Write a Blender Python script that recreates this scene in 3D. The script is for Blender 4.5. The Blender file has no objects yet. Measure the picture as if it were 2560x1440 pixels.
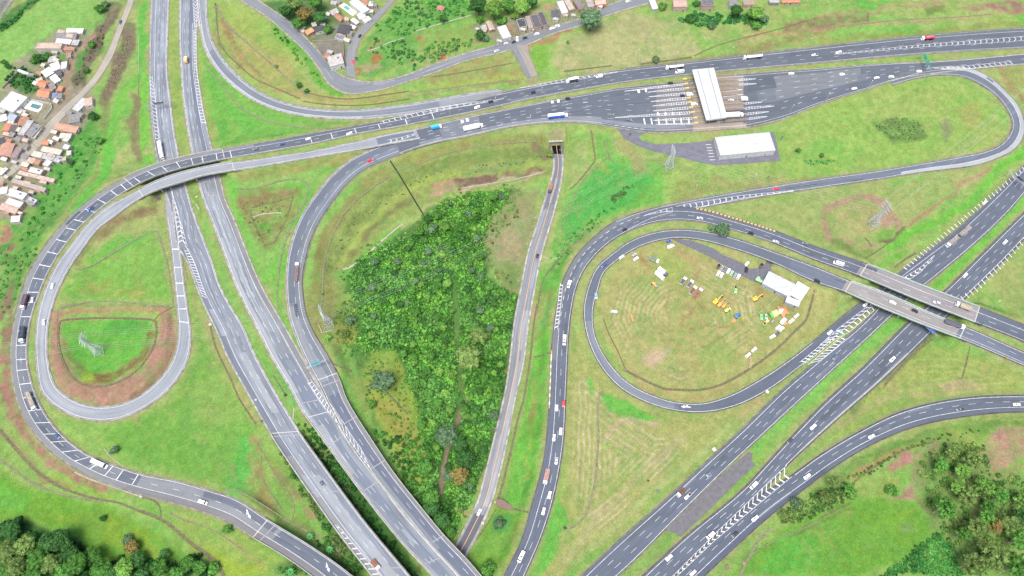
import bpy,bmesh,math,random
import numpy as np
from mathutils import Vector,Matrix
R = random.Random(7)
rng = np.random.default_rng(7)
SC = bpy.context.scene
COL = SC.collection

# ------------------------------------------------------------------ camera
F,CX,CY,H = 1808.0,1280.0,720.0,436.0          # focal length in photo pixels, principal point, camera height
NAD = (1325.0,1660.0)                                # where the plumb line under the drone falls in the photo
_dn = np.array([NAD[0] - CX,NAD[1] - CY,F]);_dn /= np.linalg.norm(_dn)
_up = -_dn
_yw = np.array([0,0,1.0]) - _up[2] * _up;_yw /= np.linalg.norm(_yw)
_xw = np.cross(_yw,_up)
RCW = np.array([_xw,_yw,_up])
cam_d = bpy.data.cameras.new('camera')
cam = bpy.data.objects.new('camera',cam_d);COL.objects.link(cam)
cam_d.sensor_width = 36.0;cam_d.lens = F / 2560.0 * 36.0
cam_d.clip_start = 1.0;cam_d.clip_end = 20000.0
_m = RCW @ np.diag([1,-1,-1.0])
cam.matrix_world = Matrix([[*_m[0],0],[*_m[1],0],[*_m[2],H],[0,0,0,1]])
SC.camera = cam

# ------------------------------------------------------------------ light: bright overcast
world = bpy.data.worlds.new('World');SC.world = world
world.use_nodes = True
wn = world.node_tree.nodes;wl = world.node_tree.links
wn.clear()
SUN_EL,SUN_AZ = math.radians(70),math.radians(205)  # azimuth clockwise from north (+Y)
sky = wn.new('ShaderNodeTexSky');sky.sky_type = 'NISHITA';sky.sun_disc = False
sky.sun_elevation = SUN_EL;sky.sun_rotation = SUN_AZ
sky.air_density = 1.0;sky.dust_density = 4.0;sky.ozone_density = 1.0
bg = wn.new('ShaderNodeBackground');bg.inputs['Strength'].default_value = 0.1
wo = wn.new('ShaderNodeOutputWorld')
wl.new(sky.outputs[0],bg.inputs[0]);wl.new(bg.outputs[0],wo.inputs[0])
sun_d = bpy.data.lights.new('sun','SUN');sun_d.energy = 1.5;sun_d.angle = math.radians(28);sun_d.color = (1.0,0.96,0.9)
sun = bpy.data.objects.new('sun',sun_d);COL.objects.link(sun)
_sd = Vector((math.sin(SUN_AZ) * math.cos(SUN_EL),math.cos(SUN_AZ) * math.cos(SUN_EL),math.sin(SUN_EL)))
sun.rotation_euler = _sd.to_track_quat('Z','Y').to_euler()
sun.location = (0,0,300)
SC.view_settings.view_transform = 'Standard';SC.view_settings.look = 'None'
SC.view_settings.exposure = 1.5;SC.view_settings.gamma = 1.0

# ------------------------------------------------------------------ geometry of the view
def up3(u,v,z=0.0):
 """photo pixel -> world point on the level z (arrays welcome)"""
 u,v,z = np.broadcast_arrays(np.asarray(u,float),np.asarray(v,float),np.asarray(z,float))
 c = np.stack([u - CX,v - CY,np.full_like(u,F)],-1)
 d = c @ RCW.T
 t = (z - H) / d[...,2]
 p = d * t[...,None];p[...,2] += H
 return p
def proj(p):
 p = np.asarray(p,float)
 q = p - np.array([0,0,H]);c = q @ RCW
 return c[...,0] / c[...,2] * F + CX,c[...,1] / c[...,2] * F + CY
def lin(c):
 c = np.asarray(c,float) / 255.0
 return np.where(c <= 0.04045,c / 12.92,((c + 0.055) / 1.055) ** 2.4)
KALB = 0.36
def alb(c,k=KALB):
 """surface reflectance that looks like the sRGB colour c in this light"""
 return tuple(np.clip(lin(c) * k,0.004,0.85))

# ------------------------------------------------------------------ tags
def tag(o,label=None,cat=None,group=None,kind=None):
 if label: o['label'] = label
 if cat: o['category'] = cat
 if group: o['group'] = group
 if kind: o['kind'] = kind
 return o
def empty(name,loc=(0,0,0),rz=0.0,label=None,cat=None,group=None):
 o = bpy.data.objects.new(name,None);COL.objects.link(o)
 o.location = tuple(loc);o.rotation_euler = (0,0,rz);o.empty_display_size = 1
 return tag(o,label,cat,group)
def link(name,me,parent=None):
 o = bpy.data.objects.new(name,me);COL.objects.link(o)
 if parent: o.parent = parent
 return o
class MB:
 """collects faces, builds ONE mesh"""
 def __init__(s): s.v = [];s.f = [];s.uv = []
 def face(s,pts):
  b = len(s.v);s.v += [tuple(map(float,p)) for p in pts];s.f.append(tuple(range(b,b + len(pts))))
 def hexa(s,p):
  """8 corners: bottom ring 0-3, top ring 4-7 (ccw from above)"""
  b = len(s.v);s.v += [tuple(map(float,q)) for q in p]
  for f in ((3,2,1,0),(4,5,6,7),(0,1,5,4),(1,2,6,5),(2,3,7,6),(3,0,4,7)):
   s.f.append(tuple(b + i for i in f))
 def box(s,x0,x1,y0,y1,z0,z1,tx=0.0,ty=0.0):
  s.hexa([(x0,y0,z0),(x1,y0,z0),(x1,y1,z0),(x0,y1,z0),
    (x0 + tx,y0 + ty,z1),(x1 - tx,y0 + ty,z1),(x1 - tx,y1 - ty,z1),(x0 + tx,y1 - ty,z1)])
 def tube(s,a,b,r0,r1=None,n=6,cap=True):
  a = Vector(a);b = Vector(b);r1 = r0 if r1 is None else r1
  d = (b - a).normalized();x = d.orthogonal().normalized();y = d.cross(x)
  k = len(s.v)
  for p,r in ((a,r0),(b,r1)):
   for i in range(n):
    t = 2 * math.pi * i / n
    s.v.append(tuple(p + x * (r * math.cos(t)) + y * (r * math.sin(t))))
  for i in range(n):
   j = (i + 1) % n
   s.f.append((k + i,k + j,k + n + j,k + n + i))
  if cap:
   s.f.append(tuple(k + i for i in reversed(range(n))));s.f.append(tuple(k + n + i for i in range(n)))
 def prism(s,ring,z0,z1):
  b = len(s.v);n = len(ring)
  s.v += [(p[0],p[1],z0) for p in ring] + [(p[0],p[1],z1) for p in ring]
  s.f.append(tuple(b + n + i for i in range(n)));s.f.append(tuple(b + i for i in reversed(range(n))))
  for i in range(n):
   j = (i + 1) % n;s.f.append((b + i,b + j,b + n + j,b + n + i))
 def loft(s,rings,cap=True):
  b = len(s.v);n = len(rings[0])
  for r in rings: s.v += [tuple(map(float,p)) for p in r]
  for k in range(len(rings) - 1):
   for i in range(n):
    j = (i + 1) % n
    s.f.append((b + k * n + i,b + k * n + j,b + (k + 1) * n + j,b + (k + 1) * n + i))
  if cap:
   s.f.append(tuple(b + i for i in reversed(range(n))))
   s.f.append(tuple(b + (len(rings) - 1) * n + i for i in range(n)))
 def mesh(s,name,mat,smooth=False):
  me = bpy.data.meshes.new(name);me.from_pydata(s.v,[],s.f)
  if mat: me.materials.append(mat)
  if smooth: me.polygons.foreach_set('use_smooth',[True] * len(me.polygons))
  me.update();return me
 def build(s,name,mat,parent=None,smooth=False):
  return link(name,s.mesh(name,mat,smooth),parent)

# ------------------------------------------------------------------ value noise for numpy
def vnoise(x,y,seed=0):
 r = np.random.default_rng(seed);g = r.random((256,256))
 xi = np.floor(x).astype(int);yi = np.floor(y).astype(int);fx = x - xi;fy = y - yi
 fx = fx * fx * (3 - 2 * fx);fy = fy * fy * (3 - 2 * fy)
 a = g[xi % 256,yi % 256];b = g[(xi + 1) % 256,yi % 256];c = g[xi % 256,(yi + 1) % 256];d = g[(xi + 1) % 256,(yi + 1) % 256]
 return (a * (1 - fx) + b * fx) * (1 - fy) + (c * (1 - fx) + d * fx) * fy
def fbm(x,y,seed=0,o=4):
 s = 0;a = 1.0;t = 0
 for i in range(o):
  s = s + a * vnoise(x * 2 ** i + 17.3 * i,y * 2 ** i + 9.1 * i,seed + i);t += a;a *= 0.5
 return s / t

# ------------------------------------------------------------------ materials
_mats = {}
def mat(name,col,rough=0.7,metal=0.0,spec=0.3,noise=0.0,scale=1.0,bump=0.0):
 """plain procedural surface: base colour broken by object-space noise"""
 if name in _mats: return _mats[name]
 m = bpy.data.materials.new(name);m.use_nodes = True
 nt = m.node_tree;b = nt.nodes['Principled BSDF']
 b.inputs['Roughness'].default_value = rough;b.inputs['Metallic'].default_value = metal
 b.inputs['Specular IOR Level'].default_value = spec
 c = (*col,1)
 if noise > 0:
  g = nt.nodes.new('ShaderNodeNewGeometry');n = nt.nodes.new('ShaderNodeTexNoise')
  n.inputs['Scale'].default_value = scale;n.inputs['Detail'].default_value = 5
  nt.links.new(g.outputs['Position'],n.inputs['Vector'])
  r = nt.nodes.new('ShaderNodeMapRange');r.inputs[1].default_value = 0.3;r.inputs[2].default_value = 0.7
  r.inputs[3].default_value = 1 - noise;r.inputs[4].default_value = 1 + noise
  nt.links.new(n.outputs[0],r.inputs[0])
  mx = nt.nodes.new('ShaderNodeVectorMath');mx.operation = 'SCALE'
  mx.inputs[0].default_value = col;nt.links.new(r.outputs[0],mx.inputs['Scale'])
  nt.links.new(mx.outputs[0],b.inputs['Base Color'])
 else: b.inputs['Base Color'].default_value = c
 _mats[name] = m;return m
def paint(c):
 """vehicle paint by sRGB colour"""
 return mat('paint_%d_%d_%d' % tuple(c),tuple(np.clip(lin(c),0.006,0.8)),0.35,0.0,0.5)

# ------------------------------------------------------------------ roads: cross-sections (left u,v, right u,v, level) read in the photo
ROADS = {}
def smooth_sections(sec,step=2.6):
 a = np.array(sec,float)
 L = up3(a[:,0],a[:,1],a[:,4]);Rr = up3(a[:,2],a[:,3],a[:,4])
 c = (L + Rr) / 2
 t = np.concatenate([[0],np.cumsum(np.linalg.norm(np.diff(c,axis=0),axis=1))])
 P = np.concatenate([L,Rr],1)
 n = len(a)
 T = np.zeros_like(P)
 for i in range(n):
  if i == 0: T[i] = (P[1] - P[0]) / (t[1] - t[0])
  elif i == n - 1: T[i] = (P[-1] - P[-2]) / (t[-1] - t[-2])
  else:
   d0 = (P[i] - P[i - 1]) / (t[i] - t[i - 1]);d1 = (P[i + 1] - P[i]) / (t[i + 1] - t[i])
   w = (t[i] - t[i - 1]) / (t[i + 1] - t[i - 1]);T[i] = d0 * (1 - w) + d1 * w
 m = max(8,int(t[-1] / step));ts = np.linspace(0,t[-1],m)
 k = np.clip(np.searchsorted(t,ts,side='right') - 1,0,n - 2)
 h = (t[k + 1] - t[k])[:,None];x = ((ts - t[k]) / (t[k + 1] - t[k]))[:,None]
 h00 = 2 * x ** 3 - 3 * x ** 2 + 1;h10 = x ** 3 - 2 * x ** 2 + x;h01 = -2 * x ** 3 + 3 * x ** 2;h11 = x ** 3 - x ** 2
 Q = h00 * P[k] + h10 * h * T[k] + h01 * P[k + 1] + h11 * h * T[k + 1]
 sec_i = k + x[:,0]
 return Q[:,:3],Q[:,3:],sec_i
def road(name,sec,br=(),lift=0.0):
 L,Rr,si = smooth_sections(sec)
 L[:,2] += lift;Rr[:,2] += lift
 C = (L + Rr) / 2
 s = np.concatenate([[0],np.cumsum(np.linalg.norm(np.diff(C,axis=0),axis=1))])
 isb = np.zeros(len(s),bool)
 for a,b in br: isb |= (si >= a) & (si <= b)
 u,v = proj(C)
 tg = np.gradient(C,axis=0);tg /= np.linalg.norm(tg,axis=1)[:,None]
 ROADS[name] = dict(L=L,R=Rr,C=C,s=s,si=si,br=isb,hw=np.linalg.norm(Rr - L,axis=1) / 2,u=u,v=v,tan=tg,brr=br,n=len(s))
def rpos(rd,s,f):
 """point at distance s along a road, lateral fraction f (0 left edge, 1 right edge)"""
 o = []
 for k in range(3):
  l = np.interp(s,rd['s'],rd['L'][:,k]);r = np.interp(s,rd['s'],rd['R'][:,k]);o.append(l + (r - l) * f)
 return np.stack(o,-1)
def s_at(rd,u,v):
 return rd['s'][int(np.argmin((rd['u'] - u) ** 2 + (rd['v'] - v) ** 2))]

# left highway, southbound half
road('R1',[(383,-60,424,-60,0),(380,0,421,0,0),(377,90,418,88,0),(376,175,416,173,0),(377,250,424,248,0),(388,360,439,358,0),(399,420,451,416,0),
(412,468,463,463,0),(433,535,481,528,0),(444,610,508,600,0),(470,655,525,645,0),(494,720,549,718,0),(513,765,571,760,0),(540,820,604,815,0),(572,895,637,890,0),
(614,970,677,965,0),(656,1045,722,1040,0),(691,1105,760,1100,0),(724,1155,796,1150,0),(786,1245,861,1240,0),(839,1320,914,1310,0),
(932,1440,1022,1440,0),(978,1500,1070,1500,0),(1030,1570,1125,1570,0)],br=[(16.6,30)],lift=.02)
# left highway, northbound half
road('R2',[(449,-60,494,-60,0),(450,0,494,0,0),(450,80,490,80,0),(454,175,491,173,0),(460,250,502,248,0),(476,355,523,352,0),(495,447,548,442,0),(512,505,562,500,0),
(531,552,584,550,0),(560,630,614,627,0),(594,720,652,716,0),(644,820,709,815,0),(682,895,752,890,0),(727,970,792,962,0),(758,1028,824,1012,0),(798,1083,856,1060,0),
(821,1115,862,1087,0),(907,1232,948,1206,0),(1023,1375,1072,1358,0),(1084,1440,1131,1422,0),(1140,1505,1190,1490,0),(1190,1560,1240,1550,0)],br=[(14.2,30)],lift=.02)
# ramp from the toll road curving down to the left highway
road('R2b',[(1100,322,1110,352,3.6),(1024,338,1044,370,3.2),(969,358,985,390,2.6),(930,374,950,404,2.2),(882,397,910,423,2),(834,435,868,457,1.6),(792,485,828,507,1.2),(758,535,798,552,.9),
(736,585,777,597,.6),(722,638,764,645,.4),(717,690,755,693,.2),(718,740,757,737,.1),(724,790,765,784,0),(744,850,788,838,0),(768,905,819,888,0),(803,970,850,952,0),(824,1014,865,995,0),
(842,1047,881,1025,0),(862,1087,904,1062,0),(887,1125,930,1102,0),(948,1206,984,1182,0),(1024,1300,1058,1276,0),(1075,1361,1111,1340,0),(1131,1422,1168,1400,0),(1190,1490,1228,1470,0)],br=[(14.6,40)],lift=.0)
# off ramp of the left highway that loops round to the flyover (south deck)
road('R6',[(398,380,410,379,0),(407,430,419,429,0),(412,475,429,474,0),(417,535,437,534,0),(425,590,446,588,0),(429,622,449,622,0),(434,670,455,670,.1),(439,720,461,720,.2),(445,782,470,782,.5),(447,825,476,835,.7),(442,870,470,895,1),(425,915,437,955,1.4),
(375,972,385,1003,1.8),(300,1012,303,1045,2.2),(237,1017,235,1051,2.6),(175,997,160,1028,3),(135,960,107,982,3.5),(120,907,93,920,4),(117,845,90,850,4.3),(125,787,97,782,4.7),(147,720,117,715,5.2),
(175,667,147,655,5.7),(204,625,180,611,6),(245,572,220,560,6.4),(287,540,262,522,6.8),(347,498,335,482,7),(395,474,385,456,7),(452,456,448,433,7),(512,438,512,418,7),(565,429,560,409,7),(612,422,608,404,6.8),
(684,410,680,393,6),(766,396,762,381,5),(866,379,862,361,4.2),(918,370,912,350,3.9),(972,360,965,337,3.7),(1050,346,1040,324,3.9)],br=[(25.2,29.6)],lift=.03)
# flyover north deck and the big outer loop
road('R5',[(2660,116,2655,66,4),(2560,120,2560,71,4),(2298,135,2298,91,4),(2048,157,2048,117,4),(1786,180,1782,148,4),(1660,193,1655,163,4),(1536,209,1533,177,4),(1420,229,1415,198,4),(1324,247,1318,218,4),(1240,266,1232,236,4),(1174,281,1164,254,4),(1100,296,1090,270,4),(1024,311,1016,289,4.2),
(887,335,880,316,5),(770,361,762,337,6),(690,375,682,352,6.6),(604,390,596,366,7),(512,407,507,382,7),(445,423,428,400,7),(385,442,355,424,7),(320,474,298,453,7),(250,522,215,508,6.6),(207,560,168,550,6.2),(172,600,133,590,5.8),(140,645,100,636,5.4),
(115,692,72,685,5),(98,735,54,735,4.6),(80,785,41,785,4.2),(69,845,30,845,3.8),(67,895,28,898,3.4),(77,950,33,955,3),(98,1008,48,1015,2.6),(128,1058,70,1060,2.2),(165,1098,103,1102,1.8),(212,1134,150,1145,1.4),
(275,1160,240,1197,1),(350,1185,325,1227,.6),(450,1205,425,1255,.3),(522,1226,505,1278,0),(587,1247,566,1302,0),(677,1305,640,1347,0),(762,1357,712,1390,0),(834,1405,782,1440,0),(905,1460,848,1495,0),(980,1520,930,1560,0)],
br=[(16.4,19.9),(39.9,60)],lift=.01)
# ramp sweeping in from the top left to the toll road
road('R3',[(490,-60,514,-60,0),(494,0,515,0,0),(500,60,517,54,0),(512,118,528,100,0),(537,165,552,143,.3),(587,217,601,197,.8),(649,257,660,238,1.5),(724,282,732,264,2.3),(812,294,816,276,3),(912,295,912,275,3.6),(1024,284,1018,262,4),(1100,273,1094,249,4),(1190,259,1184,234,4),(1260,245,1252,224,4)],lift=.03)
# lower carriageway with the toll plaza
road('R4',[(985,336,1000,384,3.3),(1024,327,1040,369,3.6),(1080,314,1095,354,3.9),(1149,297,1164,341,4),(1274,272,1284,315,4),(1399,247,1399,305,4),(1474,234,1474,307,4),(1536,222,1536,317,4),(1620,213,1616,329,4),(1736,201,1736,327,4),(1791,190,1800,323,4),(1876,184,1876,316,4),
(1911,181,1935,302,4),(2048,172,2052,259,4),(2173,162,2177,219,4),(2248,158,2250,196,4),(2323,155,2323,185,4),(2423,148,2424,173,4),(2560,135,2560,160,4),(2660,126,2660,150,4)],lift=-.02)
# teardrop ramp on the right, back to the big curve
road('R8',[(2230,196,2230,212,4),(2300,176,2303,193,4),(2353,168,2353,187,4),(2423,170,2412,193,4),(2473,192,2458,215,4),(2512,226,2496,244,3.9),(2545,264,2522,281,3.8),(2560,305,2532,312,3.7),(2556,345,2518,345,3.6),(2530,377,2493,367,3.6),(2492,395,2460,380,3.5),(2448,410,2398,392,3.5),
(2302,430,2298,410,3.4),(2200,447,2196,427,3.3),(2050,469,2046,448,3.2),(1936,486,1911,469,3),(1786,513,1780,491,3),(1700,528,1661,514,3),(1630,548,1586,534,3),(1575,575,1536,553,2.9)],lift=-.03)
# big curve over the north bridge and down the middle
road('R9',[(2660,850,2650,897,5.6),(2560,812,2553,851,6.2),(2448,768,2436,805,6.9),(2320,720,2300,752,7),(2158,657,2140,686,6.9),(2048,620,2035,648,6),(1936,577,1922,602,5),(1836,545,1822,571,4),(1743,521,1740,552,3.3),(1661,519,1668,550,3),(1600,531,1612,561,3),(1536,555,1555,585,2.8),
(1481,597,1510,616,2.5),(1434,650,1464,668,2),(1405,710,1440,720,1.4),(1392,770,1428,777,.9),(1384,825,1422,828,.5),(1379,880,1419,880,.2),(1376,950,1416,950,0),(1373,1020,1413,1020,-.2),(1368,1085,1410,1085,-.4),(1359,1155,1400,1162,-.6),(1329,1267,1374,1280,-.8),(1306,1347,1349,1352,-.9),(1261,1440,1311,1440,-1),(1230,1505,1283,1505,-1)],
br=[(1.95,4.0)],lift=.0)
# inner loop over the south bridge
road('R10',[(2660,921,2645,951,5.6),(2560,881,2550,910,6.2),(2413,817,2399,846,6.9),(2358,797,2340,824,7),(2183,722,2168,754,7),(2123,702,2108,728,6.8),(2048,671,2040,706,6),(1936,631,1930,655,5),(1836,597,1830,620,4.2),(1761,580,1756,600,3.6),(1698,575,1697,594,3.2),(1636,582,1640,602,2.9),(1573,605,1586,622,2.6),
(1530,636,1543,650,2.3),(1494,668,1510,680,2),(1471,718,1495,722,1.6),(1460,775,1482,775,1.2),(1466,830,1485,830,.9),(1481,875,1501,873,.7),(1506,920,1526,912,.5),(1545,964,1561,950,.3),(1611,1003,1619,984,.1),(1686,1025,1688,1006,0),(1756,1030,1756,1009,0),(1836,1015,1830,987,0),
(1911,980,1902,948,0),(1998,918,1984,893,0),(2058,868,2048,842,0),(2115,820,2100,797,0),(2180,768,2160,750,0),(2250,710,2238,690,0)],br=[(1.95,4.95)],lift=.02)
# highway crossing the lower right corner, two halves
road('R11',[(1398,1495,1488,1500,0),(1454,1440,1500,1482,0),(1536,1362,1580,1407,0),(1661,1252,1702,1284,0),(1786,1137,1829,1159,0),(1848,1080,1888,1104,0),(1961,970,2003,998,0),(2048,897,2088,920,0),(2190,770,2224,794,0),(2238,692,2288,733,0),
(2298,645,2345,687,0),(2398,570,2440,607,0),(2473,500,2512,539,0),(2560,415,2592,447,0),(2640,335,2675,363,0)])
road('R12',[(1545,1500,1600,1530,0),(1608,1440,1650,1476,0),(1711,1345,1753,1374,0),(1861,1220,1891,1247,0),(1930,1146,1968,1163,0),(1991,1080,2035,1100,0),(2048,1020,2090,1051,0),(2160,917,2202,953,0),(2275,802,2330,830,0),(2370,720,2420,738,0),(2448,642,2497,663,0),(2560,532,2590,566,0),(2640,455,2668,490,0)],lift=.01)
road('R13',[(1600,1530,1640,1548,0),(1650,1476,1695,1500,0),(1753,1374,1811,1391,0),(1891,1247,1933,1282,0),(1978,1190,2010,1222,0),(2048,1140,2080,1170,.3),(2148,1080,2170,1115,.6),(2248,1032,2268,1072,.8),(2398,997,2408,1041,1),(2560,989,2560,1029,1),(2660,992,2660,1033,1)],lift=-.01)
# low road with the orange centre line
road('R14',[(1377,350,1403,350,-2.6),(1379,372,1404,372,-2.7),(1386,400,1406,402,-3),(1383,435,1403,445,-3.4),(1366,490,1392,497,-4),(1341,572,1369,578,-4.8),(1324,622,1354,630,-5.2),(1304,720,1335,722,-6),(1289,795,1321,802,-6.6),(1274,920,1304,922,-7.4),(1264,982,1287,992,-7.8),(1241,1080,1270,1082,-8.2),
(1216,1180,1246,1187,-8.6),(1196,1255,1224,1262,-8.8),(1164,1320,1195,1328,-9),(1136,1375,1161,1392,-9),(1096,1450,1122,1462,-9),(1050,1540,1080,1550,-9)])
road('R15',[(560,-40,600,-40,7),(604,0,644,0,7),(667,40,712,47,7),(724,90,749,80,7),(762,125,787,120,7),(799,172,824,165,7),(827,212,850,188,7),(862,231,876,198,7),(937,226,930,206,7),(1024,201,1020,187,7),(1089,179,1083,162,7),(1174,148,1168,133,7),(1249,131,1240,113,7),(1285,121,1277,98,7),(1324,108,1312,88,7),(1374,86,1366,70,7),(1449,63,1445,49,7),(1511,40,1505,20,7),(1560,24,1550,3,7),(1640,2,1625,-20,7)],lift=.0)
road('R16',[(868,190,890,195,7),(864,165,886,165,7),(872,117,893,118,7),(884,92,904,93,7),(912,60,934,62,7),(962,12,977,12,7),(995,-25,1010,-25,7)],lift=.02)
road('R14b',[(1270,112,1320,112,7),(1289,140,1322,133,7),(1304,168,1333,160,6.6),(1318,197,1345,189,6)],lift=.03)
road('R17',[(330,-40,345,-40,-1),(320,0,335,0,-1),(292,75,307,72,-1),(265,137,281,142,-1),(235,190,262,175,-1),(198,232,236,212,-1),(160,267,172,278,-1),(120,307,138,318,-1),(82,358,101,364,-1),(50,394,58,414,-1),(0,442,0,460,-1),(-50,480,-45,500,-1)])

# ------------------------------------------------------------------ terrain level
SPOTS = [(30,150,-3),(150,60,-3),(100,180,-3),(60,270,-3),(40,430,-3),(30,560,-4),(120,520,-3),(0,700,-2),(-60,900,0),(-40,1150,1),(230,40,-2),(330,260,0),(330,150,0),
(250,880,-2),(260,820,-2),(280,700,-.5),(380,650,0),(370,560,1),(560,1000,-1),(500,850,0),(400,1100,-1),(600,1150,-2),(690,1250,-6),(760,1330,-8),(250,1280,-4),(100,1220,-3),(80,1350,-6),(300,1400,-6),(500,1400,-6),(650,1400,-6),(880,1360,-9),(780,1180,-8),(820,1130,-8),(930,1330,-9),(1000,1430,-9),
(690,540,-2),(660,480,-1),(640,900,-1),(730,1000,-2),(760,1080,-7),(990,1060,-8),(960,1000,-7),(900,880,-7),(900,750,-8),(850,640,-6),(920,540,-4),(1000,470,-3),(1020,620,-8),(1100,560,-7),(1130,700,-9),(1100,850,-9.5),(1060,1000,-10),(1150,1000,-9.5),(1100,1150,-10.5),(1050,1250,-10.5),(1100,1300,-10.5),(1200,900,-8.5),(1250,620,-6),(1240,480,-4),(1130,440,-2),(1280,400,-2),(1180,380,1),(1030,420,0),
(1440,420,0),(1430,560,-3.5),(1390,650,-4.5),(1370,780,-4.5),(1345,900,-6),(1330,1050,-6.5),(1300,1200,-7),(1250,1330,-7),(1200,1400,-7),(1550,450,1.5),(1600,400,3),(1500,360,3.4),(1850,380,4),(2200,300,3.5),(2400,260,3.6),(2100,380,3.5),
(1700,700,2.2),(1650,850,1.2),(1850,850,1.2),(1950,760,1.6),(1900,700,2),(1780,780,1.6),(1600,950,.6),(1480,1050,0),(1450,1250,-.5),(1600,1150,0),(1700,1070,0),(1420,1380,-.6),(2000,560,3),(2150,560,3),(2200,640,2),(2400,430,2),(2420,600,.5),(2520,700,.5),(2480,800,1),(2300,960,0),(2450,920,1),(2200,1050,0),(2050,1000,0),
(2300,1150,2.5),(2500,1120,4),(2200,1300,0),(2000,1380,-1),(2400,1300,1),(2550,1300,2),(2300,1420,0),(2560,1440,0),(1300,20,6.5),(1100,60,6.5),(1050,130,6.5),(1000,80,7),(800,50,7),(750,10,7),(880,130,7),(1550,90,7),(1700,60,7),(1900,40,7.5),(2200,40,7),(2500,30,6.5),(1400,130,6.5),(700,140,5),(650,80,4.5),(800,240,5),(560,60,1.5),(620,170,2),(1200,170,6),(1150,230,5),(1000,230,5.5),(600,310,.5),(560,250,.2),(700,320,2.5),(545,300,0),(340,380,0),(250,400,-1.5),(460,200,0),(450,300,0)]
_cx,_cy,_cz = [],[],[]
for nm,rd in ROADS.items():
 k = ~rd['br'];st = 4
 for e in ('L','R'):
  p = rd[e][k][::st];_cx += list(p[:,0]);_cy += list(p[:,1]);_cz += list(p[:,2])
for u,v,z in SPOTS:
 p = up3(u,v,z)
 for dx,dy in ((0,0),(7,0),(-7,0),(0,7),(0,-7)):
  _cx.append(p[0] + dx);_cy.append(p[1] + dy);_cz.append(z)
_cx,_cy,_cz = map(np.array,(_cx,_cy,_cz))
def axis(lo,hi,st,far):
 f = np.arange(lo,hi + st * .5,st);a = [];d = st;x = lo
 while x > -far: d *= 1.35;x -= d;a.append(x)
 b = [];d = st;x = f[-1]
 while x < far: d *= 1.35;x += d;b.append(x)
 return np.array(a[::-1] + list(f) + b)
GST = 1.15
GX = axis(-470,445,GST,6000);GY = axis(30,535,GST,6000)
def _idw(x,y):
 o = np.zeros(x.shape)
 for i in range(0,x.size,4000):
  d2 = (x[i:i + 4000,None] - _cx[None]) ** 2 + (y[i:i + 4000,None] - _cy[None]) ** 2
  w = 1.0 / (d2 + 9.0) ** 1.6
  o[i:i + 4000] = (w * _cz).sum(1) / w.sum(1)
 return o
_kx = np.arange(-480,456,6.0);_ky = np.arange(20,546,6.0)
_kz = _idw(*[q.ravel() for q in np.meshgrid(_kx,_ky,indexing='ij')]).reshape(len(_kx),len(_ky))
XX,YY = np.meshgrid(GX,GY,indexing='ij')
def _bil(x,y):
 a = np.clip((x - _kx[0]) / 6.0,0,len(_kx) - 1.001);b = np.clip((y - _ky[0]) / 6.0,0,len(_ky) - 1.001)
 i = a.astype(int);j = b.astype(int);fx = a - i;fy = b - j
 return (_kz[i,j] * (1 - fx) + _kz[i + 1,j] * fx) * (1 - fy) + (_kz[i,j + 1] * (1 - fx) + _kz[i + 1,j + 1] * fx) * fy
ZZ = _bil(XX,YY)
ZZ += (fbm(XX / 23,YY / 23,5,3) - .5) * 1.2
EDGE = np.full(XX.shape,99.0)                         # distance to the nearest road edge (m)
_num = np.zeros(XX.shape);_den = np.zeros(XX.shape);_wm = np.zeros(XX.shape)
def _seg_apply(rd):
 C,hw,br = rd['C'],rd['hw'],rd['br']
 for i in range(rd['n'] - 1):
  if br[i] or br[i + 1]: continue
  a,b = C[i],C[i + 1];h = max(hw[i],hw[i + 1])
  rad = h + 9
  i0,i1 = np.searchsorted(GX,(min(a[0],b[0]) - rad,max(a[0],b[0]) + rad));j0,j1 = np.searchsorted(GY,(min(a[1],b[1]) - rad,max(a[1],b[1]) + rad))
  if i1 <= i0 or j1 <= j0: continue
  x = XX[i0:i1,j0:j1];y = YY[i0:i1,j0:j1]
  # true perpendicular half width from the section ends
  tx,ty = b[0] - a[0],b[1] - a[1];l2 = tx * tx + ty * ty
  t = np.clip(((x - a[0]) * tx + (y - a[1]) * ty) / l2,0,1)
  px,py = a[0] + t * tx,a[1] + t * ty
  d = np.hypot(x - px,y - py)
  e = rd['R'][i] - rd['L'][i];hp = abs(e[0] * -ty + e[1] * tx) / math.sqrt(l2) / 2
  e = d - hp
  EDGE[i0:i1,j0:j1] = np.minimum(EDGE[i0:i1,j0:j1],e)
  w = np.clip(1 - (e - 1.6) / 7.0,0,1);w = w * w * (3 - 2 * w)
  z = a[2] + t * (b[2] - a[2]) - 0.28
  ww = w ** 6 / (1 + 0.02 * np.maximum(e + hp,0) ** 2)
  _num[i0:i1,j0:j1] += ww * z;_den[i0:i1,j0:j1] += ww
  _wm[i0:i1,j0:j1] = np.maximum(_wm[i0:i1,j0:j1],w)
for rd in ROADS.values(): _seg_apply(rd)
_zr = np.where(_den > 1e-9,_num / np.maximum(_den,1e-9),ZZ)
ZZ = ZZ * (1 - _wm) + _zr * _wm
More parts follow.
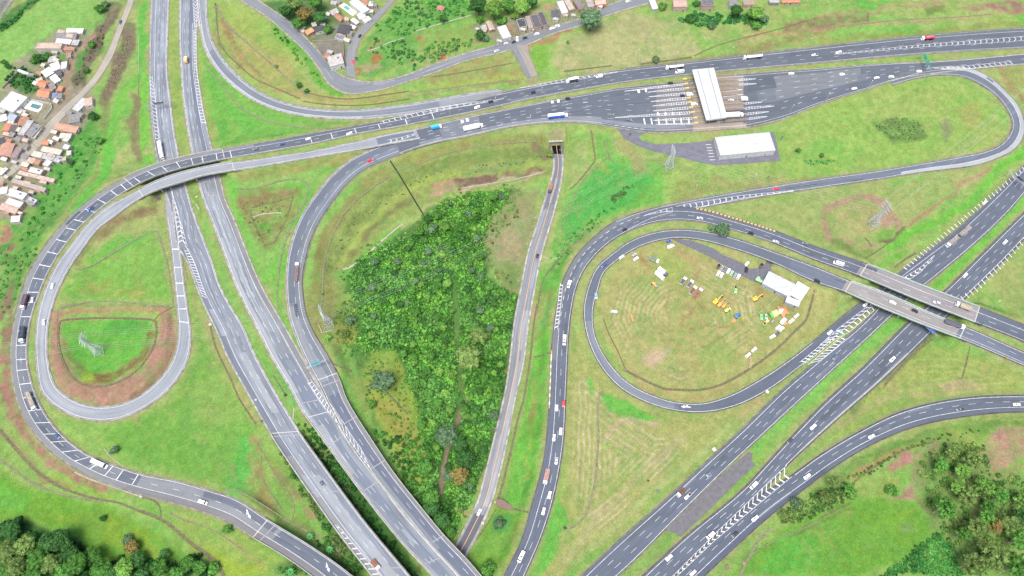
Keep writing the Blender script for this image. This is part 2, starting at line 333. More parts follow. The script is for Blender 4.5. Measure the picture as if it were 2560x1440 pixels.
# keep the ground below every road surface it passes
for rd in ROADS.values():
 for i in range(rd['n'] - 1):
  a,b = rd['C'][i],rd['C'][i + 1]
  rad = max(rd['hw'][i],rd['hw'][i + 1]) + 2
  i0,i1 = np.searchsorted(GX,(min(a[0],b[0]) - rad,max(a[0],b[0]) + rad));j0,j1 = np.searchsorted(GY,(min(a[1],b[1]) - rad,max(a[1],b[1]) + rad))
  if i1 <= i0 or j1 <= j0: continue
  x = XX[i0:i1,j0:j1];y = YY[i0:i1,j0:j1];tx,ty = b[0] - a[0],b[1] - a[1];l2 = tx * tx + ty * ty
  t = np.clip(((x - a[0]) * tx + (y - a[1]) * ty) / l2,0,1)
  d = np.hypot(x - a[0] - t * tx,y - a[1] - t * ty)
  e = rd['R'][i] - rd['L'][i];hp = abs(e[0] * -ty + e[1] * tx) / math.sqrt(l2) / 2
  cut = (d < hp + 1.2)
  lim = a[2] + t * (b[2] - a[2]) - (1.4 if rd['br'][i] else .22)
  zz = ZZ[i0:i1,j0:j1];ZZ[i0:i1,j0:j1] = np.where(cut,np.minimum(zz,lim),zz)
PADS = dict(
service=([(1540,317),(1570,322),(1612,331),(1597,341),(1604,351),(1640,361),(1726,357),(1777,352),(1787,350),(1935,330),(1951,401),(1870,408),(1787,413),(1730,401),(1690,390),(1640,380),(1590,362),(1560,345)],3.75),
yard=([(1676,594),(1731,600),(1761,613),(1786,622),(1806,637),(1856,657),(1873,672),(1898,670),(1918,652),(1933,657),(1928,675),(1912,702),(1890,706),(1848,686),(1791,651),(1766,637),(1721,617),(1696,607)],2.4),
median=([(1871,1130),(1882,1135),(1878,1150),(1889,1162),(1836,1212),(1770,1278),(1701,1342),(1690,1334),(1663,1326),(1676,1310),(1736,1247)],-.02))
for _pts,_z in PADS.values():
 _u,_v = proj(np.stack([XX,YY,np.full(XX.shape,_z)],-1))
 _xs = [q[0] for q in _pts];_ys = [q[1] for q in _pts]
 _k = np.nonzero((_u > min(_xs) - 20) & (_u < max(_xs) + 20) & (_v > min(_ys) - 20) & (_v < max(_ys) + 20))
 _d = np.full(_k[0].shape,1e9);_in = np.zeros(_k[0].shape,bool)
 for i in range(len(_pts)):
  ax,ay = _pts[i];bx,by = _pts[(i + 1) % len(_pts)];tx,ty = bx - ax,by - ay
  t = np.clip(((_u[_k] - ax) * tx + (_v[_k] - ay) * ty) / (tx * tx + ty * ty),0,1)
  _d = np.minimum(_d,np.hypot(_u[_k] - ax - t * tx,_v[_k] - ay - t * ty))
  if ay != by: _in ^= ((ay > _v[_k]) != (by > _v[_k])) & (_u[_k] < tx * (_v[_k] - ay) / ty + ax)
 _w = np.where(_in,1,np.clip(1 - (_d - 5) / 12,0,1)) * (1 - np.clip(1 - (EDGE[_k] - .5) / 2,0,1))
 ZZ[_k] = np.where(_in,np.minimum(ZZ[_k] * (1 - _w) + (_z - .2) * _w,_z - .15),ZZ[_k] * (1 - _w) + (_z - .2) * _w)
_q = up3(1390,355,2.0)          # earth over the underpass
_k = (np.abs(XX - _q[0]) < 9) & (YY > _q[1] + .9) & (YY < _q[1] + 17) & (EDGE > -6)
ZZ[_k] = np.maximum(ZZ[_k],np.minimum(2.25 + (YY[_k] - _q[1]) * .14,3.65))
def ground_z(x,y):
 i = np.clip(np.searchsorted(GX,x) - 1,0,len(GX) - 2);j = np.clip(np.searchsorted(GY,y) - 1,0,len(GY) - 2)
 fx = (x - GX[i]) / (GX[i + 1] - GX[i]);fy = (y - GY[j]) / (GY[j + 1] - GY[j])
 return (ZZ[i,j] * (1 - fx) + ZZ[i + 1,j] * fx) * (1 - fy) + (ZZ[i,j + 1] * (1 - fx) + ZZ[i + 1,j + 1] * fx) * fy
def gp(u,v,dz=0.0):
 """photo pixel -> point on the terrain (plus dz)"""
 z = np.zeros(np.shape(u))
 for _ in range(6):
  p = up3(u,v,z + dz);z = ground_z(p[...,0],p[...,1])
 return up3(u,v,z + dz)

# ------------------------------------------------------------------ ground sheet, its cover painted as real patches of grass, scrub, soil and hay, plus a painted haze gradient
GU,GV = proj(np.stack([XX,YY,ZZ],-1))
n1 = fbm(XX / 14,YY / 14,11,4);n2 = fbm(XX / 14,YY / 14,23,4);n3 = fbm(XX / 5,YY / 5,31,3);n4 = fbm(XX / 60,YY / 60,41,3)
WU = GU + (n1 - .5) * 26 + (n3 - .5) * 8;WV = GV + (n2 - .5) * 26 + (fbm(XX / 5,YY / 5,77,3) - .5) * 8
def mixc(a,b,t): return a * (1 - t[...,None]) + b * t[...,None]
G1 = lin((168,206,98));G2 = lin((134,208,84));G3 = lin((186,198,116));G4 = lin((154,196,88))
GC = np.empty(XX.shape + (3,));GC[:] = G1
t = np.clip((n4 - .42) * 6,0,1);GC = mixc(GC,G2,t * .6)
n5 = fbm(XX / 30,YY / 30,61,4);n6 = fbm(XX / 3.2,YY / 3.2,71,3)
t = np.clip((n1 - .48) * 5,0,1);GC = mixc(GC,G3,t * .6)
t = np.clip((n5 - .5) * 6,0,1);GC = mixc(GC,lin((196,196,124)),t * .5)
t = np.clip((n3 - .52) * 5,0,1);GC = mixc(GC,G4,t * .35)
t = np.clip((GV - 620) / 700,0,1);GC = mixc(GC,lin((126,194,62)),t * .55)  # richer green on the near side, painting distance haze into the grass colour
_uu = GU.ravel();_vv = GV.ravel()
def _box(x0,x1,y0,y1):
 m = np.nonzero((GU > x0) & (GU < x1) & (GV > y0) & (GV < y1));return m
def segd(u,v,pts,closed=False):
 d = np.full(u.shape,1e9);k = len(pts)
 for i in range(k if closed else k - 1):
  ax,ay = pts[i];bx,by = pts[(i + 1) % k]
  tx,ty = bx - ax,by - ay;l2 = tx * tx + ty * ty + 1e-9
  t = np.clip(((u - ax) * tx + (v - ay) * ty) / l2,0,1)
  d = np.minimum(d,np.hypot(u - ax - t * tx,v - ay - t * ty))
 return d
def inside(u,v,pts):
 c = np.zeros(u.shape,bool);k = len(pts)
 for i in range(k):
  ax,ay = pts[i];bx,by = pts[(i + 1) % k]
  if ay == by: continue
  c ^= ((ay > v) != (by > v)) & (u < (bx - ax) * (v - ay) / (by - ay) + ax)
 return c
def curve(pts,st=6.0):
 """smooth polyline through photo points"""
 p = np.array(pts,float);o = []
 for i in range(len(p) - 1):
  a = p[max(i - 1,0)];b = p[i];c = p[i + 1];d = p[min(i + 2,len(p) - 1)]
  n = max(2,int(np.hypot(*(c - b)) / st))
  for k in range(n):
   t = k / n
   o.append(.5 * (2 * b + (c - a) * t + (2 * a - 5 * b + 4 * c - d) * t * t + (3 * b - a - 3 * c + d) * t ** 3))
 o.append(p[-1]);return [tuple(q) for q in o]
def patch(pts,col,fe=8,k=1.0,warp=True,spot=0.0):
 xs = [p[0] for p in pts];ys = [p[1] for p in pts];pad = fe + 30
 m = _box(min(xs) - pad,max(xs) + pad,min(ys) - pad,max(ys) + pad)
 if not len(m[0]): return
 u,v = (WU[m],WV[m]) if warp else (GU[m],GV[m])
 d = segd(u,v,pts,True);d = np.where(inside(u,v,pts),d,-d)
 w = np.clip(d / fe + .5,0,1) * k
 if spot: w = w * np.clip(1 + spot * (n3[m] - .55) * 6,0,1.3);w = np.minimum(w,1)
 GC[m] = mixc(GC[m],lin(col),w)
def stroke(pts,width,col,k=1.0,fe=4,warp=True,spot=0.0,sm=True):
 if sm: pts = curve(pts)
 xs = [p[0] for p in pts];ys = [p[1] for p in pts];pad = width + fe + 30
 m = _box(min(xs) - pad,max(xs) + pad,min(ys) - pad,max(ys) + pad)
 if not len(m[0]): return
 u,v = (WU[m],WV[m]) if warp else (GU[m],GV[m])
 d = segd(u,v,pts)
 w = np.clip((width / 2 - d) / fe + .5,0,1) * k
 if spot: w = np.minimum(w * np.clip(1 + spot * (n3[m] - .55) * 6,0,1.3),1)
 GC[m] = mixc(GC[m],lin(col),w)
def mow(pts,period,col,k=.6,seed=3,fe=10):
 """mower windrows: contour lines running round a field"""
 xs = [p[0] for p in pts];ys = [p[1] for p in pts]
 m = _box(min(xs),max(xs),min(ys),max(ys))
 u = GU[m] + (n1[m] - .5) * 10;v = GV[m] + (n2[m] - .5) * 10
 ins = inside(u,v,pts);d = segd(u,v,pts,True)
 w = np.clip(np.sin(d / period * 2 * math.pi) * 2.2 - .7,0,1) * ins * np.clip(d / fe,0,1)
 w = w * np.clip((fbm(XX[m] / 30,YY[m] / 30,seed,3) - .36) * 5,0,1) * k
 GC[m] = mixc(GC[m],lin(col),w)
def weather():
 global GC
 t = np.clip((n6 - .5) * 4,-1,1)[...,None];GC = GC * (1 + .13 * t * np.array([1.0,.8,1.0]))
 t = np.clip((n3 - .55) * 5,0,1) * np.clip((n5 - .4) * 4,0,1);GC = mixc(GC,lin((190,182,116)),t * .3)
 t = np.clip((fbm(XX / 9,YY / 9,91,3) - .55) * 6,0,1);GC = mixc(GC,lin((112,186,74)),t * .3)
BR,SC1,PK,TAN,DK,YG,BRT,OL,DIRT,HAY = (128,208,72),(148,134,100),(208,156,136),(196,186,132),(84,146,66),(172,202,66),(100,208,62),(162,168,98),(196,168,142),(208,194,146)
# verges: dry strip beside every road
e = EDGE + (n3 - .5) * 2.4
w = np.clip(1 - (e - 1.4) / 1.6,0,1) * .6;GC = mixc(GC,lin((190,184,128)),w)
w = np.clip(1 - (e - .5) / .7,0,1) * .4;GC = mixc(GC,lin((176,160,132)),w)
# --- top left fields and the village slope
patch([(0,75),(95,0),(300,0),(262,70),(235,82),(220,75),(160,75),(120,105),(90,110),(80,150),(0,225)],(146,212,92),10,.8)
patch([(30,130),(110,60),(220,20),(240,60),(120,100),(60,190)],(160,214,104),40,.5)
patch([(0,0),(38,0),(0,55)],(150,150,158),4,1,False);stroke([(28,0),(18,14),(0,44)],6,(206,190,170),.8,3,False)
stroke([(0,68),(28,50),(50,28),(85,4)],24,(76,140,70),.9,8)
stroke([(285,15),(272,50),(248,85),(232,130),(205,170),(195,215)],32,(136,126,106),.95,8)
stroke([(262,60),(240,120),(215,150)],18,(146,130,108),.8,8)
stroke([(326,70),(315,120),(292,165),(275,215),(262,255)],36,(150,132,110),.95,8)
stroke([(262,255),(262,300),(268,330)],24,(150,150,96),.7,12)
stroke([(342,250),(334,300),(340,350),(350,400)],24,(158,146,104),.9,8)
stroke([(356,20),(356,90),(352,175)],18,BRT,.9,7)
stroke([(342,195),(318,230),(292,290),(268,350),(262,420)],24,(124,212,66),.9,10)
stroke([(366,200),(362,300),(368,400)],22,(128,214,64),.9,8)
stroke([(276,390),(262,430),(225,485),(190,525)],30,(104,212,60),.85,10)
patch([(222,260),(250,330),(240,400),(205,460),(150,540),(95,600),(40,650),(0,660),(0,610),(30,540),(95,480),(140,400),(190,330)],(88,176,66),14,.9,spot=.3)
patch([(120,470),(180,400),(215,370),(200,440),(120,540)],(104,188,72),20,.6)
stroke([(244,400),(230,450),(190,500),(130,590),(82,640)],7,(170,176,104),.8,4)
patch([(0,655),(70,600),(85,640),(40,760),(0,800)],(104,172,72),14,.8,spot=.4)
patch([(0,770),(18,740),(40,700),(24,860),(26,940),(60,1060),(40,1070),(0,1000)],(168,138,112),10,.9,spot=.5)
stroke([(8,870),(14,960),(40,1050),(80,1110),(130,1158),(190,1196),(262,1226)],24,(190,142,120),.9,8,spot=.3)
stroke([(0,1085),(40,1115),(100,1180),(170,1225)],16,(176,156,104),.8,7,spot=.4)
stroke([(120,1185),(190,1225),(280,1245)],8,YG,.7,6)
patch([(0,560),(0,1440)],BR,4,0)
# village yards
patch([(0,225),(40,160),(95,110),(150,75),(225,78),(240,85),(215,110),(200,150),(175,200),(240,240),(225,300),(190,345),(140,400),(120,440),(85,490),(50,560),(0,545)],(186,172,150),8,.9)
stroke([(177,240),(166,222),(180,165),(200,125),(218,98),(240,84)],11,(200,160,136),.95,4)
patch([(185,150),(200,130),(225,110),(205,165),(185,185)],(96,170,74),8,.9)
patch([(30,190),(60,175),(105,185),(120,200),(85,240),(40,220)],(84,150,68),8,.9)
patch([(70,130),(110,130),(180,140),(175,150),(125,160),(90,165)],(104,170,78),8,.8)
patch([(0,560),(25,570),(30,590),(10,605),(0,605)],(200,150,122),4,.9);patch([(10,620),(30,605),(38,618),(24,630)],(170,130,110),5,.9)
# --- left loop interior
patch([(150,745),(215,640),(300,590),(390,578),(412,660),(430,750),(300,748)],(134,204,70),10,.8)
patch([(225,650),(300,600),(385,582),(300,640)],(106,204,68),12,.7)
patch([(180,730),(280,690),(300,730),(350,680),(370,745)],(186,178,92),16,.6,spot=.4)
stroke([(255,590),(285,562),(330,540),(385,528)],26,(164,142,100),.95,10,spot=.3)
stroke([(190,655),(225,610),(262,575)],12,(158,156,96),.8,7)
patch([(130,775),(124,845),(127,905),(143,955),(182,993),(238,1010),(300,1006),(368,968),(418,913),(436,866),(441,820),(430,772),(395,775),(395,850),(350,930),(262,962),(200,952),(152,880),(150,800),(160,775)],(202,158,130),6,1)
stroke([(330,985),(390,935),(418,885),(425,790)],18,(162,130,106),.85,6,spot=.3)
stroke([(145,790),(190,778),(260,774),(340,778),(420,782)],10,(208,160,120),.85,5)
stroke([(150,770),(220,762),(330,765),(420,773)],9,(168,166,110),.8,5)
patch([(155,810),(270,796),(375,805),(378,850),(340,900),(270,935),(225,945),(185,910),(160,860)],(112,206,58),8,.9)
patch([(262,805),(370,800),(372,830),(300,842),(262,825)],(92,184,66),12,.7)
stroke([(380,840),(372,870),(335,910),(290,938),(240,950),(205,935)],18,(150,128,76),.9,6,spot=.5)
stroke([(160,850),(175,890),(205,930)],14,(160,150,92),.8,6);patch([(200,930),(225,935),(240,955),(218,960),(205,945)],(168,208,40),6,.9)
stroke([(340,1040),(352,1050),(345,1062)],9,(206,162,132),.8,5);stroke([(370,1080),(385,1095)],6,(200,170,130),.7,5)
# --- fields between the loop and the highway
patch([(480,720),(510,860),(560,960),(640,1060),(600,1200),(520,1205),(300,1140),(250,1080),(420,1020),(490,900)],(122,192,62),24,.8)
patch([(440,980),(560,930),(610,1040),(520,1080)],(168,200,96),24,.5);stroke([(620,1110),(600,1180),(590,1220)],50,(90,206,74),.75,24)
stroke([(580,1160),(590,1200)],8,(190,180,120),.7,6)
stroke([(525,810),(545,870),(590,960),(640,1050)],12,(196,184,116),.85,6)
stroke([(640,1100),(640,1170),(660,1240),(700,1290)],34,(176,166,98),.8,14,spot=.4);stroke([(668,1130),(690,1200),(725,1260),(735,1300)],18,(164,190,84),.7,8)
stroke([(690,1170),(730,1230),(780,1290)],26,(178,158,106),.8,12,spot=.5);patch([(690,1300),(760,1290),(800,1350),(830,1400),(780,1370)],(140,160,84),12,.8,spot=.4)
patch([(810,1385),(850,1375),(880,1430),(860,1440),(835,1420)],(140,108,88),8,.9)
patch([(560,1250),(640,1290),(690,1310),(650,1280)],(176,190,98),10,.6)
# --- triangle between highway and ramp
patch([(590,490),(640,470),(745,460),(752,500),(700,600),(668,620),(640,610),(605,560)],(158,164,92),10,.8,spot=.25)
patch([(600,500),(640,485),(740,478),(735,492),(690,500),(610,520)],(170,146,98),10,.8,spot=.3)
stroke([(600,440),(700,425),(800,410),(880,390)],26,(176,172,96),.8,12);stroke([(720,460),(768,470),(765,500),(730,560)],16,(118,206,68),.8,8)
patch([(560,455),(590,450),(610,580),(650,690),(690,640),(700,720),(660,720),(620,640),(590,560)],(120,210,66),12,.8)
patch([(640,560),(690,560),(680,580),(650,585)],(110,190,66),8,.7)
stroke([(712,640),(698,720),(706,790),(740,860)],18,(122,212,60),.8,8)
# --- terraces west of the thicket
T1 = [(1360,350),(1240,352),(1130,372),(1010,412),(920,462),(850,540),(810,610),(790,690),(790,760),(800,830)]
patch([(1385,345),(1240,330),(1130,345),(1000,395),(900,450),(830,530),(785,620),(765,720),(775,800),(840,900),(860,850),(870,680),(990,560),(1060,520),(1130,480),(1370,445)],(164,184,92),8,.85)
stroke(T1,26,(166,168,90),.8,8,spot=.3)
stroke([(1370,385),(1240,388),(1130,408),(1030,440),(950,490),(880,560),(845,620),(822,690),(815,770)],30,(140,164,80),.8,8,spot=.4)
stroke([(1368,412),(1240,418),(1130,440),(1040,470),(960,520),(895,590),(860,650)],12,(176,202,84),.9,5)
stroke([(1040,490),(970,540),(905,600),(870,645)],16,(150,152,88),.8,7,spot=.4)
stroke([(1080,470),(1140,458),(1080,487)],10,(214,164,140),.8,5)
stroke([(1078,488),(1110,480),(1155,472)],8,(220,176,150),.9,4)
patch([(1138,455),(1240,432),(1246,452),(1150,468)],(150,116,104),4,.95);patch([(1250,440),(1345,415),(1358,425),(1340,440),(1255,452)],(164,128,108),6,.9,spot=.4)
stroke([(1342,365),(1360,390)],22,(158,130,104),.85,8);stroke([(1300,410),(1180,430),(1160,436)],10,(140,168,112),.8,6)
stroke([(1355,430),(1270,450),(1200,462),(1160,470)],6,(222,196,170),.8,3)
patch([(845,680),(875,660),(960,590),(1005,565),(1020,600),(900,700),(870,760)],(116,204,66),12,.8)
stroke([(820,700),(830,760),(800,830)],26,(168,172,92),.8,10)
# --- thicket floor and clearings
patch([(1030,560),(1110,500),(1200,480),(1300,470),(1310,500),(1240,600),(1215,700),(1300,740),(1290,900),(1250,1080),(1200,1200),(1120,1330),(1060,1290),(1000,1150),(930,1050),(890,920),(850,800),(860,700),(960,620)],(86,140,62),10,.9)
patch([(1215,560),(1290,480),(1345,470),(1340,560),(1310,700),(1290,740),(1225,690),(1200,620)],(168,172,110),12,.9,spot=.2)
patch([(1230,600),(1300,560),(1320,600),(1300,660),(1240,650)],(192,176,132),20,.7);patch([(1250,670),(1290,650),(1300,720),(1250,730)],(140,168,88),12,.8)
patch([(1290,500),(1330,490),(1320,560),(1300,560)],(178,176,120),10,.7);patch([(1205,520),(1250,490),(1300,500),(1240,540)],(150,176,92),10,.7)
patch([(850,735),(910,740),(915,780),(870,800),(840,780)],(156,196,76),10,.9);patch([(845,800),(890,805),(900,840),(870,870),(845,850)],(178,176,76),10,.85)
patch([(900,930),(930,880),(985,870),(1010,920),(1050,1000),(1060,1080),(1070,1180),(1050,1220),(1010,1180),(960,1090),(920,1010)],(170,196,70),12,.9);patch([(930,990),(1000,1000),(1040,1080),(1050,1130),(1000,1120)],(178,174,76),16,.8)
patch([(860,935),(900,940),(930,1030),(910,1040)],(160,176,88),12,.7)
stroke([(1165,985),(1150,1050),(1128,1110),(1110,1170),(1105,1200),(1100,1240)],8,(172,140,116),.9,4)
stroke([(1050,1420),(1030,1440)],14,(150,124,100),.9,5)
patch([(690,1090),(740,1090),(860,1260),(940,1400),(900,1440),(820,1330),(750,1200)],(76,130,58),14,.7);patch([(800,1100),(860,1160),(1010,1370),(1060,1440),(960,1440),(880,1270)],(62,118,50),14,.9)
stroke([(830,1180),(870,1230),(900,1280)],12,(150,120,108),.7,6);stroke([(1150,1275),(1160,1282)],16,(206,160,130),.8,6)
# --- strips right of the low road
patch([(1415,340),(1470,330),(1475,420),(1420,480),(1395,560),(1380,640),(1400,640),(1480,560),(1520,545),(1660,500),(1660,420),(1560,390),(1520,340)],(120,206,72),12,.8)
patch([(1490,420),(1540,400),(1600,430),(1640,460),(1580,510),(1480,545),(1420,600),(1400,560),(1440,480)],(92,200,78),14,.97);stroke([(1560,350),(1590,400),(1600,430)],26,(188,176,116),.7,14,spot=.3)
stroke([(1480,350),(1490,400),(1520,430)],14,(176,192,92),.7,8)
patch([(1350,690),(1390,640),(1430,600),(1410,650),(1395,720),(1388,770),(1345,760)],(112,206,66),8,.8)
patch([(1335,740),(1385,720),(1378,830),(1330,860)],(170,184,96),10,.7);stroke([(1335,770),(1330,785)],12,(220,170,150),.9,5);stroke([(1372,760),(1362,800),(1352,815)],12,(106,200,90),.8,6)
patch([(1345,815),(1375,820),(1370,940),(1362,1060),(1340,1180),(1290,1270),(1255,1265),(1290,1130),(1325,960)],(112,208,54),10,.85);stroke([(1340,960),(1330,1080),(1318,1180)],10,(168,180,80),.7,8,spot=.4);patch([(1310,1060),(1345,1000),(1340,1070),(1310,1100)],(140,140,72),10,.6,spot=.4)
patch([(1240,1270),(1318,1285),(1280,1370),(1220,1440),(1160,1420)],(132,196,52),12,.8);patch([(1230,1290),(1285,1290),(1280,1330),(1235,1330)],(84,176,78),12,.8)
stroke([(1310,1290),(1290,1350),(1250,1430)],10,(190,190,104),.6,6)
# --- service area and teardrop field
patch([(1960,200),(2250,200),(2400,200),(2480,260),(2510,330),(2480,365),(2300,405),(2000,440),(1950,410),(1945,330),(1960,280)],(170,208,88),12,.6)
patch([(2180,300),(2230,290),(2290,300),(2320,330),(2300,350),(2230,355),(2205,330)],(120,156,84),12,.85,spot=.4);patch([(2350,310),(2370,300),(2385,330),(2360,360),(2350,340)],(160,160,124),10,.7)
patch([(2390,270),(2440,260),(2460,300),(2420,320)],(190,184,104),14,.6);patch([(2050,340),(2110,350),(2100,400),(1990,390)],(128,206,80),16,.6)
stroke([(2490,290),(2440,340),(2390,390)],8,(190,206,140),.6,5);stroke([(2510,175),(2530,215),(2556,250)],18,(192,156,118),.8,8);patch([(2500,170),(2560,170),(2560,215),(2530,215)],(176,178,98),10,.7)
patch([(1690,440),(1760,460),(1830,470),(1780,480),(1680,500)],(170,178,96),12,.7);stroke([(1780,450),(1850,460),(1960,440)],14,(186,172,112),.7,10,spot=.4)
stroke([(1560,360),(1680,410),(1760,440)],10,(180,190,110),.5,8);stroke([(1630,530),(1760,485),(1900,465),(2050,440)],12,(178,168,104),.7,7)
# --- loop with the depot: mown hay
LOOP = [(1520,700),(1560,640),(1640,610),(1710,602),(1830,630),(1930,665),(2030,715),(2090,735),(2090,780),(2040,835),(1900,935),(1830,975),(1750,1000),(1680,995),(1600,965),(1530,900),(1495,830),(1495,760)]
patch(LOOP,(194,196,112),10,.9);patch([(1530,720),(1600,650),(1700,620),(1790,660),(1900,700),(1960,760),(1980,800),(1890,880),(1780,940),(1680,960),(1600,920),(1540,860)],(198,188,116),30,.5,spot=.3)
INNER = [(1540,720),(1600,650),(1700,620),(1790,670),(1890,720),(1900,780),(1960,800),(1940,850),(1880,880),(1800,935),(1700,962),(1610,930),(1550,870),(1520,800)]
mow(INNER,11,(230,214,164),.75,3);mow(INNER,23,(150,188,84),.5,9)
patch([(1600,900),(1640,880),(1680,875),(1670,900),(1630,920),(1605,915)],(224,196,160),14,.85);patch([(1640,620),(1720,650),(1700,720),(1620,700)],(172,200,90),24,.6);patch([(1730,870),(1830,850),(1850,900),(1760,940)],(158,196,88),26,.5)
stroke([(1700,620),(1730,650),(1745,680),(1740,700)],12,(206,170,120),.7,8,spot=.3);stroke([(1740,760),(1715,790),(1700,810),(1730,818),(1790,815),(1830,812)],5,(196,150,104),.8,3)
stroke([(1668,740),(1660,760),(1668,780)],5,(196,150,104),.7,3);stroke([(1596,636),(1625,670)],7,(196,156,104),.7,4);stroke([(1745,745),(1775,775)],6,(190,140,96),.7,4)
stroke([(1860,670),(1800,660),(1830,640)],16,(200,184,130),.7,10)
stroke([(1570,925),(1620,965),(1690,990),(1760,990),(1850,960)],12,(194,172,110),.7,6,spot=.3);stroke([(2090,740),(2070,800),(1990,850),(1900,920)],16,(180,182,98),.6,8)
patch([(1955,745),(1985,770),(1960,790),(1930,770)],(176,170,104),8,.6);patch([(1880,720),(1905,715),(1925,735),(1900,740)],(196,160,112),8,.6)
stroke([(1500,640),(1570,600),(1660,565),(1760,560),(1860,590),(1980,630),(2050,655)],9,(186,194,112),.7,5)
# --- hay meadow below the loop
MEAD = [(1425,900),(1445,820),(1480,900),(1540,970),(1640,1020),(1750,1045),(1850,1020),(1930,985),(1840,1070),(1700,1190),(1560,1320),(1440,1420),(1400,1440),(1350,1440),(1380,1330),(1420,1180)]
patch(MEAD,(190,194,108),8,.88);mow([(1435,930),(1470,940),(1540,1010),(1640,1080),(1740,1090),(1700,1150),(1560,1290),(1440,1390),(1400,1400),(1430,1200)],13,(234,216,176),.78,13)
mow([(1430,900),(1500,960),(1560,1030),(1680,1080),(1650,1170),(1500,1300),(1420,1380),(1410,1240)],29,(150,190,78),.5,19)
patch([(1495,980),(1530,985),(1600,1020),(1650,1045),(1610,1055),(1560,1050),(1520,1030)],(106,206,62),8,.9);patch([(1468,940),(1480,940),(1490,975),(1475,985)],(112,206,64),6,.85)
patch([(1390,1250),(1412,1270),(1415,1300),(1400,1330),(1398,1380),(1360,1430),(1340,1430),(1370,1330)],(108,206,62),8,.9);stroke([(1640,1060),(1560,1050),(1510,1100)],10,(226,190,160),.7,8)
stroke([(1700,1110),(1610,1180),(1500,1290),(1420,1400)],20,(214,200,150),.5,14,spot=.3);stroke([(1830,1060),(1740,1140),(1600,1260),(1440,1410)],14,(184,208,120),.7,7)
stroke([(1910,992),(1850,1040)],12,(210,190,130),.7,8)
patch([(1400,830),(1440,830),(1432,1000),(1420,1060)],(176,190,104),8,.6)
# --- pylon pad and slope on the right
patch([(1960,500),(2050,475),(2350,440),(2480,420),(2380,480),(2280,560),(2220,600),(2160,640),(2050,610),(1960,570),(1830,535)],(180,194,110),12,.6)
stroke([(2088,605),(2066,570),(2068,530),(2098,508),(2150,495),(2200,510),(2240,545),(2248,560)],18,(200,166,134),.95,6)
patch([(2095,530),(2150,508),(2200,530),(2210,565),(2170,590),(2120,590),(2092,565)],(196,192,120),10,.8);patch([(2200,530),(2232,545),(2238,555),(2215,565),(2190,545)],(216,166,150),6,.8)
stroke([(2100,595),(2150,612),(2190,618)],10,(212,162,140),.8,5,spot=.4);stroke([(2090,605),(2150,630),(2180,635)],16,(140,164,80),.8,8,spot=.4);stroke([(2262,572),(2240,590),(2200,605)],12,(134,128,84),.85,5,spot=.3);patch([(2180,585),(2240,565),(2240,580),(2195,600)],(132,196,64),6,.8)
stroke([(2480,418),(2420,455),(2360,500),(2310,535),(2275,562)],7,(204,156,126),.9,4);stroke([(2560,375),(2500,420),(2440,490),(2370,540),(2280,580),(2230,620)],26,(116,214,50),.85,12)
stroke([(2560,420),(2480,480),(2400,560),(2300,630)],12,(168,190,96),.7,7);stroke([(2180,700),(2230,650),(2260,640)],20,(128,206,66),.8,10)
stroke([(2450,690),(2530,600),(2560,570)],18,(146,190,80),.7,10);patch([(2480,700),(2560,600),(2560,800),(2500,760)],(186,196,110),16,.6)
# --- medians of the right highway
stroke([(1560,1440),(1650,1350),(1700,1300)],28,(150,190,90),.8,8);stroke([(1890,1110),(2000,1010),(2120,905),(2250,790)],30,(128,210,76),.85,10);stroke([(2330,730),(2430,630),(2560,500)],26,(124,214,64),.9,8)
stroke([(1640,1400),(1690,1345)],8,(178,168,110),.7,5)
# --- right lower fields
patch([(2120,980),(2270,870),(2400,870),(2560,930),(2560,985),(2400,990),(2240,1025),(2150,1070),(2080,1090)],(168,190,86),14,.75);patch([(2180,960),(2260,900),(2330,920),(2280,990)],(184,186,100),24,.5,spot=.4)
stroke([(2100,1060),(2180,1010),(2300,985),(2460,970)],14,(204,190,130),.7,8,spot=.3);stroke([(2240,980),(2320,960),(2450,955)],10,(210,194,140),.5,8,spot=.4);stroke([(2360,965),(2400,955),(2440,965)],14,(206,178,140),.7,8)
mow([(2180,980),(2280,880),(2400,880),(2555,940),(2540,975),(2400,985),(2220,1020),(2120,1060)],15,(206,204,124),.5,29)
stroke([(2330,830),(2260,900),(2180,970),(2130,1030)],14,(110,140,84),.7,7,spot=.4)
stroke([(2050,1240),(2130,1175),(2230,1120),(2330,1085),(2450,1062),(2560,1050)],26,(124,168,68),.85,10,spot=.3);stroke([(2100,1160),(2180,1120),(2280,1085),(2400,1060),(2560,1045)],6,(196,200,110),.7,4)
stroke([(2125,1200),(2180,1165),(2250,1130),(2330,1102),(2400,1085)],14,(196,164,104),.85,7,spot=.3)
patch([(2215,1175),(2270,1130),(2315,1130),(2310,1150),(2250,1170),(2225,1180)],(210,150,136),8,.85,spot=.3);patch([(2320,1120),(2345,1110),(2345,1150),(2322,1155)],(204,150,140),6,.85);patch([(2290,1165),(2318,1155),(2318,1190),(2300,1230),(2260,1250),(2240,1240),(2270,1210)],(208,152,140),8,.8,spot=.3)
stroke([(2215,1260),(2250,1240),(2290,1245),(2315,1270)],8,(196,150,124),.8,4)
patch([(2440,1130),(2462,1088),(2510,1072),(2560,1066),(2560,1140),(2530,1160),(2480,1172),(2450,1155)],(210,160,138),8,.9,spot=.25);patch([(2455,1140),(2480,1130),(2490,1165),(2470,1165)],(206,150,136),8,.8);stroke([(2480,1170),(2520,1178),(2560,1170)],8,(204,164,120),.8,5)
patch([(2330,1080),(2400,1060),(2470,1070),(2460,1110),(2380,1130)],(150,196,72),14,.7);patch([(2130,1210),(2230,1180),(2260,1200),(2210,1250),(2150,1240)],(168,190,84),12,.6,spot=.3)
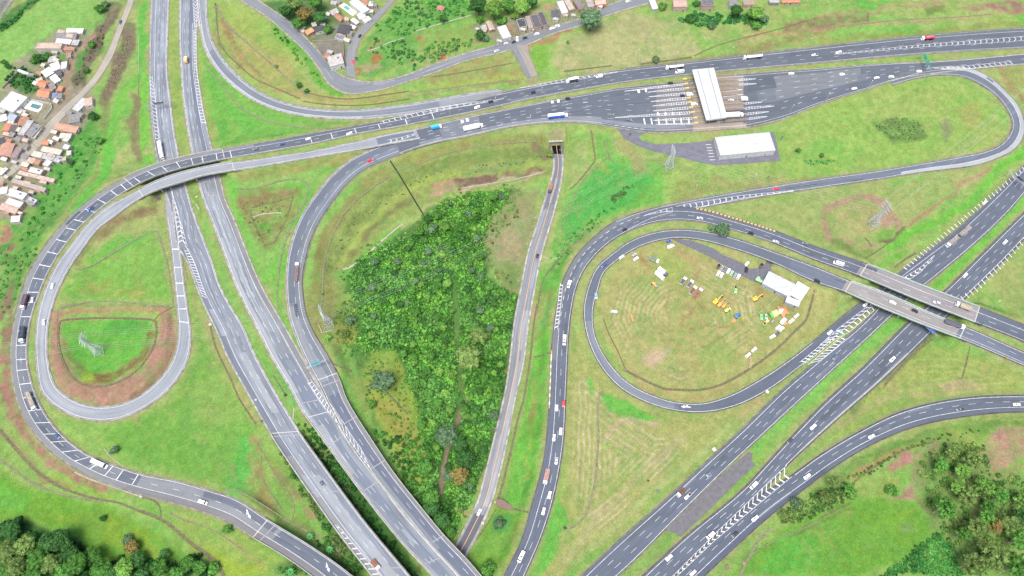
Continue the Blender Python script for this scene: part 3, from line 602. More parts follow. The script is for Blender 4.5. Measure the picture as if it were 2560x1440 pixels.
patch([(1960,1320),(2050,1270),(2140,1245),(2210,1250),(2290,1255),(2320,1290),(2340,1330),(2300,1370),(2210,1420),(2150,1440),(1820,1440),(1880,1380)],(116,184,44),14,.92)
patch([(2160,1300),(2260,1270),(2310,1320),(2250,1370),(2180,1350)],(132,188,44),24,.6);patch([(1900,1440),(1950,1340),(2030,1330),(2060,1400),(2010,1440)],(102,200,60),24,.7);stroke([(2210,1280),(2130,1350),(2050,1420)],7,(116,182,60),.7,5);stroke([(2130,1270),(2040,1310),(1970,1350)],5,(130,140,84),.8,4)
patch([(2250,1310),(2280,1300),(2295,1330),(2255,1335)],(134,176,100),12,.7);patch([(2300,1080),(2290,1230),(2340,1340),(2400,1440),(2560,1440),(2560,1180),(2470,1170),(2440,1120)],(138,168,88),24,.75,spot=.35)
stroke([(1920,1330),(1890,1360),(1868,1400),(1850,1440)],6,(164,150,116),.85,4)
# --- bottom left meadow
patch([(0,1170),(100,1230),(250,1265),(330,1290),(430,1360),(500,1440),(260,1420),(190,1340),(80,1300),(0,1300)],(120,186,38),12,.85);patch([(120,1290),(300,1280),(400,1350),(330,1380),(200,1320)],(150,184,36),24,.6);patch([(0,1190),(80,1240),(60,1280),(0,1270)],(110,202,58),14,.7)
stroke([(380,1380),(420,1400),(360,1420)],30,(172,196,60),.7,14)
patch([(0,1300),(60,1300),(190,1350),(260,1400),(380,1410),(500,1440),(0,1440)],(64,112,52),14,.9)
patch([(410,1265),(520,1290),(640,1350),(720,1410),(690,1440),(540,1440),(470,1380)],(166,196,84),12,.7);patch([(520,1370),(600,1410),(690,1420),(640,1440),(560,1440)],(172,204,40),12,.8);patch([(545,1330),(570,1310),(580,1330),(560,1345)],(90,170,70),8,.7)
stroke([(560,1340),(620,1390),(660,1420)],10,(196,176,110),.6,8);patch([(690,1420),(740,1395),(800,1440),(700,1440)],(96,140,70),10,.8)
# --- top: lobe between ramp and village road, hillside
patch([(545,20),(600,30),(700,120),(790,230),(860,240),(1010,215),(1020,245),(900,265),(760,250),(650,220),(580,160),(545,90)],(184,188,100),8,.8)
stroke([(560,60),(590,130),(650,195),(740,240),(830,258),(960,252)],14,(192,174,110),.6,7,spot=.3);stroke([(556,55),(570,85),(600,140),(640,185)],9,(196,146,98),.85,5,spot=.3);stroke([(538,20),(540,70),(560,120),(600,170)],12,(160,142,104),.75,7,spot=.3)
patch([(560,15),(620,15),(700,90),(740,150),(690,140),(620,90),(570,60)],(168,204,84),14,.7);stroke([(690,60),(720,110),(770,150),(800,210),(850,235)],22,(106,196,56),.85,9);stroke([(610,125),(660,150),(720,180)],22,(196,184,108),.7,14)
patch([(1150,150),(1260,135),(1290,160),(1310,195),(1250,205),(1100,215),(1050,200)],(182,176,104),10,.8,spot=.3);stroke([(1020,225),(1140,208),(1310,192)],9,(178,200,76),.8,5);stroke([(1030,236),(1150,222),(1310,200)],7,(184,152,116),.7,4,spot=.4)
patch([(1330,105),(1360,95),(1375,140),(1370,170),(1345,185),(1325,140)],(136,200,60),10,.8);stroke([(1330,112),(1380,92),(1430,70)],8,(204,150,116),.9,4)
patch([(1390,95),(1480,70),(1560,35),(1700,50),(1760,130),(1650,160),(1430,180),(1380,170)],(202,200,136),14,.85)
stroke([(1800,150),(1880,120),(2000,95),(2060,75)],26,(164,158,96),.7,12,spot=.3);stroke([(1840,110),(1880,92),(1960,82),(2048,78),(2200,60)],8,(206,164,124),.85,5);patch([(1960,60),(2048,40),(2170,35),(2170,55),(2048,75),(1960,80)],(168,136,108),10,.8,spot=.35)
stroke([(2048,40),(2150,28),(2300,10),(2360,5)],7,(200,164,124),.8,4);patch([(2220,68),(2300,60),(2310,82),(2220,88)],(126,196,72),10,.8);stroke([(2050,100),(2250,90),(2400,70),(2560,60)],14,(160,172,84),.7,8)
patch([(2400,15),(2480,10),(2560,0),(2560,35),(2500,35),(2470,25)],(188,136,128),8,.85,spot=.3);stroke([(2170,60),(2320,48),(2480,36),(2560,32)],6,(200,172,130),.8,4);patch([(2310,15),(2360,12),(2365,32),(2315,32)],(126,150,76),8,.8);patch([(2125,0),(2260,0),(2200,20),(2150,24)],(112,208,68),8,.85);patch([(1620,60),(1700,70),(1760,90),(1750,120),(1640,90)],(176,204,104),14,.6);patch([(2530,40),(2560,35),(2560,60),(2540,60)],(118,206,70),6,.8)
stroke([(1536,180),(1700,150),(1780,140)],8,(170,166,100),.7,5)
# --- village top greens
patch([(660,10),(760,0),(840,0),(870,60),(850,100),(780,110),(720,60)],(90,140,76),8,.85);patch([(900,120),(990,20),(1010,0),(1170,0),(1180,40),(1060,80),(1040,150),(930,190),(890,190)],(108,190,76),10,.8,spot=.25)
patch([(915,125),(945,90),(970,100),(930,125)],(186,178,104),6,.8);patch([(895,160),(935,150),(960,165),(910,185)],(206,180,140),6,.8);patch([(920,140),(950,128),(956,145),(925,158)],(214,120,84),3,.9);patch([(885,170),(898,168),(895,190),(887,190)],(212,130,96),3,.9)
patch([(1040,85),(1140,75),(1180,60),(1200,90),(1170,120),(1060,150)],(164,190,88),10,.7,spot=.3);stroke([(1065,150),(1075,170)],6,(210,130,100),0,3)
stroke([(1105,125),(1112,140)],14,(218,120,92),.95,4);stroke([(1052,90),(1054,94)],9,(220,116,92),.95,4);patch([(1270,70),(1285,68),(1290,95),(1278,95)],(214,120,84),4,.9);patch([(1355,10),(1385,8),(1380,30),(1360,28)],(204,170,124),6,.8);stroke([(1180,105),(1200,108)],8,(206,150,124),.9,4)
patch([(790,108),(862,105),(872,140),(860,172),(828,172),(805,140)],(158,150,148),4,.9,False)
patch([(745,72),(800,60),(870,55),(905,40),(930,20),(945,10),(950,40),(915,75),(885,100),(860,112),(790,104)],(170,160,144),6,.75,spot=.3)
patch([(1180,62),(1230,55),(1290,45),(1380,20),(1400,0),(1540,0),(1500,32),(1440,52),(1380,66),(1290,92),(1230,106),(1190,100)],(176,164,146),6,.7,spot=.3)
# --- median strips at the left highway
stroke([(432,0),(436,150),(448,300),(468,400)],22,(170,196,92),.8,6);stroke([(480,480),(520,600),(580,760),(700,980),(740,1060)],24,(140,206,86),.7,8);stroke([(478,470),(500,540)],10,(170,170,92),.7,5);stroke([(690,920),(740,1010)],16,(104,200,90),.7,8)
stroke([(455,640),(468,690),(505,790),(524,830)],9,(196,186,116),.8,5)
patch([(515,130),(560,190),(640,260),(800,300),(880,305),(700,335),(560,365),(530,330),(510,220)],(130,208,74),8,.75);stroke([(530,190),(560,260),(620,310)],40,(108,204,66),.6,24);stroke([(535,300),(540,340)],12,(188,176,104),.7,7);patch([(545,300),(570,300),(580,340),(550,350)],(92,190,64),10,.6)
stroke([(494,130),(512,220),(526,330)],8,(170,196,90),.7,5)
stroke([(360,415),(390,402)],30,(120,214,56),.6,10);stroke([(372,370),(368,385)],10,(206,190,140),.8,5)
# scattered clumps
for k in range(700):
 u,v = R.uniform(0,2560),R.uniform(0,1440);r = R.uniform(3,9)
 m = _box(u - r * 2,u + r * 2,v - r * 2,v + r * 2)
 d = np.hypot(WU[m] - u,(WV[m] - v));w = np.clip(1.3 - d / r,0,1) * R.uniform(.15,.55)
 GC[m] = mixc(GC[m],lin(R.choice([(110,180,70),(96,164,66),(190,184,112),(176,190,84),(150,150,92)])),w)
weather()
def make_ground():
 nx,ny = XX.shape
 me = bpy.data.meshes.new('ground')
 co = np.stack([XX,YY,ZZ],-1).reshape(-1,3).astype(np.float32)
 idx = np.arange(nx * ny).reshape(nx,ny)
 q = np.stack([idx[:-1,:-1],idx[1:,:-1],idx[1:,1:],idx[:-1,1:]],-1).reshape(-1,4)
 me.vertices.add(len(co));me.vertices.foreach_set('co',co.ravel())
 me.loops.add(q.size);me.loops.foreach_set('vertex_index',q.ravel().astype(np.int32))
 me.polygons.add(len(q));me.polygons.foreach_set('loop_start',(np.arange(len(q)) * 4).astype(np.int32))
 me.update(calc_edges=True)
 at = me.color_attributes.new('cover','FLOAT_COLOR','POINT')
 lum = (GC @ np.array([.2126,.7152,.0722]))[...,None];g_ = GC * .9 + lum * np.array([.105,.1,.105])
 c = np.ones((nx * ny,4),np.float32);c[:,:3] = (g_ * KALB).reshape(-1,3)
 at.data.foreach_set('color',c.ravel())
 me.polygons.foreach_set('use_smooth',np.ones(len(q),bool))
 m = bpy.data.materials.new('ground_cover');m.use_nodes = True
 nt = m.node_tree;N = nt.nodes;Lk = nt.links;b = N['Principled BSDF']
 b.inputs['Roughness'].default_value = .95;b.inputs['Specular IOR Level'].default_value = .05
 a = N.new('ShaderNodeAttribute');a.attribute_name = 'cover'
 g = N.new('ShaderNodeNewGeometry')
 def ns(scale,lo,hi,det=4):
  n = N.new('ShaderNodeTexNoise');n.inputs['Scale'].default_value = scale;n.inputs['Detail'].default_value = det;n.inputs['Roughness'].default_value = .7
  Lk.new(g.outputs['Position'],n.inputs['Vector'])
  r = N.new('ShaderNodeMapRange');r.inputs[1].default_value = .32;r.inputs[2].default_value = .68;r.inputs[3].default_value = lo;r.inputs[4].default_value = hi
  Lk.new(n.outputs[0],r.inputs[0]);return n,r
 _,r1 = ns(1.6,.76,1.24);_,r2 = ns(.4,.88,1.12)
 mu = N.new('ShaderNodeMath');mu.operation = 'MULTIPLY';Lk.new(r1.outputs[0],mu.inputs[0]);Lk.new(r2.outputs[0],mu.inputs[1])
 sc = N.new('ShaderNodeVectorMath');sc.operation = 'SCALE';Lk.new(a.outputs['Color'],sc.inputs[0]);Lk.new(mu.outputs[0],sc.inputs['Scale'])
 n3_,r3 = ns(.6,-.03,.03);hs = N.new('ShaderNodeHueSaturation');ad = N.new('ShaderNodeMath');ad.inputs[1].default_value = .5
 Lk.new(r3.outputs[0],ad.inputs[0]);Lk.new(ad.outputs[0],hs.inputs['Hue']);Lk.new(sc.outputs[0],hs.inputs['Color'])
 Lk.new(hs.outputs[0],b.inputs['Base Color'])
 me.materials.append(m)
 o = link('ground',me);tag(o,kind='structure')
make_ground()

# ------------------------------------------------------------------ asphalt and markings
def asphalt(name,col,wear=.25,streak=.2):
 if name in _mats: return _mats[name]
 m = bpy.data.materials.new(name);m.use_nodes = True
 nt = m.node_tree;N = nt.nodes;Lk = nt.links;b = N['Principled BSDF']
 b.inputs['Roughness'].default_value = .9;b.inputs['Specular IOR Level'].default_value = .12
 uv = N.new('ShaderNodeUVMap');mp = N.new('ShaderNodeMapping');mp.inputs['Scale'].default_value = (1.1,.022,1)
 Lk.new(uv.outputs[0],mp.inputs[0])
 def ns(vec,sc,lo,hi,a=.3,c=.7):
  n = N.new('ShaderNodeTexNoise');n.inputs['Scale'].default_value = sc;n.inputs['Detail'].default_value = 5;n.inputs['Roughness'].default_value = .65
  Lk.new(vec,n.inputs['Vector']);r = N.new('ShaderNodeMapRange');r.inputs[1].default_value = a;r.inputs[2].default_value = c;r.inputs[3].default_value = lo;r.inputs[4].default_value = hi
  Lk.new(n.outputs[0],r.inputs[0]);return r.outputs[0]
 g = N.new('ShaderNodeNewGeometry')
 s1 = ns(mp.outputs[0],.9,1 - streak,1 + streak);s2 = ns(g.outputs['Position'],.05,1 - wear,1 + wear);s3 = ns(g.outputs['Position'],1.5,.88,1.12)
 m1 = N.new('ShaderNodeMath');m1.operation = 'MULTIPLY';Lk.new(s1,m1.inputs[0]);Lk.new(s2,m1.inputs[1])
 m2 = N.new('ShaderNodeMath');m2.operation = 'MULTIPLY';Lk.new(m1.outputs[0],m2.inputs[0]);Lk.new(s3,m2.inputs[1])
 sc = N.new('ShaderNodeVectorMath');sc.operation = 'SCALE';sc.inputs[0].default_value = alb(col);Lk.new(m2.outputs[0],sc.inputs['Scale'])
 Lk.new(sc.outputs[0],b.inputs['Base Color']);_mats[name] = m;return m
def tone(c,wear=.1,streak=.12):
 c = (int(.83 * c[0] + 54),int(.83 * c[1] + 60),int(.83 * c[2] + 56))
 return asphalt('asphalt_%d_%d_%d_%d' % (*c,int(streak * 100)),c,wear,streak)
WHITE = mat('road_paint',(.5,.505,.52),.6,noise=.3,scale=.5)
FADED = mat('worn_road_paint',(.3,.3,.3),.7,noise=.3,scale=.7)
ORANGE = mat('orange_road_paint',alb((236,170,120),.6),.6,noise=.15,scale=.8)
CONC = mat('concrete',alb((206,206,198),.5),.9,noise=.16,scale=.35)
CONC_D = mat('dark_concrete',alb((150,142,128)),.95,noise=.25,scale=.5)
CONC_G = mat('pale_green_concrete',alb((205,226,216),.5),.9,noise=.12,scale=.3)
STEEL = mat('galvanised_steel',alb((200,205,210),.5),.5,.3,noise=.1,scale=2)
def ribbon_mesh(nm,rd,f0,f1,s0,s1,dz,m,nf=1,skirt=0.0,st=3.0):
 n = max(2,int((s1 - s0) / st) + 1);s = np.linspace(s0,s1,n)
 fs = np.linspace(f0,f1,nf + 1);P = [rpos(rd,s,f) for f in fs]
 for p in P: p[:,2] += dz
 wid = np.interp(s,rd['s'],rd['hw']) * 2
 cols = [(p,f * wid) for p,f in zip(P,fs)]
 if skirt:
  a = P[0].copy();a[:,2] -= skirt;c = P[-1].copy();c[:,2] -= skirt
  cols = [(a,fs[0] * wid - skirt)] + cols + [(c,fs[-1] * wid + skirt)]
 k = len(cols);v = np.stack([c[0] for c in cols],1).reshape(-1,3)
 uv = np.stack([np.stack([c[1],s],-1) for c in cols],1).reshape(-1,2)
 f = [(i * k + j,i * k + j + 1,(i + 1) * k + j + 1,(i + 1) * k + j) for i in range(n - 1) for j in range(k - 1)]
 # keep faces looking up
 a,b_,c = v[f[0][0]],v[f[0][1]],v[f[0][2]]
 q = f[len(f) // 2]
 if np.cross(v[q[1]] - v[q[0]],v[q[2]] - v[q[0]])[2] < 0: f = [x[::-1] for x in f]
 me = bpy.data.meshes.new(nm);me.from_pydata(v.tolist(),[],f);me.materials.append(m)
 u = me.uv_layers.new(name='UVMap');li = np.zeros(len(me.loops),np.int32);me.loops.foreach_get('vertex_index',li)
 u.data.foreach_set('uv',uv[li].astype(np.float32).ravel())
 return me
RO = {}
def pave(key,nm,col,label,cat='road',wear=.1,streak=.14):
 rd = ROADS[key];me = ribbon_mesh(nm,rd,0,1,0,rd['s'][-1],0,tone(col,wear,streak),6,.7)
 o = link(nm,me);tag(o,label,cat,kind='structure');RO[key] = o;return o
_nlay = {}
def strip(key,f0,f1,a,b,col,nm='repaved_or_shade_strip',wear=.1,streak=.15):
 """a lane or shoulder laid in another asphalt, or shade painted on the road, from photo point a to b (None: the ends)"""
 rd = ROADS[key];s0 = 0 if a is None else s_at(rd,*a);s1 = rd['s'][-1] if b is None else s_at(rd,*b)
 if s1 < s0: s0,s1 = s1,s0
 _nlay[key] = _nlay.get(key,0) + 1
 link(nm,ribbon_mesh(nm,rd,f0,f1,s0,s1,.012 + .003 * _nlay[key],tone(col,wear,streak)),RO[key])
class Marks:
 def __init__(s,key): s.k = key;s.rd = ROADS[key];s.mb = MB();s.fd = MB();s.og = MB()
 def _pick(s,m): return {'w': s.mb,'f': s.fd,'o': s.og}[m]
 def line(s,f,w=.22,dash=None,a=None,b=None,m='w',ph=0.0):
  rd = s.rd;s0 = 0 if a is None else s_at(rd,*a);s1 = rd['s'][-1] if b is None else s_at(rd,*b)
  if s1 < s0: s0,s1 = s1,s0
  segs = []
  if dash:
   L,G = dash;x = s0 + ph
   while x < s1: segs.append((x,min(x + L,s1)));x += L + G
  else: segs = [(s0,s1)]
  mb = s._pick(m)
  for p,q in segs:
   n = max(2,int((q - p) / 3) + 1);ss = np.linspace(p,q,n);W = np.interp(ss,rd['s'],rd['hw']) * 2
   A = rpos(rd,ss,0);B = rpos(rd,ss,1);d = (B - A);C = A + d * f
   # width perpendicular to travel
   t = np.stack([np.interp(ss,rd['s'],rd['tan'][:,i]) for i in range(3)],-1);nn = np.stack([t[:,1],-t[:,0],0 * t[:,0]],-1);nn /= np.linalg.norm(nn,axis=1)[:,None]
   P = C + nn * w / 2;Q = C - nn * w / 2;P[:,2] += .07;Q[:,2] += .07
   for i in range(n - 1): mb.face([P[i],P[i + 1],Q[i + 1],Q[i]])
 def cross(s,u,v,f0,f1,w=.5,m='w'):
  x = s_at(s.rd,u,v)
  a,b,c,d = rpos(s.rd,x - w / 2,f0),rpos(s.rd,x - w / 2,f1),rpos(s.rd,x + w / 2,f1),rpos(s.rd,x + w / 2,f0)
  q = [p + np.array([0,0,.075]) for p in (a,b,c,d)]
  s._pick(m).face(q)
 def poly(s,pts,z,m='w',dz=.065): s._pick(m).face([up3(u,v,z) + np.array([0,0,dz]) for u,v in pts])
 def z_at(s,u,v):
  return float(np.interp(s_at(s.rd,u,v),s.rd['s'],s.rd['C'][:,2]))
 def gore(s,A,B,n,kind='bars',w=.55,shift=.0,border=.22,apex=.02,m='w'):
  """painted island between two photo lines: diagonal bars or chevrons, plus its edge lines"""
  def ev(P,t):
   P = np.array(P,float);l = np.concatenate([[0],np.cumsum(np.hypot(*np.diff(P,axis=0).T))]);l /= l[-1]
   return np.array([np.interp(t,l,P[:,0]),np.interp(t,l,P[:,1])])
  mb = s._pick(m)
  def W(t,L): q = ev(L,np.clip(t,0,1));return up3(q[0],q[1],s.z_at(*q)) + np.array([0,0,.075])
  def bar(a,b):
   d = b - a;l = np.linalg.norm(d)
   if l < .25: return
   k = .5 * w
   t = W(.9,A) - W(.1,A);t = t / (np.linalg.norm(t) + 1e-9) * k
   mb.face([a - t,a + t,b + t,b - t])
  for i in range(n):
   t = (i + .5) / n
   if kind == 'bars': bar(W(t,A),W(t + shift,B))
   else:
    mid = (W(t + apex,A) + W(t + apex,B)) / 2;bar(W(t,A),mid);bar(mid,W(t,B))
  if border:
   for L in (A,B):
    ts = np.linspace(0,1,24);P = [W(t,L) for t in ts]
    for i in range(23):
     d = P[i + 1] - P[i];l = np.hypot(d[0],d[1]) + 1e-9;nn = np.array([-d[1],d[0],0]) / l * border / 2
     mb.face([P[i] - nn,P[i + 1] - nn,P[i + 1] + nn,P[i] + nn])
 def done(s):
  for mb,m,nm in ((s.mb,WHITE,'white_lane_marking'),(s.fd,FADED,'worn_lane_marking'),(s.og,ORANGE,'orange_centre_line')):
   if mb.f:
    mb.f = [f for f in mb.f]
    me = mb.mesh(nm,m)
    link(nm,me,RO[s.k])
def edge_strip(key,col,w=.7,sides='LR',a=None,b=None,out=True,nm='concrete_gutter'):
 rd = ROADS[key];s0 = 0 if a is None else s_at(rd,*a);s1 = rd['s'][-1] if b is None else s_at(rd,*b)
 if s1 < s0: s0,s1 = s1,s0
 n = max(2,int((s1 - s0) / 3));ss = np.linspace(s0,s1,n);mb = MB()
 t = np.stack([np.interp(ss,rd['s'],rd['tan'][:,i]) for i in range(3)],-1);nn = np.stack([t[:,1],-t[:,0],0 * t[:,0]],-1);nn /= np.linalg.norm(nn,axis=1)[:,None]
 for sd in sides:
  P = rpos(rd,ss,0 if sd == 'L' else 1);c = rpos(rd,ss,.5);sg = np.sign(((P - c) * nn).sum(1))[:,None]
  Q = P + nn * sg * w;P = P - nn * sg * .15
  P[:,2] += .035;Q[:,2] += .035;Q2 = Q.copy();Q2[:,2] -= .5
  for i in range(n - 1):
   mb.face([P[i],P[i + 1],Q[i + 1],Q[i]]);mb.face([Q[i],Q[i + 1],Q2[i + 1],Q2[i]])
 mb.build(nm,mat('gutter_%d_%d_%d' % tuple(col),alb(col),.95,noise=.42,scale=.3),RO[key])
D9 = (92,96,120)
pave('R1','highway_carriageway',(150,153,170),'pale worn southbound half of the left highway',streak=.48,wear=.16)
pave('R2','highway_carriageway',(150,152,168),'pale worn northbound half of the left highway',streak=.48,wear=.16)
pave('R2b','ramp_road',(124,128,148),'ramp curving round the wooded hollow onto the left highway',streak=.2)
pave('R6','ramp_road',(168,169,184),'pale grey loop ramp rising to the flyover',streak=.16)
pave('R5','ramp_road',(98,102,124),'dark two lane road over the flyover and round the big outer loop',streak=.2)
pave('R3','ramp_road',(152,154,168),'ramp sweeping down from the top left edge to the toll road',streak=.15)
pave('R4','toll_road',(94,97,116),'wide toll plaza carriageway',streak=.2,wear=.1)
pave('R8','ramp_road',(108,112,134),'teardrop ramp right of the toll plaza',streak=.2)
pave('R9','ramp_road',D9,'dark curve running from the north bridge down the middle',streak=.2,wear=.1)
pave('R10','ramp_road',(106,110,134),'loop ramp round the hay field with the depot',streak=.2)
pave('R11','highway_carriageway',D9,'upper half of the lower right highway',streak=.2,wear=.1)
pave('R12','highway_carriageway',D9,'lower half of the lower right highway',streak=.2,wear=.1)
pave('R13','ramp_road',(90,94,118),'dark slip road curving into the lower right highway',streak=.2,wear=.1)
pave('R14','local_road',(150,150,162),'low road with the orange centre line',streak=.3)
pave('R15','village_street',(138,138,150),'village street along the top',streak=.2)
pave('R16','village_street',(152,150,158),'side street climbing from the corner shop',streak=.2)
pave('R14b','village_street',(140,138,146),'short street stub ending at the bank above the toll road',streak=.3)
pave('R17','dirt_road',(196,180,166),'dusty dirt road through the left village',streak=.2,wear=.15)
for k in ('R1','R2'): edge_strip(k,(214,210,206),.8,'LR')
edge_strip('R3',(206,204,202),1.0,'LR');edge_strip('R5',(186,182,160),.5);edge_strip('R6',(196,192,180),.6)
edge_strip('R2b',(206,202,190),.7,'L');edge_strip('R2b',(120,118,112),.5,'R');edge_strip('R9',(120,120,116),.5);edge_strip('R10',(130,128,112),.5);edge_strip('R8',(160,160,140),.5)
edge_strip('R13',(110,110,104),.5);edge_strip('R11',(150,152,130),.5);edge_strip('R12',(120,120,112),.5);edge_strip('R4',(190,188,170),.6);edge_strip('R14',(222,216,206),.9,'LR');edge_strip('R15',(210,200,184),.9,'LR')
# lanes in other asphalt, plus the painted shade of the underpass mouth
strip('R1',.0,.24,(377,250),(724,1155),(118,120,140));strip('R1',.0,.24,(724,1155),None,(150,146,154));strip('R1',.45,.74,(572,895),(660,1040),(176,178,190));strip('R1',.36,.7,(800,1180),(1010,1450),(176,178,190));strip('R1',.74,.98,(420,470),None,(138,140,158),streak=.3);strip('R1',.3,.6,(430,480),(560,800),(140,144,164),streak=.5)
strip('R2',.56,.82,None,(500,400),(110,114,140));strip('R2',.76,1,(540,440),(770,960),(140,136,142));strip('R2',.02,.2,(560,600),(760,980),(184,184,194));strip('R2',.2,.7,(700,890),(1150,1500),(124,128,152));strip('R2',.02,.35,(820,1060),(880,1180),(172,170,178));strip('R2',.3,.55,(545,480),(700,860),(168,170,184),streak=.5)
strip('R2b',.78,1,(740,560),None,(138,134,142));strip('R2b',.06,.5,(1000,370),(735,760),(104,108,130));strip('R2b',.06,.5,(735,765),(800,960),(150,150,162));strip('R2b',.2,.75,(840,985),(1190,1480),(104,108,134));strip('R2b',.0,.3,(870,1060),(1100,1370),(142,144,160))
strip('R5',.7,1,(640,370),(330,1190),(142,138,146));strip('R5',.68,1,(330,1190),None,(132,124,132));strip('R5',.04,.66,(350,1190),(700,1330),(142,142,152));strip('R5',.04,.36,(505,1250),(680,1330),(104,106,126));strip('R5',.04,.68,(230,1150),(300,1185),(128,128,140));strip('R5',.04,.68,(60,860),(70,990),(122,124,142))
strip('R6',.15,.85,(1040,335),(940,356),(110,114,134));strip('R6',.3,.6,(300,510),(240,1035),(184,184,196))
strip('R3',.22,.78,(520,130),(1100,262),(128,131,150));strip('R3',.0,.2,(505,60),(900,285),(200,200,206))
strip('R8',.0,.36,(2353,178),(2250,430),(196,196,206));strip('R10',.1,.9,(1700,1015),(2250,700),(88,92,116));strip('R10',.1,.9,(1480,740),(1980,640),(96,100,122));strip('R10',.02,.98,(1466,800),(1690,1015),(130,132,150),streak=.22)
strip('R14',.0,.5,(1290,850),(1240,1090),(138,140,150));strip('R14',.1,.9,(1390,370),(1370,520),(120,122,138));strip('R14',.5,.92,(1320,780),(1200,1260),(176,176,184),streak=.3);strip('R14',.08,.9,(1195,1290),None,(92,92,108));strip('R14',.06,.92,None,(1394,383),(-30,-36,-30),wear=.02,streak=.05)  # near-black last strip paints the underpass shade and wet asphalt into the road
strip('R4',.1,.62,(1895,190),(2150,190),(126,126,138));strip('R4',.78,1,(1040,350),(1500,300),(140,142,156));strip('R4',.02,.98,(1640,260),(1735,260),(128,122,128));strip('R4',.02,.98,(1735,260),(1860,260),(166,150,142));strip('R4',.93,1,(1735,322),(1872,316),(190,160,146));strip('R4',.05,.9,(1100,340),(1200,310),(122,124,140));strip('R4',.84,.93,(1500,306),(1720,310),(140,142,158))
strip('R9',.0,.34,(1600,545),(1375,900),(118,116,128));strip('R9',.03,.97,(2150,675),(2440,790),(160,148,152));strip('R10',.03,.97,(2112,715),(2400,830),(164,152,154));strip('R13',.72,1,(2050,1170),(1740,1440),(78,82,112));strip('R12',.86,1,(2250,870),(1990,1130),(138,134,142))
strip('R15',.45,1,(700,55),(820,180),(124,126,142));strip('R14b',.5,1,None,None,(176,158,146));strip('R9',.02,.32,(1900,585),(1745,535),(100,92,104))
strip('R5',.05,.85,(2660,90),(1100,285),(92,95,114));strip('R5',.05,.66,(1090,285),(640,375),(94,97,116))
rp = random.Random(5)
for key,n in (('R9',6),('R10',5),('R11',6),('R12',6),('R13',4),('R5',9),('R4',7),('R8',4),('R2b',4),('R1',6),('R2',6),('R14',6),('R15',6)):
 rd = ROADS[key];b_ = {'R1': 150,'R2': 150,'R14': 150,'R15': 138}.get(key,96)
 for i in range(n):
  s_ = rp.uniform(.08,.9) * rd['s'][-1];f_ = rp.choice([.08,.36,.64]);g_ = b_ + rp.choice([-16,-12,12,20])
  _nlay[key] = _nlay.get(key,0) + 1
  link('asphalt_patch',ribbon_mesh('asphalt_patch',rd,f_,f_ + rp.uniform(.14,.3),s_,s_ + rp.uniform(5,26),.012 + .002 * _nlay[key],tone((g_,g_ + 3,g_ + 20)),1),RO[key])
# markings
M = Marks('R1');M.line(.26);M.line(.97,.2)
M.line(.5,.16,(4.5,9));M.line(.72,.16,(4,8)); 
M.gore([(427,470),(435,510),(438,535),(442,572),(447,612)],[(428,470),(438,510),(448,545),(458,575),(468,616)],12,'chev',.7,apex=-.05)
M.gore([(461,624),(480,672),(506,742)],[(469,620),(490,668),(516,745)],17,'bars',.55,shift=.03)
M.gore([(374,186),(378,250),(389,350)],[(381,190),(388,250),(397,350)],17,'bars',.6,shift=.02)
M.gore([(838,1312),(880,1375),(935,1442)],[(843,1312),(893,1370),(952,1440)],10,'bars',.6,shift=.01)
M.done()
M = Marks('R2');M.line(.04);M.line(.77,.22,a=(450,60),b=(800,1020));M.line(.3,.16,(4.5,9));M.line(.53,.16,(4.5,9));M.line(.94,.2,a=(950,1250))
M.gore([(481,-60),(482,0),(486,68)],[(492,-60),(494,0),(499,66)],16,'chev',.6,apex=.06)
M.gore([(484,76),(486,175),(494,260),(505,310)],[(490,76),(492,175),(503,258),(514,308)],30,'bars',.5,shift=.01)
M.gore([(768,955),(800,1003),(843,1060)],[(776,948),(808,992),(840,1040)],11,'bars',.5,shift=.03);M.gore([(838,1052),(862,1092),(890,1134),(915,1167),(931,1184)],[(826,1010),(850,1042),(874,1082),(902,1120),(931,1184)],11,'chev',.6,apex=.04)
M.done()
M = Marks('R2b');M.line(.07);M.line(.5,.16,(4.5,8));M.line(.78,.2);M.done()
M = Marks('R6');M.line(.1,.2,a=(430,540),b=(850,378));M.line(.9,.2,a=(430,500),b=(850,370));M.line(.06,.2,a=(850,378));M.line(.94,.2,a=(850,370))
for u,v in ((439,622),(444,667),(448,706),(451,741),(455,773),(458,802)): M.cross(u,v,.05,.95,.7)
M.gore([(968,350),(1000,344),(1038,334)],[(968,358),(1000,351),(1038,337)],5,'chev',.6,apex=.05);M.done()
M = Marks('R5');M.line(.05,.2);M.line(.68,.22,a=(1100,280));M.line(.38,.16,(4,10),a=(1240,250));M.line(.86,.22,b=(1240,245));M.line(.3,.16,(4,10),b=(1240,250));M.line(.58,.16,(4,10),b=(1240,250),ph=3)
for u,v in ((779,350),(832,341),(888,330),(948,317),(1013,304),(1081,290),(542,392),(574,387),(509,397),(476,405),(442,412),(409,422),(376,435),(344,451),(312,467),(282,487),(254,507),(229,532),(199,555),(175,580),(152,607),(131,635),(112,666),(97,696),(82,729),(74,761),(62,794),(56,829),(54,862),(54,895),(56,929),(62,961),(72,995),(82,1026),(101,1052),(125,1075),(145,1104),(170,1126),(200,1145),(230,1167),(264,1180),(301,1187),(336,1197)):
 M.cross(u,v,.05,.68,.5)
M.gore([(1064,275),(1124,265),(1232,249)],[(1066,285),(1131,271),(1232,251)],10,'chev',.55,apex=.03);M.gore([(950,304),(1000,292),(1062,277)],[(950,310),(1000,300),(1064,286)],8,'bars',.5,shift=.04)
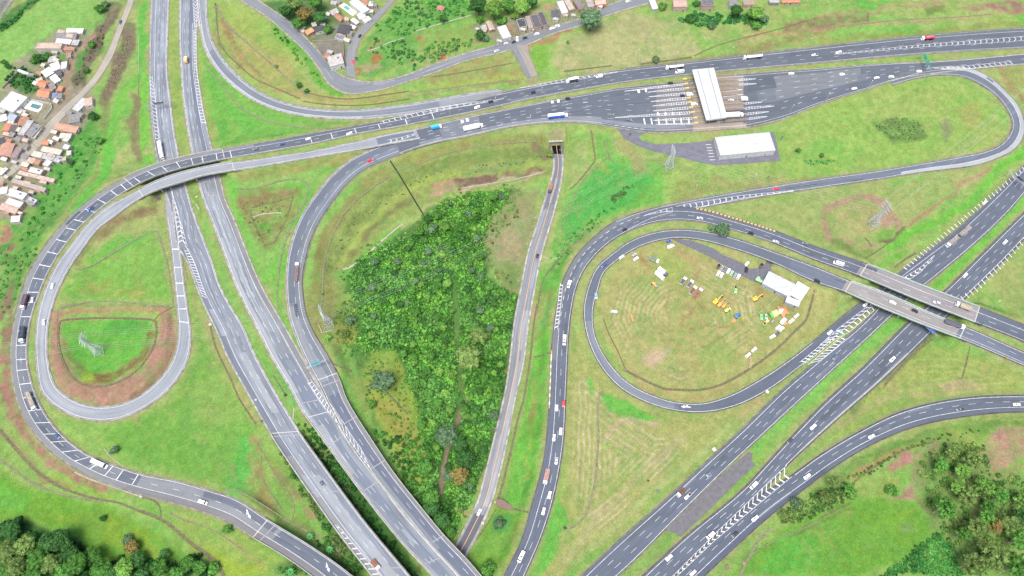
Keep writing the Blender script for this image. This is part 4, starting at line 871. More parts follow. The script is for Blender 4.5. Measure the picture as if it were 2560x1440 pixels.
M.gore([(1300,219),(1400,200),(1500,184),(1545,179)],[(1300,220),(1410,206),(1480,193),(1545,180)],18,'bars',.5,shift=.02);M.gore([(2085,135),(2298,112),(2500,96),(2600,87)],[(2085,137),(2298,118),(2500,106),(2600,98)],36,'chev',.55,apex=.008)
def arrow(M,u,v,du,dv,z=0.0):
 l = math.hypot(du,dv);du /= l;dv /= l;px,py = -dv,du
 q = lambda a,b: (u + du * a + px * b,v + dv * a + py * b)
 M.poly([q(-14,-1.2),q(-14,1.2),q(2,1.5),q(2,4),q(11,0),q(2,-4),q(2,-1.5)],z)
 M.poly([q(-9,1.5),q(-3,5.5),q(-1,3),q(-5,1.5)],z)
arrow(M,622,1287,5,12);arrow(M,820,1420,4,12);M.done()
M = Marks('R3');M.line(.2,.2,b=(1190,245));M.line(.88,.2);M.done()
M = Marks('R4');M.line(.04,.22);M.line(.96,.2)
for f in (.28,.46): M.line(f,.2,(4,8),a=(1030,340),b=(1500,260))
for f in (.66,.8): M.line(f,.2,(4,8),a=(1030,345),b=(1400,290),ph=4)
for f in (.17,.3,.43,.56,.68,.8): M.line(f,.2,(4,12),a=(1400,270),b=(1620,270),ph=R.uniform(0,5))
for f in (.14,.28,.42,.56,.68,.8): M.line(f,.2,(4,10),a=(1900,230),b=(2120,200),ph=R.uniform(0,5))
for f in (.3,.55): M.line(f,.2,(4,8),a=(2130,190),b=(2330,170))
M.line(.5,.16,(4,8),a=(2330,165));M.gore([(2334,169),(2420,164),(2530,153)],[(2334,171),(2420,172),(2532,160)],15,'bars',.55,shift=.03)
M.poly([(1377,252),(1383,251),(1385,258),(1378,259)],4);M.poly([(1392,249),(1398,248),(1400,256),(1393,257)],4);M.line(0.97,.1,a=(1377,250),b=(1400,250));M.poly([(1151,301),(1158,299),(1160,306),(1153,308)],4);M.poly([(1164,297),(1171,296),(1173,303),(1166,305)],4);M.poly([(1592,223),(1598,223),(1601,232),(1595,233)],4);M.poly([(1611,220),(1616,220),(1618,229),(1613,230)],4)
def wedge(x0,y0,x1,y1,h,n):
 """hatched wedge from its tip to an island nose"""
 d = math.hypot(x1 - x0,y1 - y0);a = [(x0,y0),((x0 + x1) / 2,(y0 + y1) / 2 - h * .8),(x1,y1 - h)];b = [(x0,y0 + .4),((x0 + x1) / 2,(y0 + y1) / 2 + h * .8),(x1,y1 + h)]
 M.gore(a,b,n,'chev',.44,apex=.02 if x1 > x0 else .03,border=.34)
WED = [(1561,228,1708,211,2,22),(1621,230,1711,222,2.6,14),(1622,242,1713,234,2.6,14),(1627,254,1715,246,2.8,14),(1631,265,1718,257,2.8,14),(1633,277,1721,270,2.8,14),(1536,294,1725,282,3,30),(1633,301,1731,296,2.6,15),(1640,311,1733,309,1.6,14),
 (1890,197,1846,200,2,7),(1891,209,1848,212,2,7),(1856,224,1803,227,2,8),(1858,236,1808,240,2,8),(1906,255,1863,259,2.2,7),(1936,265,1863,271,2.6,10),(1922,279,1868,285,2.4,8),(1918,291,1873,297,2.4,8)]
for q in WED: wedge(*q)
for x in (1608,1626,1644,1663,1682,1700,1719): M.poly([(x,296),(x + 3.4,296),(x + 6,311),(x + 2.6,311)],4,dz=.05)
for x in (1643,1662,1680,1697): M.poly([(x,280),(x + 3,280),(x + 4,288),(x + 1,288)],4,dz=.05)
M.line(.955,.3,(2.5,2.5),a=(1536,316),b=(1616,329));M.done()
M = Marks('R8');M.line(.9,.2);M.line(.36,.2,b=(2250,430));M.line(.1,.2,a=(2250,430));M.gore([(1614,537),(1661,523),(1722,509),(1850,489),(1985,476)],[(1614,538),(1661,529),(1733,522),(1852,496),(1985,478)],25,'chev',.6,apex=.008);M.done()
M = Marks('R9');M.line(.34,.22,a=(2600,860),b=(1620,545));M.line(.36,.22,a=(1386,830));M.line(.34,.26,(3,3),a=(1640,540),b=(1386,830));M.line(.64,.16,(4.5,9));M.line(.95,.2)
M.gore([(1401,708),(1393,770),(1386,824)],[(1407,712),(1401,770),(1394,824)],12,'bars',.55,shift=-.03);M.done()
M = Marks('R10');M.line(.05,.22);M.line(.95,.22,b=(2030,860));M.line(.78,.2,b=(2150,730));M.line(.38,.16,(4.5,9),b=(2120,715))
M.gore([(2050,862),(2095,822),(2170,765)],[(2082,852),(2124,830),(2190,772)],10,'chev',.8,apex=.05);M.gore([(1999,906),(2040,872),(2072,846)],[(2008,912),(2050,880),(2088,846)],9,'bars',.7,shift=.04)
arrow(M,1713,1017,-12,-1);M.done()
M = Marks('R11');M.line(.15,.22,b=(2210,780));M.line(.18,.22,a=(2240,710));M.line(.42,.16,(4.5,8));M.line(.69,.16,(4.5,8),ph=2);M.line(.95,.22)
M.gore([(2258,695),(2300,669),(2336,638)],[(2272,700),(2302,680),(2336,640)],7,'chev',.9,apex=-.05);M.gore([(2254,671),(2400,548),(2560,414)],[(2263,677),(2408,556),(2566,423)],36,'bars',.6,shift=.0,border=0)
M.gore([(2020,912),(2060,878),(2105,840)],[(2046,904),(2075,882),(2116,846)],9,'bars',.7,shift=.0);M.done()
M = Marks('R12');M.line(.1,.22);M.line(.38,.16,(4.5,6));M.line(.66,.16,(4.5,6),ph=2);M.line(.93,.22,a=(1950,1155)); 
M.gore([(1660,1462),(1786,1336),(1898,1228),(1967,1163)],[(1666,1466),(1786,1352),(1886,1269),(1979,1192)],28,'chev',.8,apex=-.022);M.gore([(2396,745),(2438,716),(2515,640),(2590,560)],[(2406,756),(2448,727),(2522,652),(2598,570)],20,'bars',.6,shift=0,border=0);M.done()
M = Marks('R13');M.line(.07,.22,a=(1990,1185));M.line(.38,.16,(4.5,6));M.line(.72,.22);M.done()
M = Marks('R14');M.line(.51,.36,m='o');M.done()
M = Marks('R15');M.line(.48,.25,a=(1060,185),b=(1240,125),m='f');M.done()
M = Marks('R14b');M.line(.45,.25,m='f');M.done()
# paved pads
def pad(nm,key,m,label,dz=.0):
 pts,z = PADS[key];mb = MB();P = [up3(u,v,z) + np.array([0,0,dz]) for u,v in pts]
 if np.cross(P[1] - P[0],P[2] - P[1])[2] > 1e9: P = P[::-1]
 a = sum(P[i][0] * P[(i + 1) % len(P)][1] - P[(i + 1) % len(P)][0] * P[i][1] for i in range(len(P)))
 if a < 0: P = P[::-1]
 mb.prism([(p[0],p[1]) for p in P],z - .8,z + dz);o = mb.build(nm,m);tag(o,label,'paving',kind='structure');return o
PADM = mat('car_park_asphalt',alb((152,152,166)),.95,noise=.14,scale=.3)
o = pad('car_park','service',PADM,'grey car park beside the white roofed office')
mb = MB()
for i,(y0,y1) in enumerate(((361,362),(369,370),(376,377),(383,384),(391,392),(399,400))):
 mb.face([up3(u,v,3.8) for u,v in ((1764 + i * 2,y0),(1778 + i * 2,y0),(1778 + i * 2,y1),(1764 + i * 2,y1))][::-1])
mb.build('bay_marking',WHITE,o)
pad('gravel_track','yard',mat('grey_gravel',alb((146,146,156)),1,noise=.22,scale=.9),'grey gravel track to the depot sheds')
pad('gravel_median','median',mat('median_gravel',alb((150,148,152)),1,noise=.16,scale=.4),'bare gravel median between the right highway halves',.03)

# ------------------------------------------------------------------ bridges and viaducts
def bridge(key,name,label,rng_i,piers,cmat,deep=1.3,gap=.0):
 """deck girder, two parapets and piers under the bridge part of a road"""
 rd = ROADS[key];k = np.nonzero((rd['si'] >= rng_i[0]) & (rd['si'] <= rng_i[1]))[0]
 s0,s1 = rd['s'][k[0]],rd['s'][k[-1]];c = rpos(rd,(s0 + s1) / 2,.5)
 root = empty(name,c - np.array([0,0,deep]),0,label,'bridge')
 def loc(o):
  o.parent = root;o.matrix_parent_inverse = Matrix.Translation(-root.location);return o
 n = max(3,int((s1 - s0) / 4));ss = np.linspace(s0,s1,n)
 t = np.stack([np.interp(ss,rd['s'],rd['tan'][:,i]) for i in range(3)],-1);nn = np.stack([t[:,1],-t[:,0],0 * t[:,0]],-1);nn /= np.linalg.norm(nn,axis=1)[:,None]
 A = rpos(rd,ss,0);B = rpos(rd,ss,1);sgn = np.sign(((B - A) * nn).sum(1))[:,None];nn = nn * sgn
 z = np.array([0,0,1.0])
 mb = MB();mb.loft([[A[i] - nn[i] * .25 - z * .06,B[i] + nn[i] * .25 - z * .06,B[i] + nn[i] * .25 - z * .5,B[i] - nn[i] * 1.2 - z * deep,A[i] + nn[i] * 1.2 - z * deep,A[i] - nn[i] * .25 - z * .5] for i in range(n)])
 loc(mb.build('girder',cmat))
 for P,q in ((A,-1),(B,1)):
  mb = MB();o = nn * q
  mb.loft([[P[i] + o[i] * .34 - z * .75,P[i] + o[i] * .34 + z * .92,P[i] + o[i] * .02 + z * .92,P[i] - o[i] * .12 + z * .02,P[i] + o[i] * .02 - z * .1] for i in range(n)])
  loc(mb.build('parapet',cmat))
 for f in (.0,1.0):
  s = s0 + (s1 - s0) * f;mb = MB();a = rpos(rd,s,.0);b = rpos(rd,s,1.0);tt = t[0 if f == 0 else -1] * .25;d = z * .04
  mb.face([a - tt + d,a + tt + d,b + tt + d,b - tt + d]);loc(mb.build('expansion_joint',mat('joint_metal',alb((226,222,216),.5),.6)))
 for u,v in piers:
  s = s_at(rd,u,v);p = rpos(rd,s,.5);a = rpos(rd,s,.12);b = rpos(rd,s,.88);tt = np.array([np.interp(s,rd['s'],rd['tan'][:,i]) for i in range(3)]);tt[2] = 0
  gz = float(ground_z(p[0],p[1])) - 2
  mb = MB();top = p[2] - deep + .05
  e = np.array([b[0] - a[0],b[1] - a[1],0]) * .5
  mb.hexa([np.array([p[0],p[1],0]) + q for q in (-e - tt * .7 + z * (top - 1.1),e - tt * .7 + z * (top - 1.1),e + tt * .7 + z * (top - 1.1),-e + tt * .7 + z * (top - 1.1),-e - tt * .7 + z * top,e - tt * .7 + z * top,e + tt * .7 + z * top,-e + tt * .7 + z * top)])
  for g in (-.6,.6): mb.tube((p[0] + e[0] * g,p[1] + e[1] * g,gz),(p[0] + e[0] * g,p[1] + e[1] * g,top - 1.0),.62,n=10)
  loc(mb.build('pier',cmat))
 return root
bridge('R5','flyover_bridge','curved concrete flyover with dark rumble striped deck over the left highway',(16.4,19.9),[(570,385),(488,402),(405,432)],CONC)
bridge('R6','flyover_bridge','slimmer pale flyover just below the rumble striped one',(25.2,29.6),[(575,420),(486,432),(395,463)],CONC)
bridge('R9','highway_bridge','upper of the two straight bridges over the right highway',(1.95,4.0),[(2395,775),(2312,738),(2230,705)],CONC_G)
bridge('R10','highway_bridge','lower of the two straight bridges over the right highway',(1.95,4.95),[(2340,806),(2262,774),(2190,745)],CONC_G)
bridge('R1','viaduct','worn pale viaduct of the left highway with hatched shoulder',(16.6,30),[(735,1130),(820,1240),(890,1330),(970,1430)],CONC)
bridge('R2','viaduct','viaduct between the pale one and the ramp viaduct at the bottom',(14.2,30),[(830,1080),(900,1180),(1000,1310),(1090,1410)],CONC)
bridge('R2b','viaduct','ramp viaduct along the edge of the wooded hollow',(14.6,40),[(860,1000),(930,1100),(1010,1210),(1140,1370)],CONC)
bridge('R5','viaduct','short viaduct with white arrows at the bottom left',(39.9,60),[(690,1345),(790,1415)],CONC)
def joint(key,pts):
 rd = ROADS[key];mb = MB()
 for u,v in pts:
  s = s_at(rd,u,v);P = [rpos(rd,s - .3,.0),rpos(rd,s - .3,1),rpos(rd,s + .3,1),rpos(rd,s + .3,0)]
  mb.face([p + np.array([0,0,.08]) for p in P])
 mb.build('deck_joint',mat('deck_joint',alb((196,192,196),.42),.8,noise=.2,scale=1),RO[key])
joint('R1',[(700,1100),(792,1240),(970,1410)]);joint('R2',[(770,1010),(830,1110),(920,1225),(1070,1410)]);joint('R2b',[(845,955),(885,1050),(940,1170),(1085,1360)]);joint('R5',[(680,1305)])
# underpass portal where the low road goes below the toll road
root = empty('underpass_portal',gp(1391,360),0,'dark square mouth of the underpass below the toll road','underpass')
a = up3(1376,355,2.0);b = up3(1404,355,2.0)
def chl(o,r): o.parent = r;o.matrix_parent_inverse = Matrix.Translation(-Vector(r.location));return o
x0,x1,y = a[0],b[0],a[1]
mb = MB();mb.box(x0 - 1.2,x1 + 1.2,y,y + 1.1,1.3,2.2);chl(mb.build('lintel',CONC),root)
for q in (x0 - .9,x1 - .1): mb = MB();mb.hexa([(q,y - 8,-5),(q + 1,y - 8,-5),(q + 1,y + 5,-5),(q,y + 5,-5),(q,y - 8,-2.0),(q + 1,y - 8,-2.0),(q + 1,y + 5,1.9),(q,y + 5,1.9)]);chl(mb.build('wing_wall',CONC_D),root)
mb = MB();mb.box(x0 - .8,x1 + .8,y + 1.1,y + 14,1.5,1.75);chl(mb.build('tunnel_ceiling',CONC_D),root)
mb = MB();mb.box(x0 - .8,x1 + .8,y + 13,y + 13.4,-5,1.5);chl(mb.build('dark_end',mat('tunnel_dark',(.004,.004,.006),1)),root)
for q in (x0 - .9,x1 + .1): mb = MB();mb.box(q,q + .8,y + 5,y + 14,-5,1.5);chl(mb.build('side_wall',CONC_D),root)
# ------------------------------------------------------------------ drainage channels
DRM = mat('weathered_concrete',alb((170,170,134)),.95,noise=.3,scale=.6);DRK = mat('dark_channel',alb((150,142,108)),1,noise=.3,scale=.8);DRP = mat('pale_channel',alb((212,204,180),.42),.95,noise=.2,scale=.8)
def drain(pts,w=.9,m=None,sm=True,label='weathered concrete drainage channel in the grass',dz=.12):
 p = np.array(curve(pts,8) if sm else pts);P = gp(p[:,0],p[:,1]);P = P[np.concatenate([[True],np.hypot(*np.diff(P[:,:2],axis=0).T) > .05])]
 d = np.gradient(P,axis=0);n = np.stack([d[:,1],-d[:,0],0 * d[:,0]],-1);n /= np.linalg.norm(n,axis=1)[:,None] + 1e-9
 z = np.array([0,0,1.0]);mb = MB()
 for i in range(len(P) - 1):
  for a,b,za,zb in ((-.5,-.28,dz + .1,dz),(-.28,.28,dz,dz),(.28,.5,dz,dz + .1)):
   mb.face([P[i] + n[i] * a * w + z * za,P[i + 1] + n[i + 1] * a * w + z * za,P[i + 1] + n[i + 1] * b * w + z * zb,P[i] + n[i] * b * w + z * zb][::-1])
  for a in (-.5,.5):
   q = [P[i] + n[i] * a * w + z * (dz + .1),P[i + 1] + n[i + 1] * a * w + z * (dz + .1),P[i + 1] + n[i + 1] * a * w - z * .3,P[i] + n[i] * a * w - z * .3];mb.face(q if a > 0 else q[::-1])
 o = mb.build('drain_channel',m or DRM);tag(o,label,'drain',kind='structure')
D = [([(148,805),(160,800),(200,797),(262,795),(375,799),(390,812),(390,845),(375,885),(338,930),(288,958),(238,967),(200,957),(170,930),(150,880),(145,840),(148,805)],1.3,DRK),
([(150,772),(205,758),(262,753),(340,758),(433,768)],.9,None),([(433,768),(397,788),(384,804)],.7,DRK),([(145,778),(142,805)],.7,None),
([(187,672),(215,670),(245,655),(300,622),(350,592),(391,577)],1.2,None),([(391,577),(398,592),(418,660),(428,720),(434,768)],1.0,None),([(453,640),(470,700)],.8,None),
([(592,472),(640,470),(700,452),(745,448),(764,455),(770,475),(760,510),(735,550),(722,580),(706,630),(697,680),(693,740),(700,780)],1.1,None),
([(628,520),(650,512),(690,505),(733,491)],.6,DRK),([(733,491),(715,550),(695,590),(684,608),(660,612)],.6,DRK),([(627,525),(628,540),(640,570),(659,608)],.6,DRK),([(632,543),(660,535),(703,532)],1.0,DRP),
([(975,402),(1000,440),(1030,490),(1064,546)],.9,mat('black_channel',(.02,.022,.018),1)),
([(975,440),(930,470),(880,510),(845,560),(820,620),(808,680),(806,740),(800,770)],1.0,None),([(1340,355),(1240,360),(1130,380),(1030,415),(985,432)],.8,None),
([(1007,560),(980,580),(930,625),(890,660),(858,674)],1.6,DRP),([(1355,432),(1280,450),(1200,463),(1155,470)],.7,DRP),
([(1478,326),(1485,375),(1487,400),(1470,425),(1445,455),(1426,473)],1.1,DRK),([(1530,380),(1490,420),(1450,460),(1425,520),(1408,560),(1404,575)],.9,None),([(1508,350),(1522,388),(1540,410)],.8,None),
([(1455,600),(1430,615),(1400,645),(1380,670),(1360,700),(1352,730),(1345,770)],1.6,DRK),([(1358,642),(1375,648),(1395,645)],.7,DRP),([(1395,645),(1410,615),(1440,585),(1470,582)],.8,None),
([(1345,760),(1336,810),(1330,870),(1322,930),(1310,1000),(1298,1040),(1290,1075),(1280,1120),(1270,1160),(1258,1210),(1246,1250)],1.8,DRK),([(1333,892),(1350,890),(1375,882)],.8,DRK),([(1283,1272),(1322,1281)],1.0,DRK),([(1240,1272),(1225,1300),(1205,1330),(1192,1350)],.6,DRK),
([(1500,983),(1496,1000),(1494,1050),(1497,1090),(1490,1180),(1480,1240),(1465,1285),(1445,1310),(1425,1320),(1410,1320)],1.1,None),
([(1563,925),(1600,945),(1655,970),(1685,974),(1740,975),(1790,966),(1840,943),(1900,905),(1950,865),(1990,825),(2015,800),(2026,765),(2034,735)],1.5,DRK),([(1508,795),(1520,830),(1545,880),(1563,922)],.7,DRK),
([(2264,565),(2230,600),(2190,630),(2160,647)],.8,DRK),([(2162,595),(2172,604),(2178,616)],.9,DRK),([(2235,668),(2260,650),(2290,632)],1.4,DRK),([(2425,866),(2415,910),(2405,945)],.8,DRK),([(2330,848),(2290,880),(2240,930),(2210,965)],1.4,DRK),
([(2135,1205),(2190,1165),(2240,1138),(2290,1115),(2335,1105)],1.0,DRK),([(2130,1257),(2090,1275),(2050,1295)],.7,DRK),([(1930,1320),(1900,1345),(1880,1380),(1864,1410),(1850,1440)],1.2,None),([(2050,1300),(2000,1325),(1940,1350),(1880,1385)],.6,None),
([(0,1075),(30,1110),(60,1145),(90,1175),(130,1205),(180,1228),(240,1245),(300,1256),(350,1277),(400,1297),(440,1325),(480,1360),(512,1382),(540,1405),(560,1440)],1.9,DRK),([(0,1150),(30,1170),(70,1200),(120,1225),(170,1240),(250,1253)],1.1,None),([(355,1242),(385,1252),(400,1268),(402,1295)],.9,DRK),([(420,1280),(460,1300),(512,1315),(560,1340),(600,1370),(620,1382)],.8,None),
([(187,1181),(230,1200),(290,1220),(352,1242)],.8,DRP),([(260,1122),(280,1145),(310,1168)],.5,DRP),([(550,1235),(584,1224),(620,1240),(660,1265),(700,1290),(740,1315),(790,1338),(830,1365),(860,1395),(872,1440)],1.1,None),
([(540,15),(555,40),(570,65),(610,100),(650,135),(690,170),(730,205),(770,240)],1.2,None),([(541,20),(545,80),(560,125),(600,165),(640,198),(700,225),(750,247)],1.0,DRK),([(770,233),(820,243),(880,247),(960,237),(1024,228)],.9,DRK),([(757,253),(830,262),(920,262),(1024,247)],.8,DRK),([(512,168),(540,195),(570,232),(600,268),(660,300),(730,315),(800,322),(850,318)],1.2,None),([(570,60),(590,110),(625,160),(660,195)],.6,None),
([(1075,193),(1150,182),(1280,158)],.8,DRK),([(1030,232),(1160,215),(1310,198)],.8,None),([(1040,78),(1100,60),(1178,38)],1.0,DRP),([(918,128),(945,120),(970,108),(1010,95)],.9,DRP),([(1600,160),(1680,150),(1730,143)],1.4,DRK),([(1735,140),(1790,115),(1860,95),(1950,72),(2040,45)],.7,DRK),([(2170,32),(2170,58)],1.0,DRK),([(2048,73),(2150,60),(2250,50),(2400,42),(2480,35)],.8,None),([(1410,178),(1480,170),(1530,164)],1.1,DRK),
([(640,1100),(655,1130),(670,1155),(690,1190),(720,1230),(735,1270),(730,1300)],.6,None),([(653,1140),(652,1180),(665,1215),(690,1250),(705,1275)],.5,None),([(525,810),(540,870),(578,950),(600,1000),(640,1060)],.9,DRK),([(684,940),(700,965),(712,985)],.8,DRK),([(735,1020),(732,1055)],.8,DRP),([(457,70),(458,150)],.3,None),([(490,510),(498,525)],.9,DRP),([(347,90),(347,180)],.5,DRP),([(347,185),(346,260),(347,360)],.5,None),([(820,900),(835,910),(860,921),(880,928)],1.0,DRK),([(918,920),(935,935)],.8,DRK),([(963,977),(990,1005),(1020,1035)],.9,DRK),([(250,340),(225,390),(205,430),(180,465)],.6,None),([(0,632),(20,640),(40,655),(78,669)],.8,DRK),([(2390,950),(2400,945),(2410,955)],.3,None)]
for d in D: drain(*d)
# muddy pond at the end of the ditch
mb = MB();q = np.array(curve([(1240,1252),(1255,1250),(1275,1262),(1282,1270),(1278,1276),(1255,1272),(1240,1265),(1240,1252)],5)[:-1]);P = gp(q[:,0],q[:,1],.25)
zz = float(np.max(P[:,2]));c0 = P.mean(0)
for i in range(len(P)): j = (i + 1) % len(P);mb.face([(c0[0],c0[1],zz),(P[i][0],P[i][1],zz),(P[j][0],P[j][1],zz)]);mb.face([(P[i][0],P[i][1],zz),(P[i][0],P[i][1],zz - 1.5),(P[j][0],P[j][1],zz - 1.5),(P[j][0],P[j][1],zz)])
tag(mb.build('muddy_pond',mat('muddy_water',alb((166,138,118)),.25,spec=.5,noise=.1,scale=.4)),'brown muddy pond beside the low road','pond',kind='structure')
mb = MB();q = np.array(curve([(1170,985),(1160,1010),(1150,1050),(1140,1080),(1128,1110),(1118,1140),(1108,1175),(1108,1195),(1102,1235)],6));P = gp(q[:,0],q[:,1],.1)
for i in range(len(P) - 1):
 w = 1.0 + .5 * math.sin(i * 1.3);d = P[i + 1] - P[i];n = np.array([-d[1],d[0],0]);n /= np.linalg.norm(n);z = np.array([0,0,.15])
 mb.face([P[i] - n * w + z,P[i + 1] - n * w + z,P[i + 1] + n * w + z,P[i] + n * w + z][::-1])
tag(mb.build('stream',mat('stream_water',alb((158,132,112)),.3,spec=.5,noise=.15,scale=.5)),'brown stream winding through the wooded hollow','stream',kind='structure')

# ------------------------------------------------------------------ guardrails, barriers, fences
def rail(key,f,a,b,label,out=.9,h=.75,m=None):
 rd = ROADS[key];s0 = 0 if a is None else s_at(rd,*a);s1 = rd['s'][-1] if b is None else s_at(rd,*b)
 if s1 < s0: s0,s1 = s1,s0
 n = max(2,int((s1 - s0) / 4));ss = np.linspace(s0,s1,n);P = rpos(rd,ss,f);C = rpos(rd,ss,.5);t = np.gradient(P,axis=0);nn = np.stack([t[:,1],-t[:,0],0 * t[:,0]],-1);nn /= np.linalg.norm(nn,axis=1)[:,None]
 nn *= np.sign(((P - C) * nn).sum(1))[:,None];P = P + nn * out;P[:,2] -= .15;z = np.array([0,0,1.0]);mb = MB()
 mb.loft([[P[i] - nn[i] * .05 + z * (h - .3),P[i] + nn[i] * .05 + z * (h - .3),P[i] + nn[i] * .09 + z * (h - .1),P[i] + nn[i] * .05 + z * h,P[i] - nn[i] * .05 + z * h] for i in range(n)])
 for p in P: mb.box(p[0] - .07,p[0] + .07,p[1] - .07,p[1] + .07,p[2] - .4,p[2] + h - .05)
 return tag(mb.build('guardrail',m or STEEL),label,'guardrail','guardrails along the roads')
rail('R4',1,(1040,369),(1500,306),'steel guardrail on the lower edge of the toll road approach')
rail('R4',1,(1900,305),(2300,187),'steel guardrail between the toll road and the teardrop field')
rail('R2b',1,(1000,388),(760,700),'steel guardrail on the terraced side of the curved ramp')
rail('R5',1,(310,460),(40,800),'steel guardrail on the village side of the big outer loop');rail('R5',1,(100,1110),(420,1250),'steel guardrail by the red bank of the outer loop')
rail('R6',0,(340,500),(150,720),'steel guardrail inside the pale loop ramp');rail('R9',1,(1930,600),(1500,620),'steel guardrail inside the dark curve above the hay loop')
rail('R10',0,(2030,675),(1500,670),'steel guardrail on the outer top side of the hay loop');rail('R13',0,(2560,989),(2060,1135),'steel guardrail above the slip road at the lower right')
rail('R5',1,(2560,71),(2050,117),'steel guardrail along the bank at the top right');rail('R5',1,(2000,122),(1560,173),'steel guardrail below the hillside above the canopy')
rail('R5',0,(1500,215),(1060,303),'steel guardrail on the grass strip left of the toll plaza');rail('R5',0,(640,384),(1000,315),'steel guardrail where the flyover road meets the grass strip');rail('R1',0,(377,120),(400,420),'steel guardrail left of the hatched highway shoulder');rail('R11',0,(2300,645),(2560,415),'steel guardrail behind the comb hatched shoulder')
rail('R12',1,(2440,735),(2560,600),'steel guardrail on the outer hatched side by the right edge');rail('R3',1,(520,110),(1000,266),'steel guardrail on the upper side of the sweeping ramp')
def block_row(key,f,a,b,n,colors,label,cat,grp,out=.0,size=(1.9,.55,.8)):
 rd = ROADS[key];s0,s1 = s_at(rd,*a),s_at(rd,*b);o0 = None
 L,wd,h = size
 for i in range(n):
  s = s0 + (s1 - s0) * i / (n - 1);p = rpos(rd,s,f);t = [np.interp(s,rd['s'],rd['tan'][:,k]) for k in range(2)]
  if i < len(colors):
   mb = MB();ring = lambda x,k: [(x,-wd / 2 * k,0),(x,-wd / 2 * k,.25),(x,-.12 * k,h - .1),(x,-.1 * k,h),(x,.1 * k,h),(x,.12 * k,h - .1),(x,wd / 2 * k,.25),(x,wd / 2 * k,0)]
   mb.loft([ring(-L / 2,.85),ring(-L / 2 + .1,1),ring(L / 2 - .1,1),ring(L / 2,.85)]);me = mb.mesh('traffic_barrier',colors[i]);colors_me.append(me)
  ob = link('traffic_barrier',colors_me[-1 - (i % len(colors))] if i >= len(colors) else colors_me[-1]);ob.location = p + np.array([0,0,.02]);ob.rotation_euler = (0,0,math.atan2(t[1],t[0]));tag(ob,label,cat,grp)
YEL = mat('yellow_plastic',alb((250,222,150),.5),.5,noise=.08,scale=2);WPL = mat('white_plastic',(.75,.74,.7),.5)
colors_me = []
block_row('R9',.04,(1936,577),(1745,523),21,[YEL],'yellow plastic barrier in the row along the dark curve shoulder','barrier','yellow barriers above the hay loop',size=(1.7,1.0,.9))
colors_me = []
block_row('R9',.0,(1380,880),(1371,1015),16,[YEL,WPL],'short plastic barrier in the row left of the middle road','barrier','barriers left of the middle road',size=(2.2,.8,.9))
# ------------------------------------------------------------------ toll plaza
RT = ROADS['R4']
def row_thing(x0,y0,x1,y1): a = up3(x0,y0,4.0);b = up3(x1,y1,4.0);d = b - a;return a,b,math.atan2(d[1],d[0]),float(np.hypot(d[0],d[1]))
ISL = [(1706,199,1841,187),(1708,211,1846,200),(1711,222,1848,212),(1713,234,1846,223),(1715,246,1846,236),(1718,257,1858,247),(1721,270,1863,259),(1725,282,1863,271),(1731,296,1868,285),(1733,309,1873,298)]
ORD = ['topmost','second','third','fourth','fifth','sixth','seventh','eighth','ninth','lowest']
BOOTH = mat('booth_panel',alb((225,228,226),.5),.5);GLASS = mat('dark_glass',(.035,.04,.05),.12,spec=.6);KERB = mat('kerb_concrete',alb((196,182,158),.45),.9,noise=.2,scale=1);ISLT = mat('island_top',alb((176,156,140)),.95,noise=.2,scale=.8)
pier_m = mat('white_steel',alb((236,240,240),.5),.45)
isl0 = None
for i,q in enumerate(ISL):
 a,b,rz,Ln = row_thing(*q)
 r = empty('toll_island',a,rz,'long toll island with yellow nose, %s of the ten rows' % ORD[i],'toll island','toll islands under the canopy')
 w = .95
 mb = MB();mb.prism([(0,-.5),(1.4,-w),(Ln - 1.2,-w),(Ln,-.4),(Ln,.4),(Ln - 1.2,w),(1.4,w),(0,.5)],-.05,.26);mb.build('kerb',KERB,r)
 mb = MB();mb.box(1.6,Ln - 1.6,-w + .18,w - .18,.26,.3);mb.build('island_top',ISLT,r)
 mb = MB();mb.loft([[(.1,-.35,.26),(.1,.35,.26),(.3,.25,.9),(.3,-.25,.9)],[(1.6,-.75,.26),(1.6,.75,.26),(1.6,.55,1.15),(1.6,-.55,1.15)],[(3.6,-.75,.26),(3.6,.75,.26),(3.6,.55,1.15),(3.6,-.55,1.15)]]);mb.build('yellow_nose',YEL,r)
 mb = MB();mb.box(4.0,9.0,-.3,.3,.3,1.0,.1,.08);mb.build('crash_wall',mat('ochre_paint',alb((214,196,156),.45),.6),r)
 mb = MB();mb.box(Ln * .82,Ln - 1.8,-.25,.25,.3,.9,.1,.08);mb.build('end_wall',mat('pinkish_concrete',alb((206,186,172),.42),.8),r)
 bt = empty('toll_booth',a + np.array([math.cos(rz),math.sin(rz),0]) * Ln * .46,rz,'small toll booth under the canopy on the %s island' % ORD[i],'toll booth','toll booths under the canopy')
 bt.location.z = 4.3
 mb = MB();mb.box(-1.9,1.9,-.72,.72,0,1.0);mb.box(-1.9,-1.7,-.72,.72,1,2.3);mb.box(1.7,1.9,-.72,.72,1,2.3);mb.box(-.1,.1,-.72,.72,1,2.3);mb.build('booth_wall',BOOTH,bt)
 mb = MB();mb.box(-1.7,-.1,-.7,.7,1.0,2.3);mb.box(.1,1.7,-.7,.7,1.0,2.3);mb.build('window',GLASS,bt)
 mb = MB();mb.box(-2.1,2.1,-.9,.9,2.3,2.5);mb.build('roof',BOOTH,bt)
 gt = empty('barrier_gate',a + np.array([math.cos(rz),math.sin(rz),0]) * Ln * .72 + np.array([0,0,.3]),rz,'toll lane barrier with thin arm beside the %s island' % ORD[i],'barrier gate','toll lane barrier arms')
 mb = MB();mb.box(-.2,.2,-.2,.2,0,1.0);mb.build('housing',YEL,gt)
 mb = MB();mb.box(-.05,.05,.2,3.0,.85,.97);mb.build('arm',mat('red_white_arm',alb((226,120,100),.5),.5),gt)
